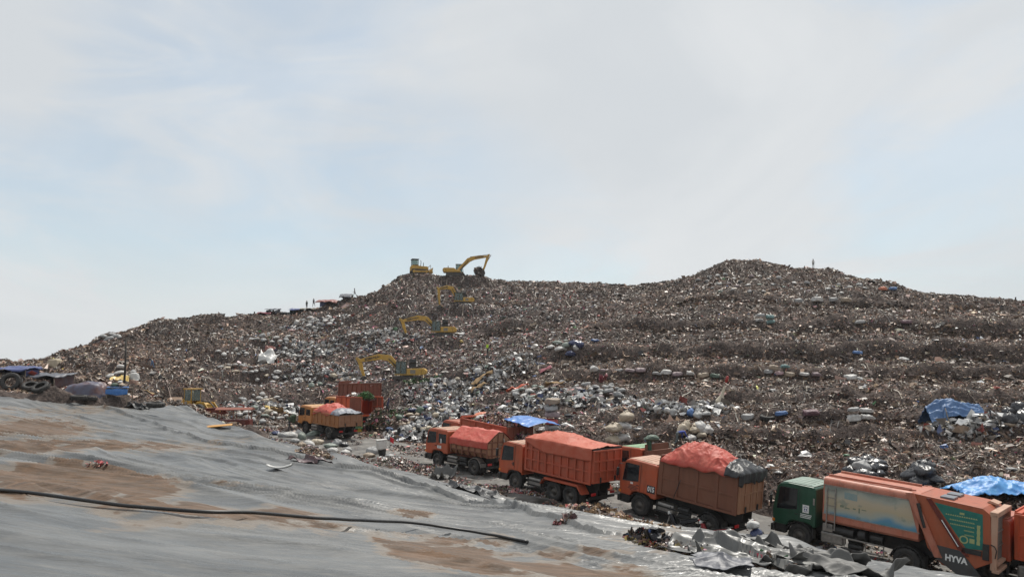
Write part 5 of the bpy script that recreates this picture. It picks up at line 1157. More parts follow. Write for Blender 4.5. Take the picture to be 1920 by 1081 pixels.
def excavator(px, row, D, heading, label, boom, stick, bucket, hood=False, tilt=0.0, sink=0.25, side=1, scale=.9):
    p = world_at(px, row, D); z = gzf(p.x, p.y)
    t = empty('excavator', (p.x, p.y, z-sink), (R(tilt), 0, math.pi/2+R(heading))); t.scale = (scale,)*3; tag(t, label, 'excavator', 'excavators working on the waste hill'); bpy.context.view_layer.update()
    track_frame(t)
    b = MB(); b.box((0, 0, 0.62), (2.0, 1.8, 0.5)); b.cyl((0, 0, 0.8), (0, 0, 1.06), 0.75, n=20); b.build('undercarriage', M['track'], t)
    b = MB(); b.prism([(1.15, 1.06), (1.15, 1.42), (0.35, 1.55), (-0.3, 2.0), (-2.1, 2.05), (-2.15, 1.06)], -1.28, 0.22); b.prism([(0.0, 1.06), (0.0, 1.98), (-2.1, 2.05), (-2.15, 1.06)], 0.222, 1.28); b.prism([(1.75, 1.06), (1.75, 1.22), (0.0, 1.22), (0.0, 1.06)], 0.28, 1.28); b.build('house', P_YEL, t, 0.05)
    b = MB(); b.prism([(-2.15, 1.08), (-2.15, 2.08), (-2.55, 2.0), (-2.8, 1.75), (-2.78, 1.3), (-2.6, 1.12)], -1.27, 1.27); b.build('counterweight', P_YEL, t, 0.08)
    b = MB(); b.box((-0.9, 1.285, 1.55), (0.75, 0.03, 0.55)); b.build('side_door', mat('panel_grey', (.14, .13, .10), .6, (.3, .26, .2), 6), t)
    b = MB(); b.cyl((-1.6, -0.6, 2.05), (-1.6, -0.6, 2.5), 0.08, n=10); b.build('exhaust_stack', M['black'], t)
    if hood: b = MB(); b.box((-.72, -.05, 2.72), (1.05, .09, 1.35), rotm(R(14), 0, 0)); b.box((-.72, .12, 3.05), (.8, .3, .5), rotm(R(14), 0, 0)); b.build('engine_hood', M['black'], t, 0.03)
    # cab: posts, roof, glass
    x0, x1, y0, y1, z0, z1 = 0.02, 1.72, 0.30, 1.27, 1.22, 3.0
    b = MB()
    for (x, xt) in ((x0+0.06, x0+0.06), (0.86, 0.86), (x1-0.05, x1-0.22)):
        for y in (y0+0.04, y1-0.04): b.add([(x-0.05, y-0.04, z0), (x+0.05, y-0.04, z0), (x+0.05, y+0.04, z0), (x-0.05, y+0.04, z0), (xt-0.05, y-0.04, z1), (xt+0.05, y-0.04, z1), (xt+0.05, y+0.04, z1), (xt-0.05, y+0.04, z1)], [(0, 1, 2, 3), (4, 5, 6, 7), (0, 1, 5, 4), (1, 2, 6, 5), (2, 3, 7, 6), (3, 0, 4, 7)])
    b.box((0.78, (y0+y1)/2, z1+0.03), (1.56, y1-y0+0.04, 0.09)); b.box((0.86, (y0+y1)/2, z0+0.05), (1.66, y1-y0+0.02, 0.14)); cb = b.build('cab', mat('cab_frame', (.05, .05, .045), .5, (.16, .13, .06), 5), t, 0.02)
    b = MB(); b.b2((x0+0.1, y1-0.07, z0+0.12), (0.80, y1-0.05, z1-0.03)); b.b2((0.92, y1-0.07, z0+0.12), (x1-0.24, y1-0.05, z1-0.03)); gl = bpy.data.materials.get('cab_glass') or cab_glass(); b.build('side_glass', gl, cb)
    b = MB(); b.b2((x0+0.1, y0+0.05, z0+0.12), (0.80, y0+0.07, z1-0.03)); b.b2((0.92, y0+0.05, z0+0.12), (x1-0.24, y0+0.07, z1-0.03)); b.build('side_glass', gl, cb)
    b = MB(); b.add([(x1-0.04, y0+0.1, z0+0.14), (x1-0.04, y1-0.1, z0+0.14), (x1-0.2, y1-0.1, z1-0.04), (x1-0.2, y0+0.1, z1-0.04)], [(0, 1, 2, 3)]); b.build('front_glass', gl, cb, 0, 0.012)
    b = MB(); b.box((0.55, 0.8, 1.62), (0.5, 0.5, 0.12)); b.box((0.32, 0.8, 1.95), (0.12, 0.48, 0.6), rotm(0, R(-8), 0)); b.build('seat', M['black'], cb, 0.04)
    # boom, stick, bucket
    pts, th = boom; b = MB(); b.prism(ribbon(pts, th), -0.28, 0.16); bo = b.build('boom', P_YEL, t, 0.03)
    sp, st = stick; b = MB(); b.prism(ribbon(sp, st), -0.22, 0.10); so = b.build('stick', P_YEL, t, 0.03)
    bx, bz, ba, bs = bucket; ca, sa = math.cos(R(ba)), math.sin(R(ba))
    prof = [(0, 0.25), (0.35, 0.05), (0.62, -0.35), (0.55, -0.8), (0.2, -1.1), (-0.35, -1.15), (-0.28, -1.0), (0.12, -0.95), (0.42, -0.7), (0.48, -0.35), (0.25, 0.0), (-0.1, 0.12)]
    rp = [(bx+bs*(x*ca-z*sa), bz+bs*(x*sa+z*ca)) for x, z in prof]; b = MB(); b.prism(rp, -0.62, 0.5)
    cheek = [(bx+bs*(x*ca-z*sa), bz+bs*(x*sa+z*ca)) for x, z in ((-0.1, 0.15), (0.3, 0.0), (0.5, -0.4), (0.45, -0.75), (0.15, -1.0), (-0.32, -1.05))]
    for y in (-0.62, 0.46): b.prism(cheek, y, y+0.04)
    for k in range(5):
        y = -0.55+0.24*k; q = [(bx+bs*(x*ca-z*sa), bz+bs*(x*sa+z*ca)) for x, z in ((-0.3, -1.0), (-0.62, -1.1), (-0.32, -1.16))]; b.prism(q, y, y+0.1)
    bk = b.build('bucket', M['track'], t, 0.01)
    # rams
    i = 1; c = pts[i]
    for y in (-0.42, 0.30): b = MB(); b.cyl((0.95, y, 1.5), (c[0]*0.62+0.95*0.38, y, c[1]*0.62+1.5*0.38), 0.10, n=10); b.cyl((c[0]*0.62+0.95*0.38, y, c[1]*0.62+1.5*0.38), (c[0], y, c[1]-0.1), 0.055, n=8); b.build('boom_ram', M['black'], t)
    a0 = Vector((pts[1][0]+0.3, 0, pts[1][1]+th[1]*0.55+0.12)); a1 = Vector((sp[0][0], 0, sp[0][1])); mdp = a0.lerp(a1, 0.55)
    b = MB(); b.cyl(a0+Vector((0, -0.06, 0)), mdp+Vector((0, -0.06, 0)), 0.11, n=10); b.cyl(mdp+Vector((0, -0.06, 0)), a1+Vector((0, -0.06, 0)), 0.055, n=8); b.build('stick_ram', M['black'], t)
    a0 = Vector(sp[0])*0.75+Vector(sp[1])*0.25; a1 = Vector((bx, bz)); out = 0.42 if a1.x < a0.x or True else -0.42
    fx = 0.42 if sp[1][0] >= sp[-1][0] else 0.42
    b = MB(); b.cyl((a0.x+fx, -0.06, a0.y), (a1.x+fx*0.9, -0.06, a1.y+0.3), 0.085, n=10); b.build('bucket_ram', M['steel'], t)
    # lettering along the boom
    q0, q1 = Vector(pts[2]), Vector(pts[3]); d = (q1-q0).normalized(); c = q0.lerp(q1, 0.40); ang = math.atan2(d.y, d.x)
    if side > 0: text_mesh('boom_lettering', 'KOMATSU', 0.46, M['decal'], bo, (c.x, 0.164, c.y), (R(90), ang, R(180)), width=1.9, bold=0.02)
    else: text_mesh('boom_lettering', 'KOMATSU', 0.46, M['decal'], bo, (c.x, -0.284, c.y), (R(90), -ang, 0), width=1.9, bold=0.02)
    if side > 0:
        b = MB()
        for k, sz in ((0.08, 0.16), (-0.14, 0.13)): e = q0+d*k; b.box((e.x, 0.17, e.y), (sz, 0.02, sz))
        b.build('warning_sticker', M['decal'], bo)
    return t
def cab_glass():
    m = bpy.data.materials.new('cab_glass'); m.use_nodes = True; b = m.node_tree.nodes['Principled BSDF']
    b.inputs['Base Color'].default_value = (0.50, 0.62, 0.60, 1); b.inputs['Roughness'].default_value = 0.08; b.inputs['Transmission Weight'].default_value = 0.75; b.inputs['IOR'].default_value = 1.1; return m
BM = ([(0.55, 1.5), (2.75, 3.55), (4.2, 3.72), (7.0, 3.15)], [0.55, 0.92, 0.86, 0.42])
ST = ([(7.55, 3.6), (7.0, 3.1), (6.75, 2.1), (6.35, 0.9)], [0.3, 0.62, 0.5, 0.3])
E1 = excavator(764, 713, 101, 91, 'lowest of the four yellow excavators, reaching down just above the unloading trucks', BM, ST, (6.35, 0.75, -10, 0.9), hood=True, scale=.92)
E2 = excavator(827, 631, 119, 91, 'yellow excavator with glass cab, second up the slope from the trucks', BM, ST, (6.35, 0.7, -8, 0.95), hood=True, scale=.88)
E3 = excavator(864, 572, 136, 118, 'yellow excavator working just below the hilltop, its boom folded towards the road', ([(0.55, 1.5), (2.2, 4.0), (3.4, 4.2), (5.3, 3.7)], [0.55, 0.9, 0.8, 0.42]), ([(5.7, 4.1), (5.3, 3.6), (5.25, 2.2), (5.1, 0.2)], [0.3, 0.62, 0.5, 0.28]), (5.1, 0.0, -4, 0.8), hood=True, scale=.82)
E4 = excavator(854, 518, 152, -88, 'yellow excavator on the skyline, its raised boom swung to the right', ([(0.6, 1.6), (2.9, 3.9), (4.0, 4.35), (7.1, 4.75)], [0.6, 0.95, 0.8, 0.4]), ([(7.5, 5.2), (7.1, 4.7), (6.6, 3.0), (5.9, 0.95)], [0.28, 0.6, 0.48, 0.3]), (5.6, 1.55, 205-180, 1.15), side=-1, sink=0.35, scale=.93)
def grab_load():
    Mw = E4.matrix_world.copy(); c = Mw @ Vector((5.15, -0.05, 1.35))
    n = 500; d = unit(RNG.normal(size=(n, 3)))*RNG.uniform(0.55, 1.0, n)[:, None]*np.array([0.95, 0.8, 0.95]); P = d+np.array(c[:])
    stuff('bucket_load', scrap_arrays(P, RNG.uniform(0.25, 0.7, n), pick_colors(n, np.full(n, 0.05))*0.5, (0.2, 0.8), 1.0), M['scrap'], False, 'dark bundle of rubbish held in the raised bucket on the skyline')
grab_load()
def bulldozer():
    p = world_at(786, 516, 154); t = empty('bulldozer', (p.x, p.y, gzf(p.x, p.y)+0.2), (0, 0, math.pi/2-R(72))); tag(t, 'small yellow bulldozer with a glass cab on the left end of the hilltop', 'bulldozer')
    bpy.context.view_layer.update(); track_frame(t, 3.6, 1.0, 0.95, 0.5, 'crawler')
    b = MB(); b.prism([(1.75, 0.6), (1.75, 1.55), (1.5, 1.65), (0.4, 1.7), (-0.2, 1.75), (-1.5, 1.75), (-1.9, 1.5), (-1.9, 0.6)], -0.66, 0.66); b.prism([(-0.3, 1.0), (-0.3, 1.76), (-1.7, 1.76), (-1.8, 1.0)], -1.15, 1.15); b.build('body', P_YEL, t, 0.05)
    b = MB()
    for x in (-0.35, -1.55):
        for y in (-0.75, 0.75): b.box((x, y, 2.4), (0.09, 0.09, 1.3))
    b.box((-0.95, 0, 3.08), (1.5, 1.75, 0.12)); b.box((-0.95, 0.75, 1.85), (1.2, 0.06, 0.2)); b.box((-0.95, -0.75, 1.85), (1.2, 0.06, 0.2)); cb = b.build('cab', M['black'], t, 0.02)
    for y in (-0.74, 0.74): b = MB(); b.box((-0.95, y, 2.48), (1.1, 0.02, 1.05)); b.build('side_glass', bpy.data.materials['cab_glass'], cb)
    b = MB(); b.cyl((0.9, 0.2, 1.6), (0.9, 0.2, 2.5), 0.07, n=10); b.tube([(0.2, -0.3, 1.7), (0.3, -0.3, 2.6), (0.2, -0.3, 2.95)], 0.06); b.build('exhaust_stack', M['black'], t)
    b = MB(); b.prism([(2.35, 0.1), (2.6, 0.2), (2.5, 0.7), (2.6, 1.25), (2.5, 1.3), (2.35, 0.8)], -1.6, 1.6); bl = b.build('blade', P_YEL, t, 0.02)
    for y in (-1.0, 1.0): b = MB(); b.box((1.3, y*1.28, 0.55), (2.3, 0.14, 0.22)); b.cyl((0.9, y*0.4, 1.5), (2.35, y*0.6, 0.9), 0.07, n=8); b.build('push_arm', P_YEL, t)
    b = MB(); b.cyl((1.9, 0.35, 1.5), (2.45, 0.35, 2.1), 0.06, n=8); b.cyl((2.5, 0.35, 0.9), (2.45, 0.35, 2.1), 0.05, n=8); b.build('lift_ram', M['steel'], t)
bulldozer()
def wheel_loader():
    p = world_at(366, 782, 79); t = empty('wheel_loader', (p.x, p.y, gzf(p.x, p.y)), (0, 0, math.pi/2-R(112))); tag(t, 'old yellow wheel loader with its dark bucket lowered, behind the edge of the liner', 'wheel loader')
    bpy.context.view_layer.update()
    for x in (-1.45, 1.45):
        for s in (1, -1): o = wheel(t, x, s*1.05, 0.72, 0.72, 0.5)
    b = MB(); b.prism([(-0.9, 0.8), (-0.9, 1.95), (-2.3, 1.8), (-2.75, 1.6), (-2.8, 0.8)], -0.75, 0.75); b.prism([(-0.2, 0.7), (-0.2, 1.45), (-0.95, 1.5), (-0.95, 0.7)], -0.85, 0.85); b.build('rear_body', P_YEL, t, 0.06)
    b = MB()
    for k in range(4): b.box((-2.81, 0, 1.0+0.18*k), (0.03, 1.1, 0.09))
    b.build('grille', M['black'], t)
    b = MB()
    for s in (1, -1): fender_arc(b, -1.45, 0.72, 0.88, s*0.78, s*1.32, R(30), R(150), 0.05)
    b.build('mudguard', P_YEL, t)
    b = MB()
    for x in (-0.05, -0.95):
        for y in (-0.62, 0.62): b.box((x, y, 2.15), (0.09, 0.09, 1.5))
    b.box((-0.5, 0, 2.95), (1.25, 1.5, 0.1)); b.box((-0.5, 0.66, 1.5), (0.95, 0.06, 0.5)); b.box((-0.5, -0.66, 1.5), (0.95, 0.06, 0.5)); cb = b.build('cab', P_YEL, t, 0.02)
    for y in (-0.63, 0.63): b = MB(); b.box((-0.5, y, 2.3), (0.8, 0.02, 1.1)); b.build('side_glass', bpy.data.materials['cab_glass'], cb)
    b = MB(); b.box((0.0, 0, 2.3), (0.02, 1.12, 1.1)); b.build('front_glass', bpy.data.materials['cab_glass'], cb)
    b = MB(); b.box((-0.6, 0, 1.75), (0.45, 0.5, 0.12)); b.box((-0.85, 0, 2.05), (0.1, 0.5, 0.6)); b.build('seat', P_DKR, cb)
    b = MB(); b.prism([(0.35, 0.6), (0.35, 1.3), (1.0, 1.55), (1.8, 1.2), (1.9, 0.6)], -0.6, 0.6); b.build('front_frame', P_YEL, t, 0.04)
    b = MB()
    for s in (1, -1): b.prism(ribbon([(0.8, 1.5), (1.7, 1.45), (2.6, 0.55)], [0.32, 0.36, 0.25]), s*0.62, s*0.74)
    b.b2((1.6, -0.62, 1.2), (1.8, 0.62, 1.4)); b.build('lift_arm', P_YEL, t, 0.02)
    b = MB(); b.cyl((0.9, 0, 1.7), (1.9, 0, 1.6), 0.08, n=8); b.cyl((1.9, 0, 1.6), (2.6, 0, 1.0), 0.06, n=8); b.build('tilt_ram', M['black'], t)
    b = MB(); b.prism([(2.45, 0.9), (2.5, 0.2), (2.8, 0.02), (3.6, 0.02), (3.55, 0.08), (2.85, 0.1), (2.6, 0.3), (2.6, 0.85), (2.75, 1.05), (2.6, 1.08)], -1.35, 1.35)
    for y in (-1.35, 1.30): b.prism([(2.6, 0.95), (2.55, 0.2), (2.82, 0.06), (3.5, 0.06)], y, y+0.05)
    b.build('bucket', P_DKR, t, 0.01)
wheel_loader()
# ------------------------------------------------------------------ people: one skinned body each, dressed by region
SKIN = mat('skin', (0.20, 0.105, 0.065), 0.6); HAIR = mat('black_hair', (0.012, 0.010, 0.009), 0.6)
def cloth(name, c): 
    return bpy.data.materials.get(name) or mat(name, c, 0.85, tuple(min(1, x*1.35+0.01) for x in c), 9)
def person(px=None, row=None, D=None, pos=None, facing=0.0, label='', shirt=('blue_shirt', (.05, .09, .28)), trousers=('dark_trousers', (.03, .03, .035)), pose='stand', hat=None, extra=0.0, sink=0.08):
    """facing: degrees left of the view direction"""
    if pos is None:
        p = world_at(px, row, D) if D else hit(px, row); pos = Vector((p.x, p.y, gzf(p.x, p.y)-sink))
    J = {'pel': (0, 0, .93), 'spi': (0.0, 0, 1.12), 'che': (0.0, 0, 1.33), 'nek': (0.0, 0, 1.47), 'hb': (0.015, 0, 1.53), 'hm': (0.025, 0, 1.62), 'ht': (0.015, 0, 1.72)}
    lean = {'stand': 4, 'walk': 7, 'bend': 78, 'sit': -4, 'carry': 12, 'dig': 38}[pose]
    sw = {'stand': (4, -5), 'walk': (24, -20), 'bend': (6, -14), 'sit': (80, 76), 'carry': (18, -16), 'dig': (16, -12)}[pose]
    kn = {'stand': (4, 4), 'walk': (12, 24), 'bend': (12, 10), 'sit': (85, 82), 'carry': (14, 20), 'dig': (22, 12)}[pose]
    ar = {'stand': (8, -6), 'walk': (-22, 24), 'bend': (-6, 22), 'sit': (42, 38), 'carry': (150, 155), 'dig': (20, 32)}[pose]
    el = {'stand': (14, 18), 'walk': (22, 26), 'bend': (14, 20), 'sit': (48, 52), 'carry': (62, 60), 'dig': (30, 30)}[pose]
    P = []; Rr = []; E = []; reg = []
    def add(p, r, parent, g):
        P.append(Vector(p)); Rr.append(r); reg.append(g)
        if parent is not None: E.append((parent, len(P)-1))
        return len(P)-1
    rot = Matrix.Rotation(R(lean), 3, 'Y'); pel = Vector(J['pel'])
    up = lambda v: pel+rot @ (Vector(v)-pel)
    ip = add(pel, (.15, .12), None, 1); isp = add(up(J['spi']), (.135, .10), ip, 0); ic = add(up(J['che']), (.165, .115), isp, 0); ink = add(up(J['nek']), (.058, .056), ic, 2)
    hb = add(up(J['hb']), (.066, .07), ink, 2); hm = add(up(J['hm']), (.082, .10), hb, 2); ht = add(up(J['ht']), (.055, .065), hm, 2)
    nose = add(up((0.125, 0, 1.60)), (.016, .018), hm, 2)
    for s, k in ((1, 0), (-1, 1)):
        ear = add(up((0.01, s*0.085, 1.61)), (.014, .02), hm, 2)
        hip = add(pel+Vector((0, s*.09, -.03)), (.10, .10), ip, 1)
        a = R(sw[k]); kp = P[hip]+Vector((math.sin(a), s*.02, -math.cos(a)))*.42; ik = add(kp, (.066, .066), hip, 1)
        b = R(sw[k]-kn[k]); ap = kp+Vector((math.sin(b), 0, -math.cos(b)))*.42; ia = add(ap, (.046, .046), ik, 1)
        add(ap+Vector((.03, 0, -.055)), (.045, .04), ia, 3); add(ap+Vector((.16, s*.015, -.06)), (.04, .028), len(P)-1, 3)
        sh = add(up((0, s*.175, 1.40)), (.068, .068), ic, 0); a = R(ar[k]); base = rot if pose in ('stand', 'walk', 'carry') else Matrix.Identity(3)
        d = Vector((math.sin(a), s*.12, -math.cos(a))); ep = P[sh]+d.normalized()*.29; ie = add(ep, (.044, .044), sh, 0)
        a2 = R(ar[k]+el[k]); d2 = Vector((math.sin(a2), s*.04, -math.cos(a2))).normalized(); wp = ep+d2*.25; iw = add(wp, (.030, .028), ie, 2)
        side = Vector((0, s, 0)).cross(d2).normalized(); palm = add(wp+d2*.075, (.034, .020), iw, 2)
        for q, (off, ln) in enumerate(((-.030, .062), (-.010, .075), (.010, .070), (.028, .054))):
            f1 = add(wp+d2*(.10)+side*off, (.010, .010), palm, 2); f2 = add(wp+d2*(.10+ln*.55)+side*off*1.1+Vector((0, -s*.012, 0)), (.0085, .0085), f1, 2); add(wp+d2*(.10+ln*.9)+side*off*1.1+Vector((0, -s*.03, 0)), (.0075, .0075), f2, 2)
        th = add(wp+d2*.035-side*.042, (.011, .011), palm, 2); add(wp+d2*.08-side*.066+Vector((0, -s*.012, 0)), (.009, .009), th, 2)
    me = bpy.data.meshes.new('person'); me.from_pydata([p[:] for p in P], E, []); o = bpy.data.objects.new('person', me); COL.objects.link(o)
    md = o.modifiers.new('skin', 'SKIN'); md.use_smooth_shade = True
    lay = me.skin_vertices[0].data
    for i, r in enumerate(Rr): lay[i].radius = r
    lay[0].use_root = True
    ss = o.modifiers.new('sub', 'SUBSURF'); ss.levels = 1; ss.render_levels = 1
    bpy.context.view_layer.update(); m2 = bpy.data.meshes.new_from_object(o.evaluated_get(bpy.context.evaluated_depsgraph_get()))
    o.modifiers.clear(); o.data = m2; bpy.data.meshes.remove(me)
    m2.materials.clear()
    for c in (cloth(*shirt), cloth(*trousers), SKIN, M['black']): m2.materials.append(c)
    pts = np.array([p[:] for p in P]); mid = [(pts[a]+pts[b])/2 for a, b in E]; mr = [reg[b] if not (reg[b] == 2 and reg[a] == 0) else (0 if b not in (ink,) else 2) for a, b in E]
    mid = np.array(mid); mi = []
    for f in m2.polygons:
        d = np.linalg.norm(mid-np.array(f.center[:]), axis=1); mi.append(mr[int(np.argmin(d))])
    m2.polygons.foreach_set('material_index', mi); m2.polygons.foreach_set('use_smooth', [True]*len(mi))
    minz = min(v.co.z for v in m2.vertices) if pose != 'sit' else 0.55
    o.location = pos-Vector((0, 0, minz)); o.rotation_euler = (0, 0, math.pi/2+R(facing)); tag(o, label, 'person')
    h = MB(); c = up((0.0, 0, 1.665)); 
    if hat: 
        h.lathe([(0.005, .115), (.06, .105), (.105, .05), (.115, 0), (.20, -.015), (.20, -.025), (.10, -.01)], (0, 0, 0), 'z', 16); h.v = [tuple(rot @ Vector(v)+c) for v in h.v]; h.build('hat', cloth(*hat), o)
    else:
        h.lathe([(0.005, .095), (.06, .085), (.095, .035), (.104, -.02), (.098, -.06), (.07, -.07)], (0, 0, 0), 'z', 16); h.v = [tuple(rot @ (Vector(v)+Vector((-.018, 0, 0)))+c) for v in h.v]; h.build('hair', HAIR, o)
    e = MB()
    for s in (1, -1): cc = up((0.098, s*0.032, 1.625)); e.lathe([(0.001, 0.010), (.008, .007), (.011, 0), (.008, -.007), (.001, -.01)], cc, 'x', 8)
    e.build('eyes', HAIR, o)
    return o
# on the slope and the road
PB = person(1270, 812, 53.0, facing=-80, label='person in a blue shirt bending far down to pick through sacks above the red tarpaulin', shirt=('bright_blue_shirt', (.035, .06, .27)), trousers=('grey_trousers', (.085, .10, .10)), pose='bend')
person(788, 662, 112, facing=-30, label='person in a pale blue top and dark trousers standing between two lower excavators', shirt=('pale_blue_shirt', (.28, .36, .52)), pose='dig', sink=0.0)
person(588, 666, 116, facing=60, label='dark-clad person standing on the slope to the left of the lowest excavator', shirt=('black_shirt', (.015, .016, .02)), pose='stand', sink=-0.1)
person(285, 690, 95, facing=100, label='dark-clad person stooping on the far left slope near the tall pole', shirt=('charcoal_shirt', (.03, .035, .05)), trousers=('blue_trousers', (.07, .12, .22)), pose='dig', sink=-0.1)
person(914, 650, 109, facing=140, label='person in a fluorescent yellow-green vest standing on the middle slope', shirt=('fluorescent_vest', (.42, .62, .05)), pose='stand', sink=-0.1)
person(1525, 499, 146, facing=180, label='tiny pale figure standing alone on the right hilltop', shirt=('white_shirt', (.45, .45, .43)), pose='stand', sink=-0.25)
person(575, 580, 155.5, facing=170, label='figure in dark clothes among the shelters on the left skyline', shirt=('dark_green_shirt', (.03, .05, .04)), pose='stand', sink=-0.5)
person(588, 579, 155.5, facing=40, label='figure in grey walking along the left skyline beside the orange roofed shelter', shirt=('grey_shirt', (.12, .12, .13)), pose='walk', sink=-0.5)
person(665, 564, 154, facing=90, label='figure on the skyline where the left ridge meets the hilltop slope', shirt=('brown_shirt', (.07, .05, .045)), pose='walk', sink=-0.4)
person(745, 668, 112, facing=-120, label='person in black crouching behind the bucket of the second excavator', shirt=('black_shirt', (.015, .016, .02)), pose='bend', sink=-0.1)
person(726, 772, 80, facing=-90, label='person in dark clothes with a raised load above the open truck doors', shirt=('navy_shirt', (.03, .04, .10)), pose='carry', sink=-0.2)
# sitting at the controls of the lowest excavator
c1 = E1.matrix_world @ Vector((0.62, 0.80, 1.66))
person(pos=c1+Vector((0, 0, 0.0)), facing=91, label='driver in a red shirt sitting in the cab of the lowest excavator', shirt=('red_shirt', (.42, .05, .03)), pose='sit')
# man carrying a woven basket on his back on the road by the ochre truck
xb, yb = from_px(549, 70.0, 0, 44); zb = float(road_z(uv_of(xb, yb)[0]))
PC = person(pos=Vector((xb, yb, zb)), facing=150, label='person walking on the road with a green basket on the back', shirt=('olive_shirt', (.06, .08, .05)), pose='walk')
b = MB(); b.lathe([(.20, 0), (.26, .25), (.31, .62), (.33, .66), (.29, .64), (.24, .25), (.18, .03), (.01, .03)], (0, 0, 0), 'z', 18)
for k in range(5): b.lathe([(.215+.022*k, .08+.12*k), (.235+.022*k, .10+.12*k), (.222+.022*k, .13+.12*k)], (0, 0, 0), 'z', 18)
h = R(150); bo = b.build('basket', mat('green_basket', (.035, .075, .04), .8, (.08, .12, .06), 20)); bo.location = (xb+math.sin(h)*0.36, yb-math.cos(h)*0.36, zb+0.82); tag(bo, 'dark green basket carried on the back of the person on the road', 'basket')
# ------------------------------------------------------------------ sacks, bin bags and strapped bales, each a thing of its own
SC_COL = {'white': ((.56, .55, .53), (.33, .31, .285)), 'cream': ((.48, .41, .31), (.33, .27, .20)), 'grey': ((.33, .33, .325), (.24, .235, .23)), 'greygreen': ((.24, .27, .235), (.16, .19, .16)),
 'black': ((.016, .016, .019), (.05, .05, .055)), 'navy': ((.02, .03, .085), (.05, .06, .13)), 'blue': ((.05, .12, .30), (.10, .19, .37)), 'teal': ((.11, .22, .22), (.20, .29, .28)), 'pink': ((.43, .29, .30), (.36, .25, .26)),
 'mauve': ((.21, .15, .16), (.30, .24, .24)), 'orange': ((.58, .16, .08), (.50, .22, .14)), 'yellow': ((.50, .34, .08), (.42, .28, .08)), 'green': ((.065, .105, .08), (.12, .16, .12)), 'tan': ((.33, .26, .19), (.25, .195, .145)), 'red': ((.36, .05, .05), (.42, .10, .09)), 'maroon': ((.10, .05, .065), (.17, .10, .11))}
SMAT = {}
def sack_mat(c):
    if c not in SMAT:
        a, b = SC_COL[c]; SMAT[c] = mat(c+'_sacking', a, 0.32 if c in ('black', 'navy') else 0.6, b, 3.5, 6, 0.35, 0.7, bump=0.55, bscale=9)
    return SMAT[c]
SMESH = {}; SBASE = {}
def sack_mesh(kind, var, c):
    k = (kind, var, c)
    if k in SMESH: return SMESH[k]
    if (kind, var) in SBASE:
        me = SBASE[(kind, var)].copy(); me.materials.clear(); me.materials.append(sack_mat(c)); SMESH[k] = me; return me
    rg = np.random.default_rng(var*17+{'upright': 1, 'lying': 2, 'bale': 3, 'bag': 4}[kind]*101)
    nu, nv = 26, 19; b = MB(); ph = rg.uniform(0, 6.28, 8); am = rg.uniform(.5, 1, 8)
    vs = []
    for j in range(nv):
        t = math.pi*j/(nv-1)
        for i in range(nu):
            a = 2*math.pi*i/nu; x, y, z = math.sin(t)*math.cos(a), math.sin(t)*math.sin(a), math.cos(t)
            wob = 1+.06*am[0]*math.sin(2*a+ph[0]+2*z)+.06*am[1]*math.sin(3*a+ph[1]-3*z)+.05*am[2]*math.sin(4*z+ph[2]+a)+.035*math.sin(7*a+ph[3])*(0.4+max(0, z))+rg.normal()*.010
            for k_, f_ in enumerate((1.6, 3.4)): q_ = abs(float(vnoise(np.array([x*f_+z*.7*f_+ph[4]+9]), np.array([y*f_-z*f_*.8+ph[5]+9]), var*7+k_)[0])); wob += (.13, .07)[k_]*(max(0, 1-q_*4.5)**1.4-.35)
            if kind == 'bale':          # squared block with straps cutting in
                e = 0.66; sg = lambda q, p: math.copysign(abs(q)**p, q)
                x, y, z = sg(math.sin(t), e)*sg(math.cos(a), e), sg(math.sin(t), e)*sg(math.sin(a), e), sg(math.cos(t), e)
                st = (1-.13*math.exp(-((x-.36)/.10)**2)-.13*math.exp(-((x+.36)/.10)**2))*(1-.16*(ph[6]/6.28)*x)
                p = (x*.64*wob, y*.46*wob*st, z*.37*wob*st)
            elif kind == 'lying':
                sh = 1-.28*max(0, abs(x)-.45)
                p = (x*.62*wob, y*.40*wob*sh, z*.33*wob*sh)
            elif kind == 'bag':
                nk = max(0, z-.55)/.45; r = (1-.40*nk**.8)*wob
                p = (x*.50*r, y*.42*r+.05*z, z*.34*wob+nk*.05)
            else:
                nk = max(0, z-.62)/.38; r = (1-.35*nk)*(1+.14*(z < 0)*abs(z))*wob
                p = (x*.42*r+.06*z, y*.38*r, z*.46*wob+nk*.03)
            q = max(p[2], -0.26 if kind != 'upright' else -.40)
            vs.append((p[0], p[1], q))
    fs = [(j*nu+i, (j+1)*nu+i, (j+1)*nu+(i+1) % nu, j*nu+(i+1) % nu) for j in range(nv-1) for i in range(nu)]
    b.add(vs, fs, 0, True)
    nm = {'upright': 'rubbish_sack', 'lying': 'rubbish_sack', 'bale': 'strapped_bale', 'bag': 'rubbish_bag'}[kind]
    if kind == 'bag' or (kind == 'upright' and var % 2):      # the tied neck, flopped to one side
        zt = {'upright': .46, 'bag': .36}[kind]; fx = .05*math.cos(ph[6]); fy = .05*math.sin(ph[6]); b.tube([(0, 0, zt-.06), (fx*.4, fy*.4, zt), (fx*1.4, fy*1.4, zt+.04), (fx*2.4, fy*2.4, zt+.045)], [.06, .035, .06, .085], 8)
    o = b.build(nm, sack_mat(c)); me = o.data; bpy.data.objects.remove(o); SMESH[k] = me; SBASE[(kind, var)] = me
    return me
NAME = {'upright': 'rubbish_sack', 'lying': 'rubbish_sack', 'bale': 'strapped_bale', 'bag': 'rubbish_bag'}
CATN = {'upright': 'sack', 'lying': 'sack', 'bale': 'bale', 'bag': 'bag'}
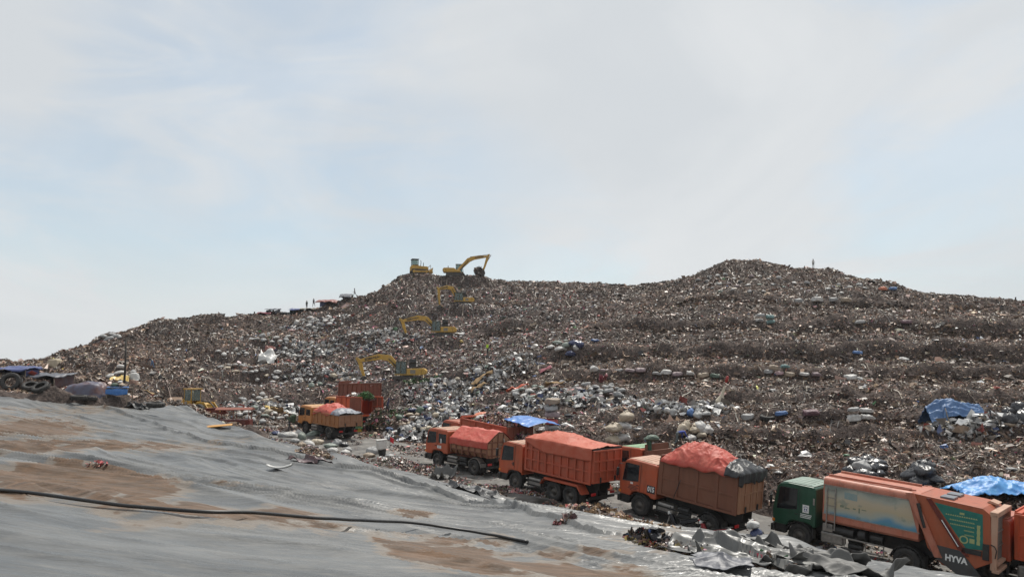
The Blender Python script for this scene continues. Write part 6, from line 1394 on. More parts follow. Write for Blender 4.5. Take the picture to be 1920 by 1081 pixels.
ADJ = {'white': 'white', 'cream': 'cream', 'grey': 'grey', 'greygreen': 'greenish grey', 'black': 'black', 'navy': 'dark blue', 'blue': 'blue', 'teal': 'teal', 'pink': 'pale pink', 'mauve': 'brownish mauve', 'orange': 'orange', 'yellow': 'yellow', 'green': 'dark green', 'tan': 'tan', 'red': 'red', 'maroon': 'maroon'}
def one_sack(kind, c, x, y, z, s, label, group=None, rz=None, tilt=0.25, var=None):
    me = sack_mesh(kind, RNG.integers(0, 4) if var is None else var, c); o = bpy.data.objects.new(NAME[kind], me); COL.objects.link(o)
    s *= .90; o.location = (x, y, z-.09*s); o.rotation_euler = (RNG.uniform(-tilt, tilt), RNG.uniform(-tilt, tilt), RNG.uniform(0, 6.28) if rz is None else rz); o.scale = (s*RNG.uniform(.88, 1.12), s*RNG.uniform(.88, 1.12), s*RNG.uniform(.66, .98))
    tag(o, label, CATN[kind], group); return o
NOUN = {'upright': 'sack', 'lying': 'sack', 'bale': 'strapped bale', 'bag': 'tied plastic bag'}
def cluster(px0, px1, r0, r1, n, cols, kinds, where, D=None, size=(.55, 1.08), mound=0.0, onliner=False, sparse=0.0):
    """n sacks between photo columns px0..px1, rows r0..r1; cols {colour: weight}; where: words that place the heap"""
    cn, cw = list(cols), np.array(list(cols.values()), float); cw /= cw.sum(); kn, kw = list(kinds), np.array(list(kinds.values()), float); kw /= kw.sum()
    placed = []; plan = []
    for i in range(n):
        best = None
        for _ in range(14):
            a, r = RNG.uniform(0, 6.28), math.sqrt(RNG.random()); px = (px0+px1)/2+(px1-px0)/2*r*math.cos(a); row = (r0+r1)/2+(r1-r0)/2*r*math.sin(a)
            p = hit(px, row); 
            if D and abs(p.y-D) > 30: continue
            d = min([abs(px-q[0])+1.6*abs(row-q[1]) for q in placed] or [99])
            if best is None or d > best[0]: best = (d, px, row, p, r)
        if best is None: continue
        d, px, row, p, r = best; placed.append((px, row)); plan.append((RNG.choice(kn, p=kw), RNG.choice(cn, p=cw), p, r))
    for kind, c, p, r in plan:
        s = RNG.uniform(*size); g = ADJ[c]+' '+NOUN[kind]+'s '+where
        one_sack(kind, c, p.x, p.y, p.z+s*(.24 if kind != 'upright' else .36)-.05+mound*(1-r*r), s, ADJ[c]+' '+NOUN[kind]+' '+where, g)
def bale_row(px0, px1, row, cols, where, D=None, kind='bale', tiers=1, size=1.0, step=None):
    """packed bundles standing in a line on a bench"""
    a, b = (hit(px0, row), hit(px1, row)) if D is None else (world_at(px0, row, D), world_at(px1, row, D)); L = (b-a).length; n = max(1, int(L/(1.08*size))) if step is None else max(1, int(L/step))
    cols = list(cols); yaw = math.atan2(b.y-a.y, b.x-a.x)
    for tr in range(tiers):
        for i in range(n-(tr if n > 2 else 0)):
            f = (i+.5+.5*tr*(n > 2))/n; x, y = a.x+(b.x-a.x)*f, a.y+(b.y-a.y)*f; c = cols[(i+tr*2) % len(cols)]
            z = gzf(x, y)+.26*size+tr*.58*size
            one_sack(kind, c, x+RNG.uniform(-.1, .1), y+RNG.uniform(-.35, .35), z+RNG.uniform(-.12, .04), size*RNG.uniform(.78, 1.08), ADJ[c]+' '+NOUN[kind]+' '+where, ADJ[c]+' '+NOUN[kind]+'s '+where, yaw+RNG.normal()*.22, .16)
WH = {'white': 5, 'grey': 3, 'cream': 1, 'black': 1.6, 'greygreen': 1}; MX = {'white': 3, 'grey': 2.6, 'black': 5, 'cream': 2, 'tan': 1.2, 'navy': 1, 'maroon': .5, 'blue': .4, 'green': .4}
KB = {'bag': 3, 'lying': 2, 'upright': 1}; KL = {'lying': 3, 'bag': 2, 'upright': .6}
cluster(440, 548, 742, 792, 40, WH, KL, 'in the heap left of the ochre truck', mound=.3)
cluster(748, 872, 762, 818, 58, MX, KB, 'in the heap between the ochre truck and peaked red cover', mound=.3)
cluster(790, 905, 712, 760, 34, MX, KB, 'on the upper mixed heap below the excavators', mound=.1)
cluster(560, 640, 700, 728, 12, WH, KL, 'on the slope above the ochre truck')
cluster(470, 560, 700, 722, 10, WH, KL, 'on the left slope above the sack heap')
cluster(425, 500, 684, 700, 11, {'grey': 3, 'white': 2, 'blue': .8, 'cream': 1}, {'lying': 1}, 'lined up on the left bench')
cluster(405, 470, 655, 668, 8, {'white': 3, 'grey': 2, 'black': .5}, KL, 'beside the dark hollow in the left slope')
cluster(530, 630, 646, 672, 15, {'white': 3, 'grey': 3, 'tan': 1}, KL, 'on the bench left of the second excavator', size=(.9, 1.2))
cluster(555, 625, 596, 616, 12, {'white': 4, 'grey': 2}, KL, 'high on the left slope', size=(1.0, 1.5))
cluster(470, 560, 628, 644, 10, {'white': 3, 'grey': 3, 'teal': .3}, KL, 'scattered across the upper left slope', size=(.9, 1.3))
cluster(392, 445, 583, 594, 6, {'grey': 3, 'greygreen': 1}, {'lying': 1, 'bag': 1}, 'along the left skyline', size=(1.2, 1.8))
cluster(965, 1055, 724, 752, 18, {'grey': 3, 'white': 1.5, 'greygreen': 1.2, 'tan': 1.5, 'black': .7}, {'lying': 2, 'bale': 2, 'bag': 1}, 'at the left end of the middle bench')
cluster(1055, 1172, 722, 756, 28, {'grey': 3, 'mauve': 2, 'tan': 1.5, 'white': 1.2, 'navy': .6}, {'bale': 2, 'lying': 2, 'bag': .6}, 'at the right end of the middle bench')
cluster(1035, 1080, 735, 756, 6, {'black': 1}, {'bag': 1}, 'between the bale piles of the middle bench', size=(.8, 1.0))
for k, c in enumerate(('grey', 'red', 'mauve', 'grey', 'tan')):
    p = world_at(1036-2*(k % 2), 806, 57.0); one_sack('bale', c, p.x, p.y, gzf(p.x, p.y)+.2+.50*k, .95, ADJ[c]+' flattened bale in the upright stack above the ribbed tipper', ADJ[c]+' bales in the upright stack above the ribbed tipper', .2, .06)
for k, (px, row, c, s) in enumerate(((1150, 812, 'cream', 1.45), (1166, 812, 'white', 1.35), (1152, 790, 'cream', 1.5), (1170, 786, 'white', 1.3), (1175, 766, 'cream', 1.25))):
    p = world_at(px, 812, 53.5); zz = gzf(p.x, p.y)+.3+[0, .05, .85, .9, 1.55][k]
    one_sack('bag', c, p.x, p.y+.2*(k % 2), zz, s, ADJ[c]+' bulging bag stacked above the two tippers', ADJ[c]+' bulging bags stacked between the tippers', None, .15)
bale_row(1150, 1212, 700, ('grey', 'mauve', 'mauve', 'white', 'grey'), 'in the short line right of the upright white sack')
bale_row(1222, 1282, 704, ('grey', 'white', 'mauve', 'pink'), 'in the middle of the long bench')
bale_row(1285, 1352, 705, ('white', 'tan', 'green', 'grey', 'teal'), 'left of the bright pile on the bench')
p = hit(1114, 697); one_sack('upright', 'white', p.x, p.y, p.z+.4, 1.25, 'tall white sack standing alone on the long bench', None, None, .08); one_sack('bale', 'mauve', p.x+1.1, p.y, p.z+.2, .9, 'low mauve bundle beside the tall white sack on the long bench', None, .1, .05)
bale_row(1430, 1492, 706, ('grey', 'pink', 'tan', 'teal'), 'in the bright pile on the long bench', tiers=2, size=.95)
bale_row(1494, 1546, 706, ('white', 'mauve', 'grey', 'maroon'), 'right of the bright pile on the long bench', size=.9)
bale_row(1586, 1632, 713, ('white', 'grey'), 'alone in a low row to the right of the long bench', size=1.15)
bale_row(1590, 1630, 666, ('blue', 'grey'), 'pair on the upper right bench', size=1.2)
bale_row(1654, 1700, 676, ('teal', 'tan', 'grey'), 'beside the pair on the upper right bench', size=1.1)
bale_row(1416, 1452, 606, ('grey', 'teal'), 'on the high right bench', size=1.15, tiers=2, step=1.3)
bale_row(1588, 1634, 604, ('grey', 'mauve', 'pink'), 'on the high right bench towards the right', size=1.3, step=1.6)
bale_row(1684, 1712, 604, ('maroon', 'blue'), 'far right on the high bench', size=1.25, step=1.5)
bale_row(1486, 1546, 566, ('grey', 'white', 'white', 'white'), 'in the upper row near the right summit', size=1.4, step=1.7)
bale_row(1550, 1598, 566, ('grey', 'tan', 'grey'), 'next to the white row near the right summit', size=1.35, step=1.7)
bale_row(1645, 1686, 545, ('orange', 'blue', 'navy'), 'on the right shoulder of the summit', size=1.5, step=1.8)
cluster(1300, 1480, 514, 550, 24, {'grey': 4, 'white': 2.2, 'greygreen': 1, 'mauve': 1, 'black': .6}, {'bale': 2, 'lying': 2, 'bag': 1}, 'scattered below the right summit', size=(.8, 1.15))
cluster(1480, 1650, 520, 552, 12, {'grey': 4, 'white': 1.5, 'mauve': 1}, {'bale': 2, 'lying': 2}, 'spread over the right summit slope', size=(.75, 1.1))
bale_row(1378, 1424, 776, ('grey', 'mauve', 'tan'), 'on the lower bench right of the straw broom', size=.9)
bale_row(1438, 1484, 779, ('blue', 'white', 'tan'), 'on the lower bench beside the old tyre', size=.95)
bale_row(1496, 1548, 780, ('maroon', 'mauve', 'grey'), 'at the middle of the lower bench', size=.95)
bale_row(1588, 1640, 786, ('white', 'white', 'grey'), 'on the lower bench left of the blue tent', size=.9, tiers=2, step=.95)
cluster(1230, 1352, 756, 782, 18, {'white': 2.5, 'black': 2.5, 'grey': 2, 'blue': .3}, KB, 'in the mixed pile above the red tarpaulin', size=(.8, 1.05))
cluster(1280, 1335, 800, 828, 8, {'white': 2, 'cream': 2}, {'bag': 2, 'upright': 1}, 'beside the bending person', size=(.9, 1.2))
cluster(1030, 1092, 640, 668, 9, {'navy': 1, 'white': 1.5, 'greygreen': 1.2, 'tan': .8}, KB, 'in the small group halfway up the slope', size=(1.0, 1.7))
cluster(1595, 1652, 866, 902, 13, {'black': 5, 'green': .8, 'grey': .5}, {'bag': 3, 'lying': 1}, 'heaped above the front of the compactor', size=(1.0, 1.25), mound=.25)
cluster(1712, 1755, 878, 912, 8, {'black': 1}, {'lying': 2, 'bag': 1}, 'heaped above the rear of the compactor', size=(1.0, 1.3), mound=.5)
cluster(1742, 1800, 786, 806, 12, {'white': 3, 'cream': 1, 'black': 1}, KB, 'in front of the left side of the blue tent', size=(.7, .95))
cluster(1800, 1915, 782, 806, 13, {'black': 2, 'white': 1.2, 'grey': 2, 'tan': .8, 'teal': .4}, KB, 'before the right half of the blue tent', size=(.75, 1.0))
cluster(1885, 1925, 770, 808, 5, {'black': 1}, {'upright': 1}, 'at the far right end of the blue tent', size=(1.2, 1.5))
cluster(205, 262, 690, 722, 8, {'white': 2, 'grey': 2, 'cream': 1}, KL, 'near the tall pole on the left', size=(.8, 1.2))
cluster(190, 222, 628, 638, 4, {'grey': 1}, {'lying': 1}, 'on the far left ridge', size=(1.4, 1.9))
cluster(880, 940, 690, 716, 9, {'white': 2, 'grey': 2, 'green': .6, 'black': 1}, KB, 'between excavators and middle bench', size=(.8, 1.1))
# those set down along the hem of the liner, left of the road
def front_hit(px, row):
    """first point of the liner or the road on the ray through a photo pixel"""
    D = np.arange(4, 75, 0.05); b = (540.5-row)/FPX; x = (px-960)/FPX/(CP-b*SP)*D; z = CZ+elev(row)*D; u, v = uv_of(x, D)
    g = np.where((v < 28.1) & (u < 66.5), liner_z(x, D), np.where(u < 70, road_z(u)+0.02, gz(x, D))); k = np.where(z <= g)[0]; i = k[0] if len(k) else len(D)-1
    return Vector((float(x[i]), float(D[i]), float(g[i])))
def edge_sacks(items, where):
    for (px, row, kind, c, s) in items:
        q = front_hit(px, row); x, D, z = q
        one_sack(kind, c, x, D, z+s*.20, s, ADJ[c]+' '+NOUN[kind]+' '+where, ADJ[c]+' '+NOUN[kind]+'s '+where)
edge_sacks([(518, 814, 'lying', 'navy', .9), (530, 818, 'lying', 'grey', .9), (545, 818, 'lying', 'white', 1.15), (560, 815, 'bag', 'white', 1.0), (566, 822, 'upright', 'greygreen', 1.1), (588, 816, 'lying', 'greygreen', 1.25), (580, 834, 'lying', 'white', 1.0), (594, 832, 'lying', 'cream', 1.1), (566, 836, 'bag', 'tan', .8), (553, 828, 'lying', 'grey', .9)], 'on the hem of the liner left of the ochre truck')
edge_sacks([(620, 838, 'lying', 'greygreen', 1.0), (632, 834, 'bag', 'grey', 1.1), (645, 836, 'bag', 'black', 1.0), (652, 846, 'bag', 'grey', .9), (624, 846, 'lying', 'white', .8), (648, 850, 'bag', 'white', .8), (700, 850, 'bag', 'grey', 1.2), (692, 856, 'lying', 'tan', .9), (730, 860, 'bag', 'grey', 1.1), (716, 862, 'lying', 'white', .8), (742, 868, 'bag', 'tan', .8)], 'on the hem of the liner below the ochre truck')

# torn film, rags and burst bags caught among the sacks
def torn_film(px, row, rx, ry, n, label, h=.35):
    p = hit(px, row); pal = np.array([(.70, .69, .67), (.50, .49, .475), (.33, .31, .29), (.02, .02, .024), (.05, .07, .16), (.36, .27, .2), (.4, .12, .1), (.14, .12, .10)])
    a = RNG.uniform(0, 6.28, n); r = np.sqrt(RNG.random(n)); x = p.x+rx*r*np.cos(a); y = p.y+ry*r*np.sin(a); z = gz(x, y)+h*(1-r*r)*RNG.uniform(.3, 1.1, n)+.12; c = pal[RNG.choice(8, n, p=[.30, .18, .12, .17, .045, .07, .045, .07])]*RNG.uniform(.6, 1.1, n)[:, None]
    stuff('torn_film', scrap_arrays(np.stack([x, y, z], 1), np.clip(np.exp(RNG.normal(-1.05, .5, n)), .12, 1.1), c, (.25, .9), .5), M['film'], False, label)
torn_film(505, 768, 5.4, 4.4, 2100, 'torn white and black film among the sacks left of the ochre truck'); torn_film(812, 792, 4.4, 5.0, 2800, 'torn film and rags among the mixed sacks behind the front trucks'); torn_film(850, 738, 6.0, 6.0, 2800, 'torn film and dark bags on the upper mixed heap')
torn_film(1065, 742, 6.4, 3.0, 1900, 'torn film and rags among the bundles on the middle bench'); torn_film(575, 660, 6.5, 3.0, 1000, 'pale torn film among the sacks on the left bench'); torn_film(1290, 772, 4.0, 2.0, 900, 'white and black film among the bags above the red tarpaulin'); torn_film(1200, 760, 3.6, 2.4, 700, 'pale film spread right of the bulging bags'); torn_film(590, 606, 6.5, 4.0, 700, 'pale film high on the left slope'); torn_film(610, 716, 6.0, 3.5, 1000, 'torn film on the slope above the ochre truck'); torn_film(1830, 800, 4.0, 1.2, 450, 'scattered household things and film before the blue tent')
torn_film(690, 640, 9.0, 4.0, 1500, 'pale film strewn left of the second excavator'); torn_film(930, 690, 6.0, 4.0, 1300, 'white film between the lowest excavator and the middle slope', .2)
# ------------------------------------------------------------------ hose, pole, tyres, bikes, shelters and odd things
hose_px = [(-60, 917), (0, 925), (100, 940), (200, 953), (300, 966), (400, 975), (500, 983), (600, 988), (700, 990), (800, 993), (880, 1000), (940, 1008), (990, 1019)]
hp = [liner_at(*q) for q in hose_px]; hx = []
for a, b_ in zip(hp[:-1], hp[1:]):
    for k in range(6): q = a.lerp(b_, k/6); hx.append(Vector((q.x, q.y, lz(q.x, q.y)+.036)))
hx.append(hp[-1]+Vector((0, 0, .06)))
xs_ = [q.x for q in hx]; ys_ = [q.y for q in hx]
for i, q in enumerate(hx):
    w_ = min(9, i, len(hx)-1-i); q.x = sum(xs_[i-w_:i+w_+1])/(2*w_+1); q.y = sum(ys_[i-w_:i+w_+1])/(2*w_+1); q.z = lz(q.x, q.y)+.03
zs = [q.z for q in hx]
def wavg(a, i, w): c = a[max(0, i-w):i+w+1]; return sum(c)/len(c)
up_ = [max(zs[max(0, i-4):i+5]) for i in range(len(zs))]; up_ = [wavg(up_, i, 6) for i in range(len(zs))]
for i, q in enumerate(hx): q.z = up_[i]-.012
b = MB(); b.tube(hx, .027, 12); tag(b.build('pipe', mat('black_pipe', (.010, .010, .011), .4, (.03, .028, .026), 2)), 'long black plastic pipe lying across the grey liner in the foreground', 'pipe')
def pole():
    p = world_at(231, 747, 61.5); z = p.z-.3; top = world_at(237, 632, 61.5)
    b = MB(); b.tube([(p.x, p.y, z), (p.x+(top.x-p.x)*.5+.03, p.y, (z+top.z)/2), top], [.10, .09, .06], 10); tag(b.build('pole', mat('dark_wood_pole', (.022, .017, .015), .8, (.05, .04, .033), 6, stretch=(8, 8, .6))), 'tall thin dark pole standing upright at the edge of the liner', 'pole')
pole()
def tyre(px, row, D, r, rot, label, dz=0.0):
    p = world_at(px, row, D); u, v = uv_of(p.x, p.y); t = MB(); w = r*.55
    t.lathe([(r*.55, -w*.36), (r*.60, -w*.5), (r*.86, -w*.5), (r*.97, -w*.40), (r, -w*.25), (r, w*.25), (r*.97, w*.40), (r*.86, w*.5), (r*.60, w*.5), (r*.55, w*.36), (r*.80, w*.3), (r*.82, 0), (r*.80, -w*.3), (r*.55, -w*.36)], (0, 0, 0), 'z', 32)
    for i in range(26): a = 2*math.pi*i/26; t.box((r*math.cos(a), r*math.sin(a), (w*.2 if i % 2 else -w*.2)), (.03, .12*r, w*.4), Matrix.Rotation(a, 3, 'Z'))
    o = t.build('tyre', M['rubber']); o.location = (p.x, p.y, p.z+dz); o.rotation_euler = rot; tag(o, label, 'tyre', 'worn tyres left along the far edge of the liner'); return o
tyre(20, 714, 59, .72, (R(72), 0, R(20)), 'old tyre standing tilted at the left edge of the photo', -.05)
tyre(57, 722, 59, .6, (R(25), R(10), 0), 'dark tyre lying low between the standing tyre and the tilted one', -.05)
tyre(76, 726, 57, .62, (R(34), R(-8), 0), 'tyre lying tilted with its hole visible on the liner edge', .02)
tyre(148, 744, 57.5, .60, (R(3), R(2), 0), 'flat lying tyre in front of the brown tarpaulin mound', -.02)
tyre(168, 745, 58.5, .55, (R(-4), 0, 0), 'second flat tyre half hidden behind the flat lying one', -.08)
tyre(292, 757, 58.5, .66, (R(4), R(3), 0), 'flat tyre beside white bags left of the wheel loader', -.05)
p = hit(1439, 783); tyre(1439, 783, p.y, .55, (R(12), 0, 0), 'old tyre lying on the lower bench beneath the blue bundle', .05)
# ---- motorbikes
def motorbike(px, row, heading, lean, label, col, shield):
    p = front_hit(px, row); u, v = uv_of(p.x, p.y)
    v = 31.05; x, y = xy_of(u, v); a = (px-960)/FPX; u = v*(1-a)/(1+a); x, y = xy_of(u, v); z = float(road_z(u))
    t = empty('motorbike', (x, y, z+.01), (R(lean), 0, math.pi/2+R(heading))); tag(t, label, 'motorbike', 'motorbikes parked beside the tall brown truck'); bpy.context.view_layer.update()
    for xx, nm in ((.62, 'wheel'), (-.62, 'wheel')):
        b = MB(); b.lathe([(.235, -.035), (.26, -.045), (.285, -.03), (.295, 0), (.285, .03), (.26, .045), (.235, .035), (.235, -.035)], (xx, 0, .295), 'y', 26); w = b.build('wheel', M['rubber'], t)
        b = MB(); b.lathe([(.225, -.02), (.24, -.02), (.24, .02), (.225, .02), (.225, -.02)], (xx, 0, .295), 'y', 26); b.cyl((xx, -.06, .295), (xx, .06, .295), .045, n=12)
        for k in range(12): an = k*math.pi/6; b.cyl((xx+.03*math.cos(an), .02*(-1)**k, .295+.03*math.sin(an)), (xx+.228*math.cos(an), 0, .295+.228*math.sin(an)), .004, n=4, caps=False)
        b.build('rim', M['steel'], w)
    b = MB(); b.tube([(.42, 0, .92), (.30, 0, .60), (.0, 0, .42), (-.25, 0, .45), (-.5, 0, .72)], .035); b.cyl((-.62, .09, .295), (-.05, .09, .36), .022); b.cyl((-.62, -.09, .295), (-.05, -.09, .36), .022); b.build('frame', M['black'], t)
    b = MB(); b.box((.0, 0, .36), (.34, .22, .26)); b.cyl((.12, 0, .40), (.30, 0, .42), .075, n=12); b.build('engine', M['steel'], t, .03)
    b = MB(); b.tube([(.25, -.12, .36), (.0, -.15, .24), (-.3, -.16, .27), (-.75, -.16, .38)], [.018, .02, .035, .045]); b.build('exhaust', M['steel'], t)
    for s in (1, -1): b = MB(); b.cyl((.62, s*.075, .295), (.43, s*.075, .88), .022); b.build('fork', M['steel'], t)
    b = MB(); b.grid(lambda a_, c: (.62+.31*math.cos(R(25+130*a_)), (c-.5)*.13, .295+.335*math.sin(R(25+130*a_))), 10, 4); b.build('mudguard', M[shield] if shield in M else shield, t, 0, .008)
    b = MB(); b.grid(lambda a_, c: (-.62+.31*math.cos(R(40+110*a_)), (c-.5)*.14, .30+.36*math.sin(R(40+110*a_))), 10, 4); b.build('mudguard', M['black'], t, 0, .008)
    b = MB(); b.prism([(.30, .92), (.46, .95), (.40, .70), (.18, .42), (.02, .36), (-.02, .44), (.16, .56)], -.17, .17); b.build('leg_shield', col, t, .03)
    b = MB(); b.prism([(-.02, .62), (-.1, .70), (-.66, .82), (-.92, .80), (-.80, .66), (-.35, .55), (-.1, .50)], -.11, .11); b.build('side_panel', col, t, .03)
    b = MB(); b.prism([(.02, .70), (-.02, .76), (-.3, .75), (-.62, .84), (-.82, .86), (-.84, .81), (-.5, .76), (-.1, .68)], -.13, .13); b.build('seat', M['black'], t, .03)
    b = MB(); b.tube([(.30, .36, 1.02), (.37, .22, 1.05), (.43, 0, .98), (.37, -.22, 1.05), (.30, -.36, 1.02)], .014); b.build('handlebar', M['steel'], t)
    b = MB(); b.box((.47, 0, .98), (.14, .2, .16)); b.build('headlight', M['lamp'], t, .04)
    for s in (1, -1): b = MB(); b.tube([(.36, s*.2, 1.05), (.34, s*.27, 1.2)], .008); b.box((.34, s*.3, 1.24), (.02, .12, .08)); b.build('mirror', M['black'], t, .01)
    b = MB(); b.tube([(-.5, .1, .80), (-.9, .1, .88), (-.97, 0, .88), (-.9, -.1, .88), (-.5, -.1, .80)], .012); b.build('grab_rail', M['steel'], t)
    b = MB(); b.box((-.95, 0, .76), (.06, .16, .09)); b.build('tail_light', M['redlamp'], t, .01)
    b = MB(); b.cyl((-.05, .1, .28), (-.12, .28, .02), .014); b.build('kickstand', M['steel'], t)
    return t
motorbike(1264, 985, 63, 9, 'black motorbike on its kickstand beside the tall brown truck', mat('bike_black', (.012, .012, .016), .25), M['black'])
motorbike(1322, 1000, 66, 10, 'red motorbike with a long seat parked behind the black one', mat('bike_red', (.22, .012, .014), .3), M['black'])
# ---- sheets and shelters
def sheet(name, label, cat, m, pts_fn, nu=24, nv=24, th=.012, group=None):
    b = MB(); b.grid(pts_fn, nu, nv); return tag(b.build(name, m, None, 0, th), label, cat, group)
def shelter(px, row, D, w, d, hf, hb, m, label, yaw=0.0, sag=.15, posts=True, back=None, seed=1, side=None, name='shelter', peak=0.0, over=.25, sink=0.0):
    """tarpaulin roof on poles, with a cloth back and sides"""
    p = world_at(px, row, D); z = gzf(p.x, p.y)-sink; t = empty(name, (p.x, p.y, z), (0, 0, R(yaw))); tag(t, label, 'shelter'); bpy.context.view_layer.update()
    def roof(a, c):
        x = (a-.5)*(w+2*over); y = (c-.5)*(d+2*over); zz = hf+(hb-hf)*c-sag*math.sin(math.pi*a)*math.sin(math.pi*c)+peak*(1-abs(2*c-1))+.10*w/4*float(fbm(np.array([x*1.1]), np.array([y*1.1]), 3, seed)[0])*2+.06*max(0, 1-abs(float(vnoise(np.array([x*1.7+y]), np.array([y*.8]), seed)[0]))*5)
        e = max(0, abs(2*a-1)-.9)/.1+max(0, abs(2*c-1)-.9)/.1
        return (x, y, zz-.22*min(1.4, e)*(.6+.5*math.sin(7*a+5*c+seed)))
    b = MB(); b.grid(roof, 44, 32); b.build('roof', m, t, 0, .012)
    if posts:
        wood = bpy.data.materials.get('grey_wood') or mat('grey_wood', (.16, .13, .10), .8, (.28, .23, .18), 6)
        for x in (-w/2, 0, w/2):
            b = MB(); b.tube([(x, -d/2, -.3), (x*.98, -d/2, hf-.03)], .045, 8); b.build('post', wood, t)
            if x: b = MB(); b.tube([(x, d/2, -.3), (x, d/2, hb-.03)], .045, 8); b.build('post', wood, t)
    if back: 
        b = MB(); b.grid(lambda a, c: ((a-.5)*w, d/2-.05+.08*math.sin(9*a+seed), (hb-.06)*c-.1), 20, 8); b.build('back_cloth', back, t, 0, .01)
    if side:
        for s in (-1, 1): b = MB(); b.grid(lambda a, c: (s*(w/2-.03)+.05*math.sin(8*a), (a-.5)*d, (hf+(hb-hf)*a-.06)*c-.1), 12, 8); b.build('side_cloth', side, t, 0, .01)
    return t
T_NAVY = tarp_mat('navy_tarpaulin', (.030, .045, .14), (.08, .10, .24), .45); T_DK = tarp_mat('dark_grey_sheet', (.055, .058, .075), (.13, .135, .155), .5)
shelter(33, 716, 66, 2.3, 2.4, .85, 1.15, T_NAVY, 'small blue tarpaulin lean-to at the far left behind the tyres', 8, .1, True, T_NAVY, 3, T_NAVY)
shelter(88, 716, 66.5, 3.2, 2.6, .9, 1.15, T_DK, 'low dark hut of grey sheeting and brown cloth right of the blue lean-to', -4, .18, True, T_BRN, 5, T_BRN)
sheet('plastic_sheet', 'red rag lying on the roof of the blue lean-to', 'plastic sheet', T_RED, lambda a, c: world_at(46+14*a, 697+5*c+2*math.sin(5*a), 65.2)+Vector((0, .8*c, .03*math.sin(8*a))), 10, 8)
def tarp_mound(px, row, D, w, d, h, m1, label, sharp=3.0, seed=9, yaw=0):
    p = world_at(px, row, D); z = gzf(p.x, p.y); c_, s_ = math.cos(R(yaw)), math.sin(R(yaw))
    def f(a, c):
        x = (a-.5)*2; y = (c-.5)*2; r = max(abs(x)**sharp+abs(y)**sharp, 1e-5)**(1/sharp); k = max(0, 1-max(0, r-.72)/.28); zz = h*k**.7*(1-.22*x*x-.1*y*y)+.09*h*float(fbm(np.array([x*2.2]), np.array([y*2.2]), 4, seed)[0])*2*min(1, 2*k+.1)
        xx, yy = x*w/2*(.86+.14*r), y*d/2*(.86+.14*r); return (p.x+xx*c_-yy*s_, p.y+xx*s_+yy*c_, z-.15+zz)
    return sheet('tarpaulin', label, 'tarpaulin', m1, f, 40, 30)
tarp_mound(163, 741, 60.5, 3.9, 2.8, 1.55, mat('brown_navy_tarpaulin', (.075, .026, .024), .5, (.085, .085, .125), .55, 4, .42, .56, bump=.5, bscale=5), 'dark brown and navy tarpaulin tied over a low mound beside the flat tyre')
def blue_flap():
    p = world_at(221, 748, 60); m = mat('bright_blue_tarpaulin', (.03, .13, .38), .5, (.06, .19, .46), 3)
    sheet('tarpaulin', 'bright blue sheet draped over a goods rack at the foot of the tall pole', 'tarpaulin', m, lambda a, c: (p.x-.85+1.75*a, p.y+(-.1-.35*c if c < .6 else -.31-.05*c)+.06*math.sin(9*a), p.z+1.0-(.12*c if c < .35 else .05+(c-.35)*1.0*(1-.35*abs(a-.55)))), 18, 14)
    t = empty('goods_rack', (p.x, p.y, p.z-.2)); tag(t, 'small rack of poles stacked with bundles under the bright blue sheet', 'rack'); wood = bpy.data.materials['grey_wood']
    for x in (-.8, .85):
        for y in (-.25, .6): b = MB(); b.cyl((x, y, -.2), (x, y, 1.15), .035); b.build('leg', wood, t)
    b = MB(); b.box((0, .15, 1.12), (1.75, .95, .06)); b.build('shelf', wood, t)
    for i, (dx, c, s) in enumerate(((-.35, 'green', .6), (.25, 'tan', .7), (.05, 'white', .55))): one_sack('lying', c, p.x+dx, p.y+.1, p.z+1.15+.25*(i == 2), s, ADJ[c]+' bundle on the small rack at the foot of the tall pole')
blue_flap()
def slope_sheet(px, row, D, w, d, m, label, seed=3, lift=.15, amp=.3, name='plastic_sheet', yaw=0.0, cat='plastic sheet'):
    p = world_at(px, row, D) if D else hit(px, row); c_, s_ = math.cos(R(yaw)), math.sin(R(yaw))
    def f(a, c):
        x0, y0 = (a-.5)*w*(.85+.3*float(vnoise(np.array([c*3.1]), np.array([seed*1.0]), 5)[0])), (c-.5)*d; x, y = p.x+x0*c_-y0*s_, p.y+x0*s_+y0*c_; return (x, y, gzf(x, y)+lift+amp*float(fbm(np.array([x0*1.2/max(w, 1)*3]), np.array([y0*1.3/max(d, 1)*3]), 3, seed)[0]))
    return sheet(name, label, cat, m, f, 18, 14)
M['yel_sheet'] = tarp_mat('yellow_sheet', (.46, .30, .05), (.55, .40, .13)); M['org_sheet'] = tarp_mat('orange_red_sheet', (.55, .10, .05), (.6, .2, .12)); M['mar'] = tarp_mat('maroon_sheet', (.22, .03, .05), (.27, .09, .10)); M['teal'] = tarp_mat('teal_sheet', (.05, .20, .20), (.10, .27, .25)); M['lgrey'] = tarp_mat('pale_grey_sheet', (.38, .38, .37), (.5, .49, .46)); M['mar2'] = tarp_mat('dull_red_cloth', (.22, .06, .045), (.27, .13, .10)); M['foam'] = mat('brown_foam', (.24, .15, .07), .9, (.33, .22, .11), 5)
slope_sheet(229, 697, 84, 1.9, 2.2, M['yel_sheet'], 'mustard yellow sheet spread on the slope behind the tall pole', 3, .5, .3)
slope_sheet(277, 722, 74, 2.0, 1.4, M['foam'], 'flat orange-brown foam slab lying right of the tall pole', 5, .25, .12, 'foam_slab', cat='foam slab')
tarp_mound(252, 694, 85, 1.3, 1.2, .85, M['lgrey'], 'big rounded pale bag beside the mustard yellow sheet', 2.2, 13)
tarp_mound(103, 685, 88, 2.0, 1.6, 1.0, mat('buff_sheet', (.30, .25, .17), .7, (.38, .32, .24), 3), 'large buff coloured bulk bag on the slope above the dark hut', 2.2, 15)
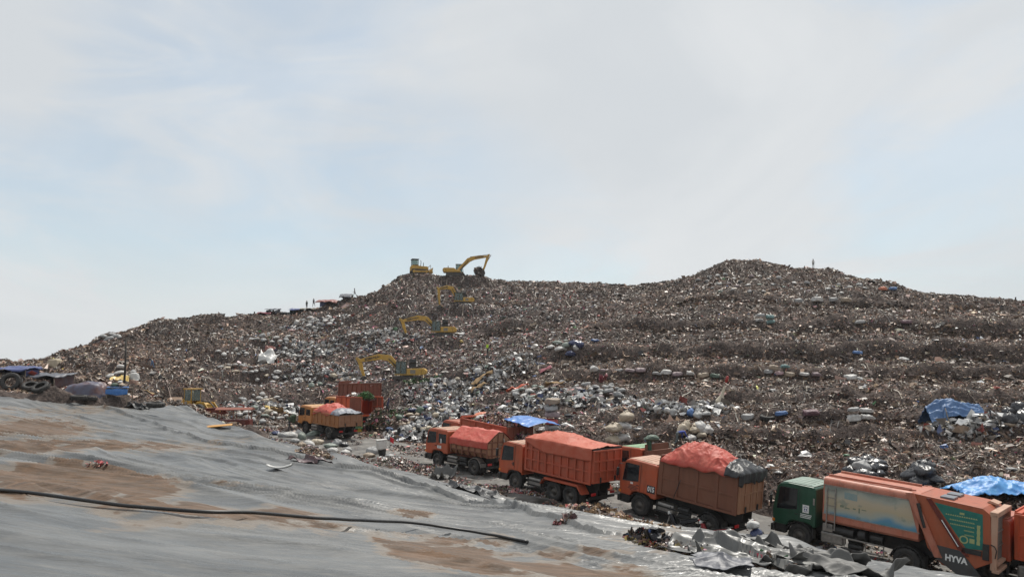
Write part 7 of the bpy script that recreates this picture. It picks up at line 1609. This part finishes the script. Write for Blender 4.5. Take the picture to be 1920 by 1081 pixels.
shelter(497, 588, 154, 2.4, 2.5, .75, 1.15, M['mar'], 'maroon cloth shelter at the left end of the skyline camp', 5, .1, False, M['mar'], 21, M['mar'], sink=.2)
shelter(512, 585, 155, 2.0, 2.5, .8, 1.2, T_DK, 'dark grey shelter between the maroon one and the teal one on the skyline', -5, .1, False, None, 22, T_DK, sink=.2)
shelter(537, 587, 154, 2.6, 2.6, 1.0, 1.25, T_BLK, 'black roofed shelter in the middle of the skyline camp', 0, .15, False, M['teal'], 23, None, sink=.2)
shelter(556, 586, 153.5, 2.4, 2.6, 1.0, 1.5, T_NAVY, 'navy roofed shelter with teal cloth front on the skyline', 7, .1, False, M['teal'], 24, M['teal'], sink=.2)
shelter(578, 586, 153, 2.4, 2.2, .7, .85, mat('buff_board', (.36, .32, .24), .8, (.45, .41, .32), 3), 'low buff coloured awning on the left skyline', 0, .05, False, None, 25, None, sink=.2)
shelter(614, 580, 153.5, 4.0, 3.0, .7, 1.3, M['mar2'], 'wide orange-red roofed shelter on the left skyline', 0, -.15, False, T_NAVY, 26, None, sink=.2)
shelter(649, 574, 154, 2.0, 2.2, .6, .8, T_DK, 'dark peaked shelter at the right end of the skyline camp', 0, .0, False, T_DK, 27, None, peak=.6, sink=.2)
slope_sheet(502, 661, 115, 3.4, 2.6, M['lgrey'], 'pale sheet with a raised corner on the left slope above the sack heap', 31, .7, 1.2); slope_sheet(506, 656, 117, 1.8, .7, M['mar2'], 'faded red cloth behind the raised pale sheet on the left slope', 32, .9, .8)
slope_sheet(970, 714, 82.5, 2.6, .7, M['org_sheet'], 'long torn orange-red sheet lying on the middle bench', 35, .55, .5, yaw=-8); slope_sheet(1131, 715, 78, 1.0, 1.2, M['mar'], 'crumpled dark red cloth on top of the bundles on the middle bench', 36, 1.1, .8)
slope_sheet(1023, 686, 90, 1.8, 1.2, M['mar'], 'dark red mattress lying on the slope left of the tall white sack', 37, .3, .1, 'mattress', cat='mattress'); slope_sheet(1040, 727, 77, 2.6, .9, M['foam'], 'long brown board lying over the bundles of the middle bench', 38, .95, .2, 'board', yaw=-10, cat='board')
slope_sheet(1064, 757, 69, 1.3, .9, mat('lime_sheet', (.32, .48, .20), .6), 'lime green sheet in front of the middle bench bundles', 39, .3, .2)
for k, (px, row, D, w, d, yaw, l) in enumerate(((512, 741, 84, 2.2, 1.2, 20, 'yellow foam mattress leaning on the sack heap'), (527, 752, 82, 2.6, .7, -18, 'long tan plank across the furniture beside the sack heap'), (520, 760, 80, 1.6, 1.0, 10, 'brown cabinet panel at the foot of the sack heap'), (545, 745, 83, 1.8, 1.2, 40, 'pale board standing in the furniture beside the sack heap'))):
    slope_sheet(px, row, D, w, d, [M['yel_sheet'], M['foam'], M['foam'], M['lgrey']][k], l, 41+k, .7, .5, 'board' if k else 'mattress', yaw, 'board' if k else 'mattress')
for k, (px, row, D, w, d, yaw, l) in enumerate(((905, 706, 90, 3.4, .8, 38, 'orange-brown plank lying diagonally above the mixed heap'), (896, 712, 88, 2.6, .7, 35, 'second shorter plank below the diagonal orange-brown one'), (886, 776, 63, 2.2, 1.2, -10, 'curled brown foam mattress behind the loaded red-orange truck'), (905, 781, 62, 1.8, 1.0, -25, 'ochre foam slab right of the curled brown mattress'), (862, 776, 63, 1.0, 1.2, 30, 'folded yellow cushion left of the curled brown mattress'))):
    slope_sheet(px, row, D, w, d, [M['foam'], M['foam'], M['foam'], M['yel_sheet'], M['yel_sheet']][k], l, 51+k, .75, .45, ['plank', 'plank', 'mattress', 'foam_slab', 'cushion'][k], yaw, ['plank', 'plank', 'mattress', 'foam slab', 'cushion'][k])
p = T8.matrix_world @ Vector((-2.1, -.2, 3.45)); one_sack('lying', 'orange', p.x, p.y, p.z, 1.25, 'round orange sack on the load of the rubbish-heaped truck', None, .2, .1)
p = T8.matrix_world @ Vector((-2.6, .3, 3.3)); one_sack('lying', 'white', p.x, p.y, p.z, .9, 'white sack beside the round orange one on the truck load', None, .5, .1)
p = T9.matrix_world @ Vector((-1.05, .6, 3.15)); one_sack('lying', 'green', p.x, p.y, p.z, .95, 'dark green bundle propped on the post behind the pale green cab roof', None, .3, .1)
# blue tent at right
def tent():
    p = world_at(1800, 803, 54.5); z = gzf(p.x, p.y)-.1; t = empty('tent', (p.x, p.y, z), (0, 0, R(-3))); tag(t, 'sagging blue tarpaulin tent with pale poles on the right slope', 'tent')
    m = tarp_mat('washed_blue_tarpaulin', (.045, .11, .25), (.10, .19, .35), .55); rid = [(-2.35, 1.25), (-1.6, 1.72), (-.6, 1.86), (.5, 1.66), (1.3, 1.45), (1.9, .75), (2.5, .25)]
    rx = [q[0] for q in rid]; rz_ = [q[1]*.98 for q in rid]
    def f(a, c):
        x = -2.35+4.85*a; top = float(np.interp(x, rx, rz_)); q = 2*c-1
        if q < 0: k = -q; y = -1.05*k; zz = top*(1-.62*k**1.5) if x > -1.4 else top*(1-.98*k**1.3)      # the open front lifted on the poles
        else: y = 1.25*q; zz = top*(1-.95*q**1.4)
        return (x+.06*crumple(x, q*2, 1, 573), y, max(.02, zz)+crumple(x*.9, q*2.2, .14, 571))
    b = MB(); b.grid(f, 80, 60); b.build('cover', m, t, 0, .012); wood = bpy.data.materials['grey_wood']
    for (x, y, zt) in ((-1.45, -1.15, 1.3), (1.15, -1.2, 1.45)): b = MB(); b.tube([(x+.25, y, -.2), (x, y+.15, zt)], .035, 8); b.build('pole', wood, t)
tent()
def lean_cover():
    m = mat('sky_blue_tarpaulin', (.04, .20, .52), .5, (.09, .30, .58), 2, bump=.4, bscale=5); p = hit(1868, 934); z = p.z-.1
    rx = [-2.1, -1.2, -.3, .5, 1.3, 2.3]; rz_ = [.25, .55, .8, .6, .5, .3]
    def f(a, c):
        x = -2.1+4.4*a; top = float(np.interp(x, rx, rz_)); q = 2*c-1; return (p.x+x, p.y+1.2*q, z+.25+top*(1-.75*abs(q)**1.5)+crumple(x, q*2, .12, 581))
    b = MB(); b.grid(f, 70, 46); tag(b.build('tarpaulin', m, None, 0, .012), 'bright sky blue tarpaulin over a heap behind the rear of the compactor', 'tarpaulin')
lean_cover()
# the furled cloth on a leaning stick
def broom():
    p = hit(1349, 759); t = empty('furled_umbrella', p, (R(4), R(17), 0)); tag(t, 'pale straw-like furled umbrella leaning uphill with a red handle', 'umbrella')
    b = MB(); b.lathe([(.005, .0), (.48, .05), (.36, .35), (.14, .9), (.09, 1.5), (.06, 1.7)], (0, 0, 0), 'z', 14); b.v = [(x*(1+.2*math.sin(5*math.atan2(y, x))), y*(1+.2*math.sin(5*math.atan2(y, x))), z) for x, y, z in b.v]; b.build('canopy', mat('straw_cloth', (.46, .40, .30), .8, (.58, .52, .42), 9), t)
    b = MB(); b.cyl((0, 0, 1.6), (0, 0, 2.1), .03, n=8); b.build('shaft', bpy.data.materials['grey_wood'], t); b = MB(); b.lathe([(.01, 2.0), (.12, 2.05), (.14, 2.45), (.1, 2.6), (.01, 2.62)], (0, 0, 0), 'z', 12); b.build('handle', mat('red_handle', (.32, .03, .025), .5), t)
broom()
# roofed red skip stall near the loader
def stall():
    x, y = from_px(447, 69.0, 0, 44); z = float(road_z(uv_of(x, y)[0])); t = empty('roofed_cart', (x, y, z+.25), (0, 0, R(8))); tag(t, 'rusty red cart with a flat brown roof on thin posts beside the liner', 'cart')
    rs = P_RUST; b = MB(); b.box((0, 0, .45), (2.9, 1.5, .75)); b.build('tray', P_DKR, t, .02); b = MB(); b.box((0, 0, 1.72), (3.2, 1.7, .07)); b.prismx([(-.86, 1.75), (.86, 1.75), (0, 1.92)], -1.6, 1.6); b.build('roof', rs, t)
    for xx in (-1.35, 0, 1.35):
        for yy in (-.7, .7): b = MB(); b.box((xx, yy, 1.25), (.06, .06, .9)); b.build('post', rs, t)
stall()
# flag, cooler box, board, drum, folded liner along the hem
def flag():
    p = front_hit(731, 842); t = empty('red_flag', p); tag(t, 'small red flag on a stick stuck in the road between the trucks', 'flag')
    b = MB(); b.cyl((0, 0, -.1), (0, 0, 1.0), .018, n=6); b.build('stick', M['black'], t); b = MB(); b.grid(lambda a, c: (.02+.28*a, .05*math.sin(6*a), .98-.4*c-.14*a), 8, 6); b.build('cloth', mat('red_flag_cloth', (.55, .03, .04), .7), t, 0, .006)
flag()
def cooler():
    p = front_hit(717, 858); t = empty('cooler_box', p+Vector((0, 0, 0)), (0, R(-4), R(20))); tag(t, 'white lidded box standing on a dark bucket at the hem of the liner', 'box')
    b = MB(); b.box((0, 0, .95), (.72, .55, .62)); b.build('body', M['white'], t, .06); b = MB(); b.box((0, 0, 1.30), (.76, .59, .1)); b.build('lid', M['white'], t, .04)
    b = MB(); b.lathe([(.22, 0), (.30, .6), (.32, .62), (.28, .62), (.2, .05), (.01, .03)], (0, 0, 0), 'z', 18); b.build('bucket', M['black'], t)
cooler()
def drum():
    p = T6.matrix_world @ Vector((-6.6, 1.9, 0)); z = p.z-.2; t = empty('oil_drum', (p.x, p.y, z+.1)); tag(t, 'green drum with a yellow flank standing below the open truck doors', 'drum')
    b = MB(); b.lathe([(.01, .02), (.32, .0), (.33, .02), (.33, .3), (.345, .31), (.345, .33), (.33, .34), (.33, .62), (.345, .63), (.345, .65), (.33, .66), (.33, .95), (.34, .97), (.31, .97), (.3, .9), (.01, .2)], (0, 0, 0), 'z', 24); b.build('body', mat('green_drum', (.05, .14, .06), .5, (.42, .33, .04), 1.2, 2, .52, .6), t)
drum()
def board(px, row, w, d, m, label, rot, th=.03, lift=.12, curl=0.0):
    p = front_hit(px, row); r = Euler(rot).to_matrix()
    b = MB(); b.grid(lambda a, c: Vector(p)+Vector((0, 0, lift))+r @ Vector(((a-.5)*w, (c-.5)*d, curl*(2*a-1)**2+.5*curl*math.sin(5*c))), 14, 8)
    return tag(b.build('board', m, None, 0, th), label, 'board')
board(408, 801, 2.1, .75, mat('orange_board', (.46, .22, .045), .7, (.5, .28, .09), 4), 'orange-brown plank lying on the far slope of the liner', (R(6), R(-4), R(18)), .05)
board(797, 868, 1.3, .8, M['white'], 'white board lying on rubbish at the edge of the liner near the peaked red cover', (R(-6), R(3), R(10)), .03, .45)
board(524, 879, 1.0, .45, M['lgrey'], 'curled pale sheet with a black edge on the liner left of centre', (0, 0, R(6)), .015, .06, .12)
def front_z(x, y):
    u, v = uv_of(x, y); return np.maximum(np.where(v < 28.1, liner_z(x, y), -99.0), road_z(u))
def torn(px, row, w, d, yaw, amp, label, m=None, seed=1, lift=.06, folds=1.25, roll=0.0):
    p = front_hit(px, row); c_, s_ = math.cos(R(yaw)), math.sin(R(yaw)); nu, nv = 64, 48
    a, c = np.meshgrid(np.linspace(0, 1, nu), np.linspace(0, 1, nv), indexing='ij')
    x0 = (a-.5)*w*(1+.45*vnoise(c*3.7, a*0+seed*1.3, 2)+.12*vnoise(c*14, a*0+seed, 12)); y0 = (c-.5)*d*(1+.5*vnoise(a*4.1, c*0+seed*2.3, 3)+.15*vnoise(a*15, c*0+seed, 13))
    x, y = p.x+x0*c_-y0*s_, p.y+x0*s_+y0*c_; wx = x0+.25*fbm(x0*1.3, y0*1.3, 2, seed+40)
    q = vnoise(wx*folds*.5+seed, y0*folds+.6*wx, 7); q2 = vnoise(wx*folds*1.7+seed, y0*folds*2.1-wx, 8); fold = np.clip(1-np.abs(q)*4.5, 0, 1)**1.3+.3*np.clip(1-np.abs(q2)*4.5, 0, 1)
    e = np.maximum(np.abs(2*a-1), np.abs(2*c-1)); z = front_z(x, y)+lift+amp*fold+.22*amp*fbm(x0*3, y0*3, 3, seed)+roll*np.clip((e-.78)/.22, 0, 1)*np.clip(vnoise(6*a+seed, 6*c, 9)*3, 0, 1.2)
    i, j = np.meshgrid(np.arange(nu-1), np.arange(nv-1), indexing='ij'); k = (i*nv+j).ravel()
    o = bpy.data.objects.new('torn_sheet', np_mesh('torn_sheet', np.stack([x, y, z], -1).reshape(-1, 3), np.stack([k, k+nv, k+nv+1, k+1], -1), m or M['tornliner'], True)); COL.objects.link(o)
    md = o.modifiers.new('thickness', 'SOLIDIFY'); md.thickness = .012; md.offset = 0
    return tag(o, label, 'plastic sheet')
M['tornliner'] = mat('torn_liner', (.085, .083, .079), .6, (.14, .135, .127), 1.5, 7, bump=.25, bscale=6); M['linersheen'] = mat('shiny_liner', (.10, .099, .095), .38, (.16, .157, .148), 1.2, 6, bump=.2, bscale=3)
torn(1505, 1052, 2.6, 1.5, -28, .16, 'grey torn liner piece folded in peaks before the front wheel of the compactor', seed=3, lift=.04, roll=.25)
torn(1575, 1072, 2.2, 1.1, -36, .18, 'curled dark-edged liner scrap beside the middle of the compactor', seed=5, lift=.04, roll=.3)
torn(1462, 1028, 1.5, .8, -30, .14, 'flat grey liner scrap in front of the green cab', seed=8, roll=.12)
torn(1388, 1034, 3.0, 1.3, -22, .09, 'glossy silvery liner sheet lying in long ripples left of the compactor', M['linersheen'], 11, .12, 1.6)
torn(1405, 1050, 2.3, 1.0, -18, .12, 'glossy liner sheet with a black fold in front of the rippled one', M['linersheen'], 13, .12, 1.9, .2)
torn(832, 895, 1.6, 1.2, 20, .6, 'bunched up grey liner knot with a pale rim at the hem near the first truck', seed=17, roll=.3)
torn(880, 918, 3.0, .9, -35, .20, 'dark fold of liner lifted beside the middle truck', T_BLK, 19, .02, 1.2)
torn(585, 862, 2.2, .8, 0, .2, 'brown rotten strip of cloth on the liner below the ochre truck', T_BRN, 23, .05)
torn(245, 762, 3.2, 1.4, -6, .35, 'black folded plastic lying on the liner below the tall pole', T_BLK, 29, .06, 1.4)
torn(1352, 1070, 1.1, .6, 0, .2, 'stiff dark grey flap sticking up from the liner in the foreground right', T_DK, 37, .1)
torn(1420, 1060, .42, .3, 20, .1, 'bright pink-red rag on the liner in the foreground right', mat('pink_rag', (.55, .06, .10), .7), 41, .1)
def heap_front(px, row, rx, ry, h, n, mixf, label, extra=None, rot=R(-40), smin=.06, smax=.3, name='litter_heap'):
    p = front_hit(px, row)
    heap(p.x, p.y, rx, ry, h, n, mixf, name, label, front_z, rot, smin, smax, extra)
heap_front(1280, 1030, 1.6, .38, .10, 520, .8, 'heap of rags, leaves and yellow foam on the liner in front of the motorbikes', ((.40, .31, .12), .3))
heap_front(1220, 1012, .7, .35, .25, 260, .5, 'dark wet rags at the upper end of the foreground rag heap', ((.02, .02, .025), .6))
heap_front(1445, 1052, .7, .35, .10, 120, .5, 'small spill of household rubbish beside the torn liner'); heap_front(820, 882, 1.8, .9, .4, 700, .85, 'rubbish gathered at the hem below the first truck')
heap_front(745, 868, 2.4, .9, .45, 800, .9, 'pale rags and boxes gathered at the hem between the trucks', ((.50, .46, .42), .45)); heap_front(590, 850, 2.0, .6, .25, 300, .4, 'brown stalks on the hem of the liner below the ochre truck', ((.30, .21, .14), .6))
heap_front(1150, 966, 3.0, .6, .10, 900, .3, 'tan wood splinters and stalks along the road edge before the tall brown truck', ((.36, .24, .14), .6)); heap_front(960, 918, 2.6, .6, .18, 600, .8, 'mixed scraps along the road edge before the ribbed tipper'); heap_front(500, 806, 2.2, .8, .35, 500, .8, 'rubbish at the hem left of the big sacks', ((.5, .42, .34), .3))
heap_front(1060, 974, .35, .12, .06, 40, .5, 'scrap of dark cloth lying alone on the middle of the liner', ((.1, .03, .03), .5), 0); heap_front(182, 873, .35, .08, .04, 26, .5, 'bits of red and white plastic lying on the brown stain', ((.5, .12, .12), .6), 0, .04, .12)
q = front_hit(1412, 1000); one_sack('bag', 'white', q.x, q.y, q.z+.35, .6, 'small white bag set on a dark bundle beside the torn liner'); one_sack('lying', 'navy', q.x+.1, q.y-.1, q.z+.08, .55, 'dark bundle under the small white bag beside the torn liner')
for (px, row, D, n, l) in ((792, 716, 99, 500, 'green leafy cuttings beside the lowest excavator'), (846, 715, 95, 350, 'thin green cuttings between the excavator and the mixed heap'), (742, 757, 80, 260, 'green leaves caught on the heap above the open truck doors')):
    p = world_at(px, row, D); heap(p.x, p.y, 2.6, 1.4, .4, n, 0, 'plant_cuttings', l, gz, 0, .15, .5, ((.05, .11, .03), .8))
# ------------------------------------------------------------------ thin dust haze in the air over the site
def haze():
    m = bpy.data.materials.new('dust_haze'); m.use_nodes = True; nt = m.node_tree; nt.nodes.clear(); o = nt.nodes.new('ShaderNodeOutputMaterial'); v = nt.nodes.new('ShaderNodeVolumePrincipled')
    v.inputs['Color'].default_value = (0.93, 0.95, 0.97, 1); v.inputs['Density'].default_value = 0.00016; v.inputs['Anisotropy'].default_value = 0.3; nt.links.new(v.outputs[0], o.inputs['Volume'])
    b = MB(); b.b2((-420, -60, -4.4), (420, 480, 36)); h = b.build('haze', m); h['kind'] = 'stuff'; h['label'] = 'thin pale dust haze hanging over the whole site'
haze()
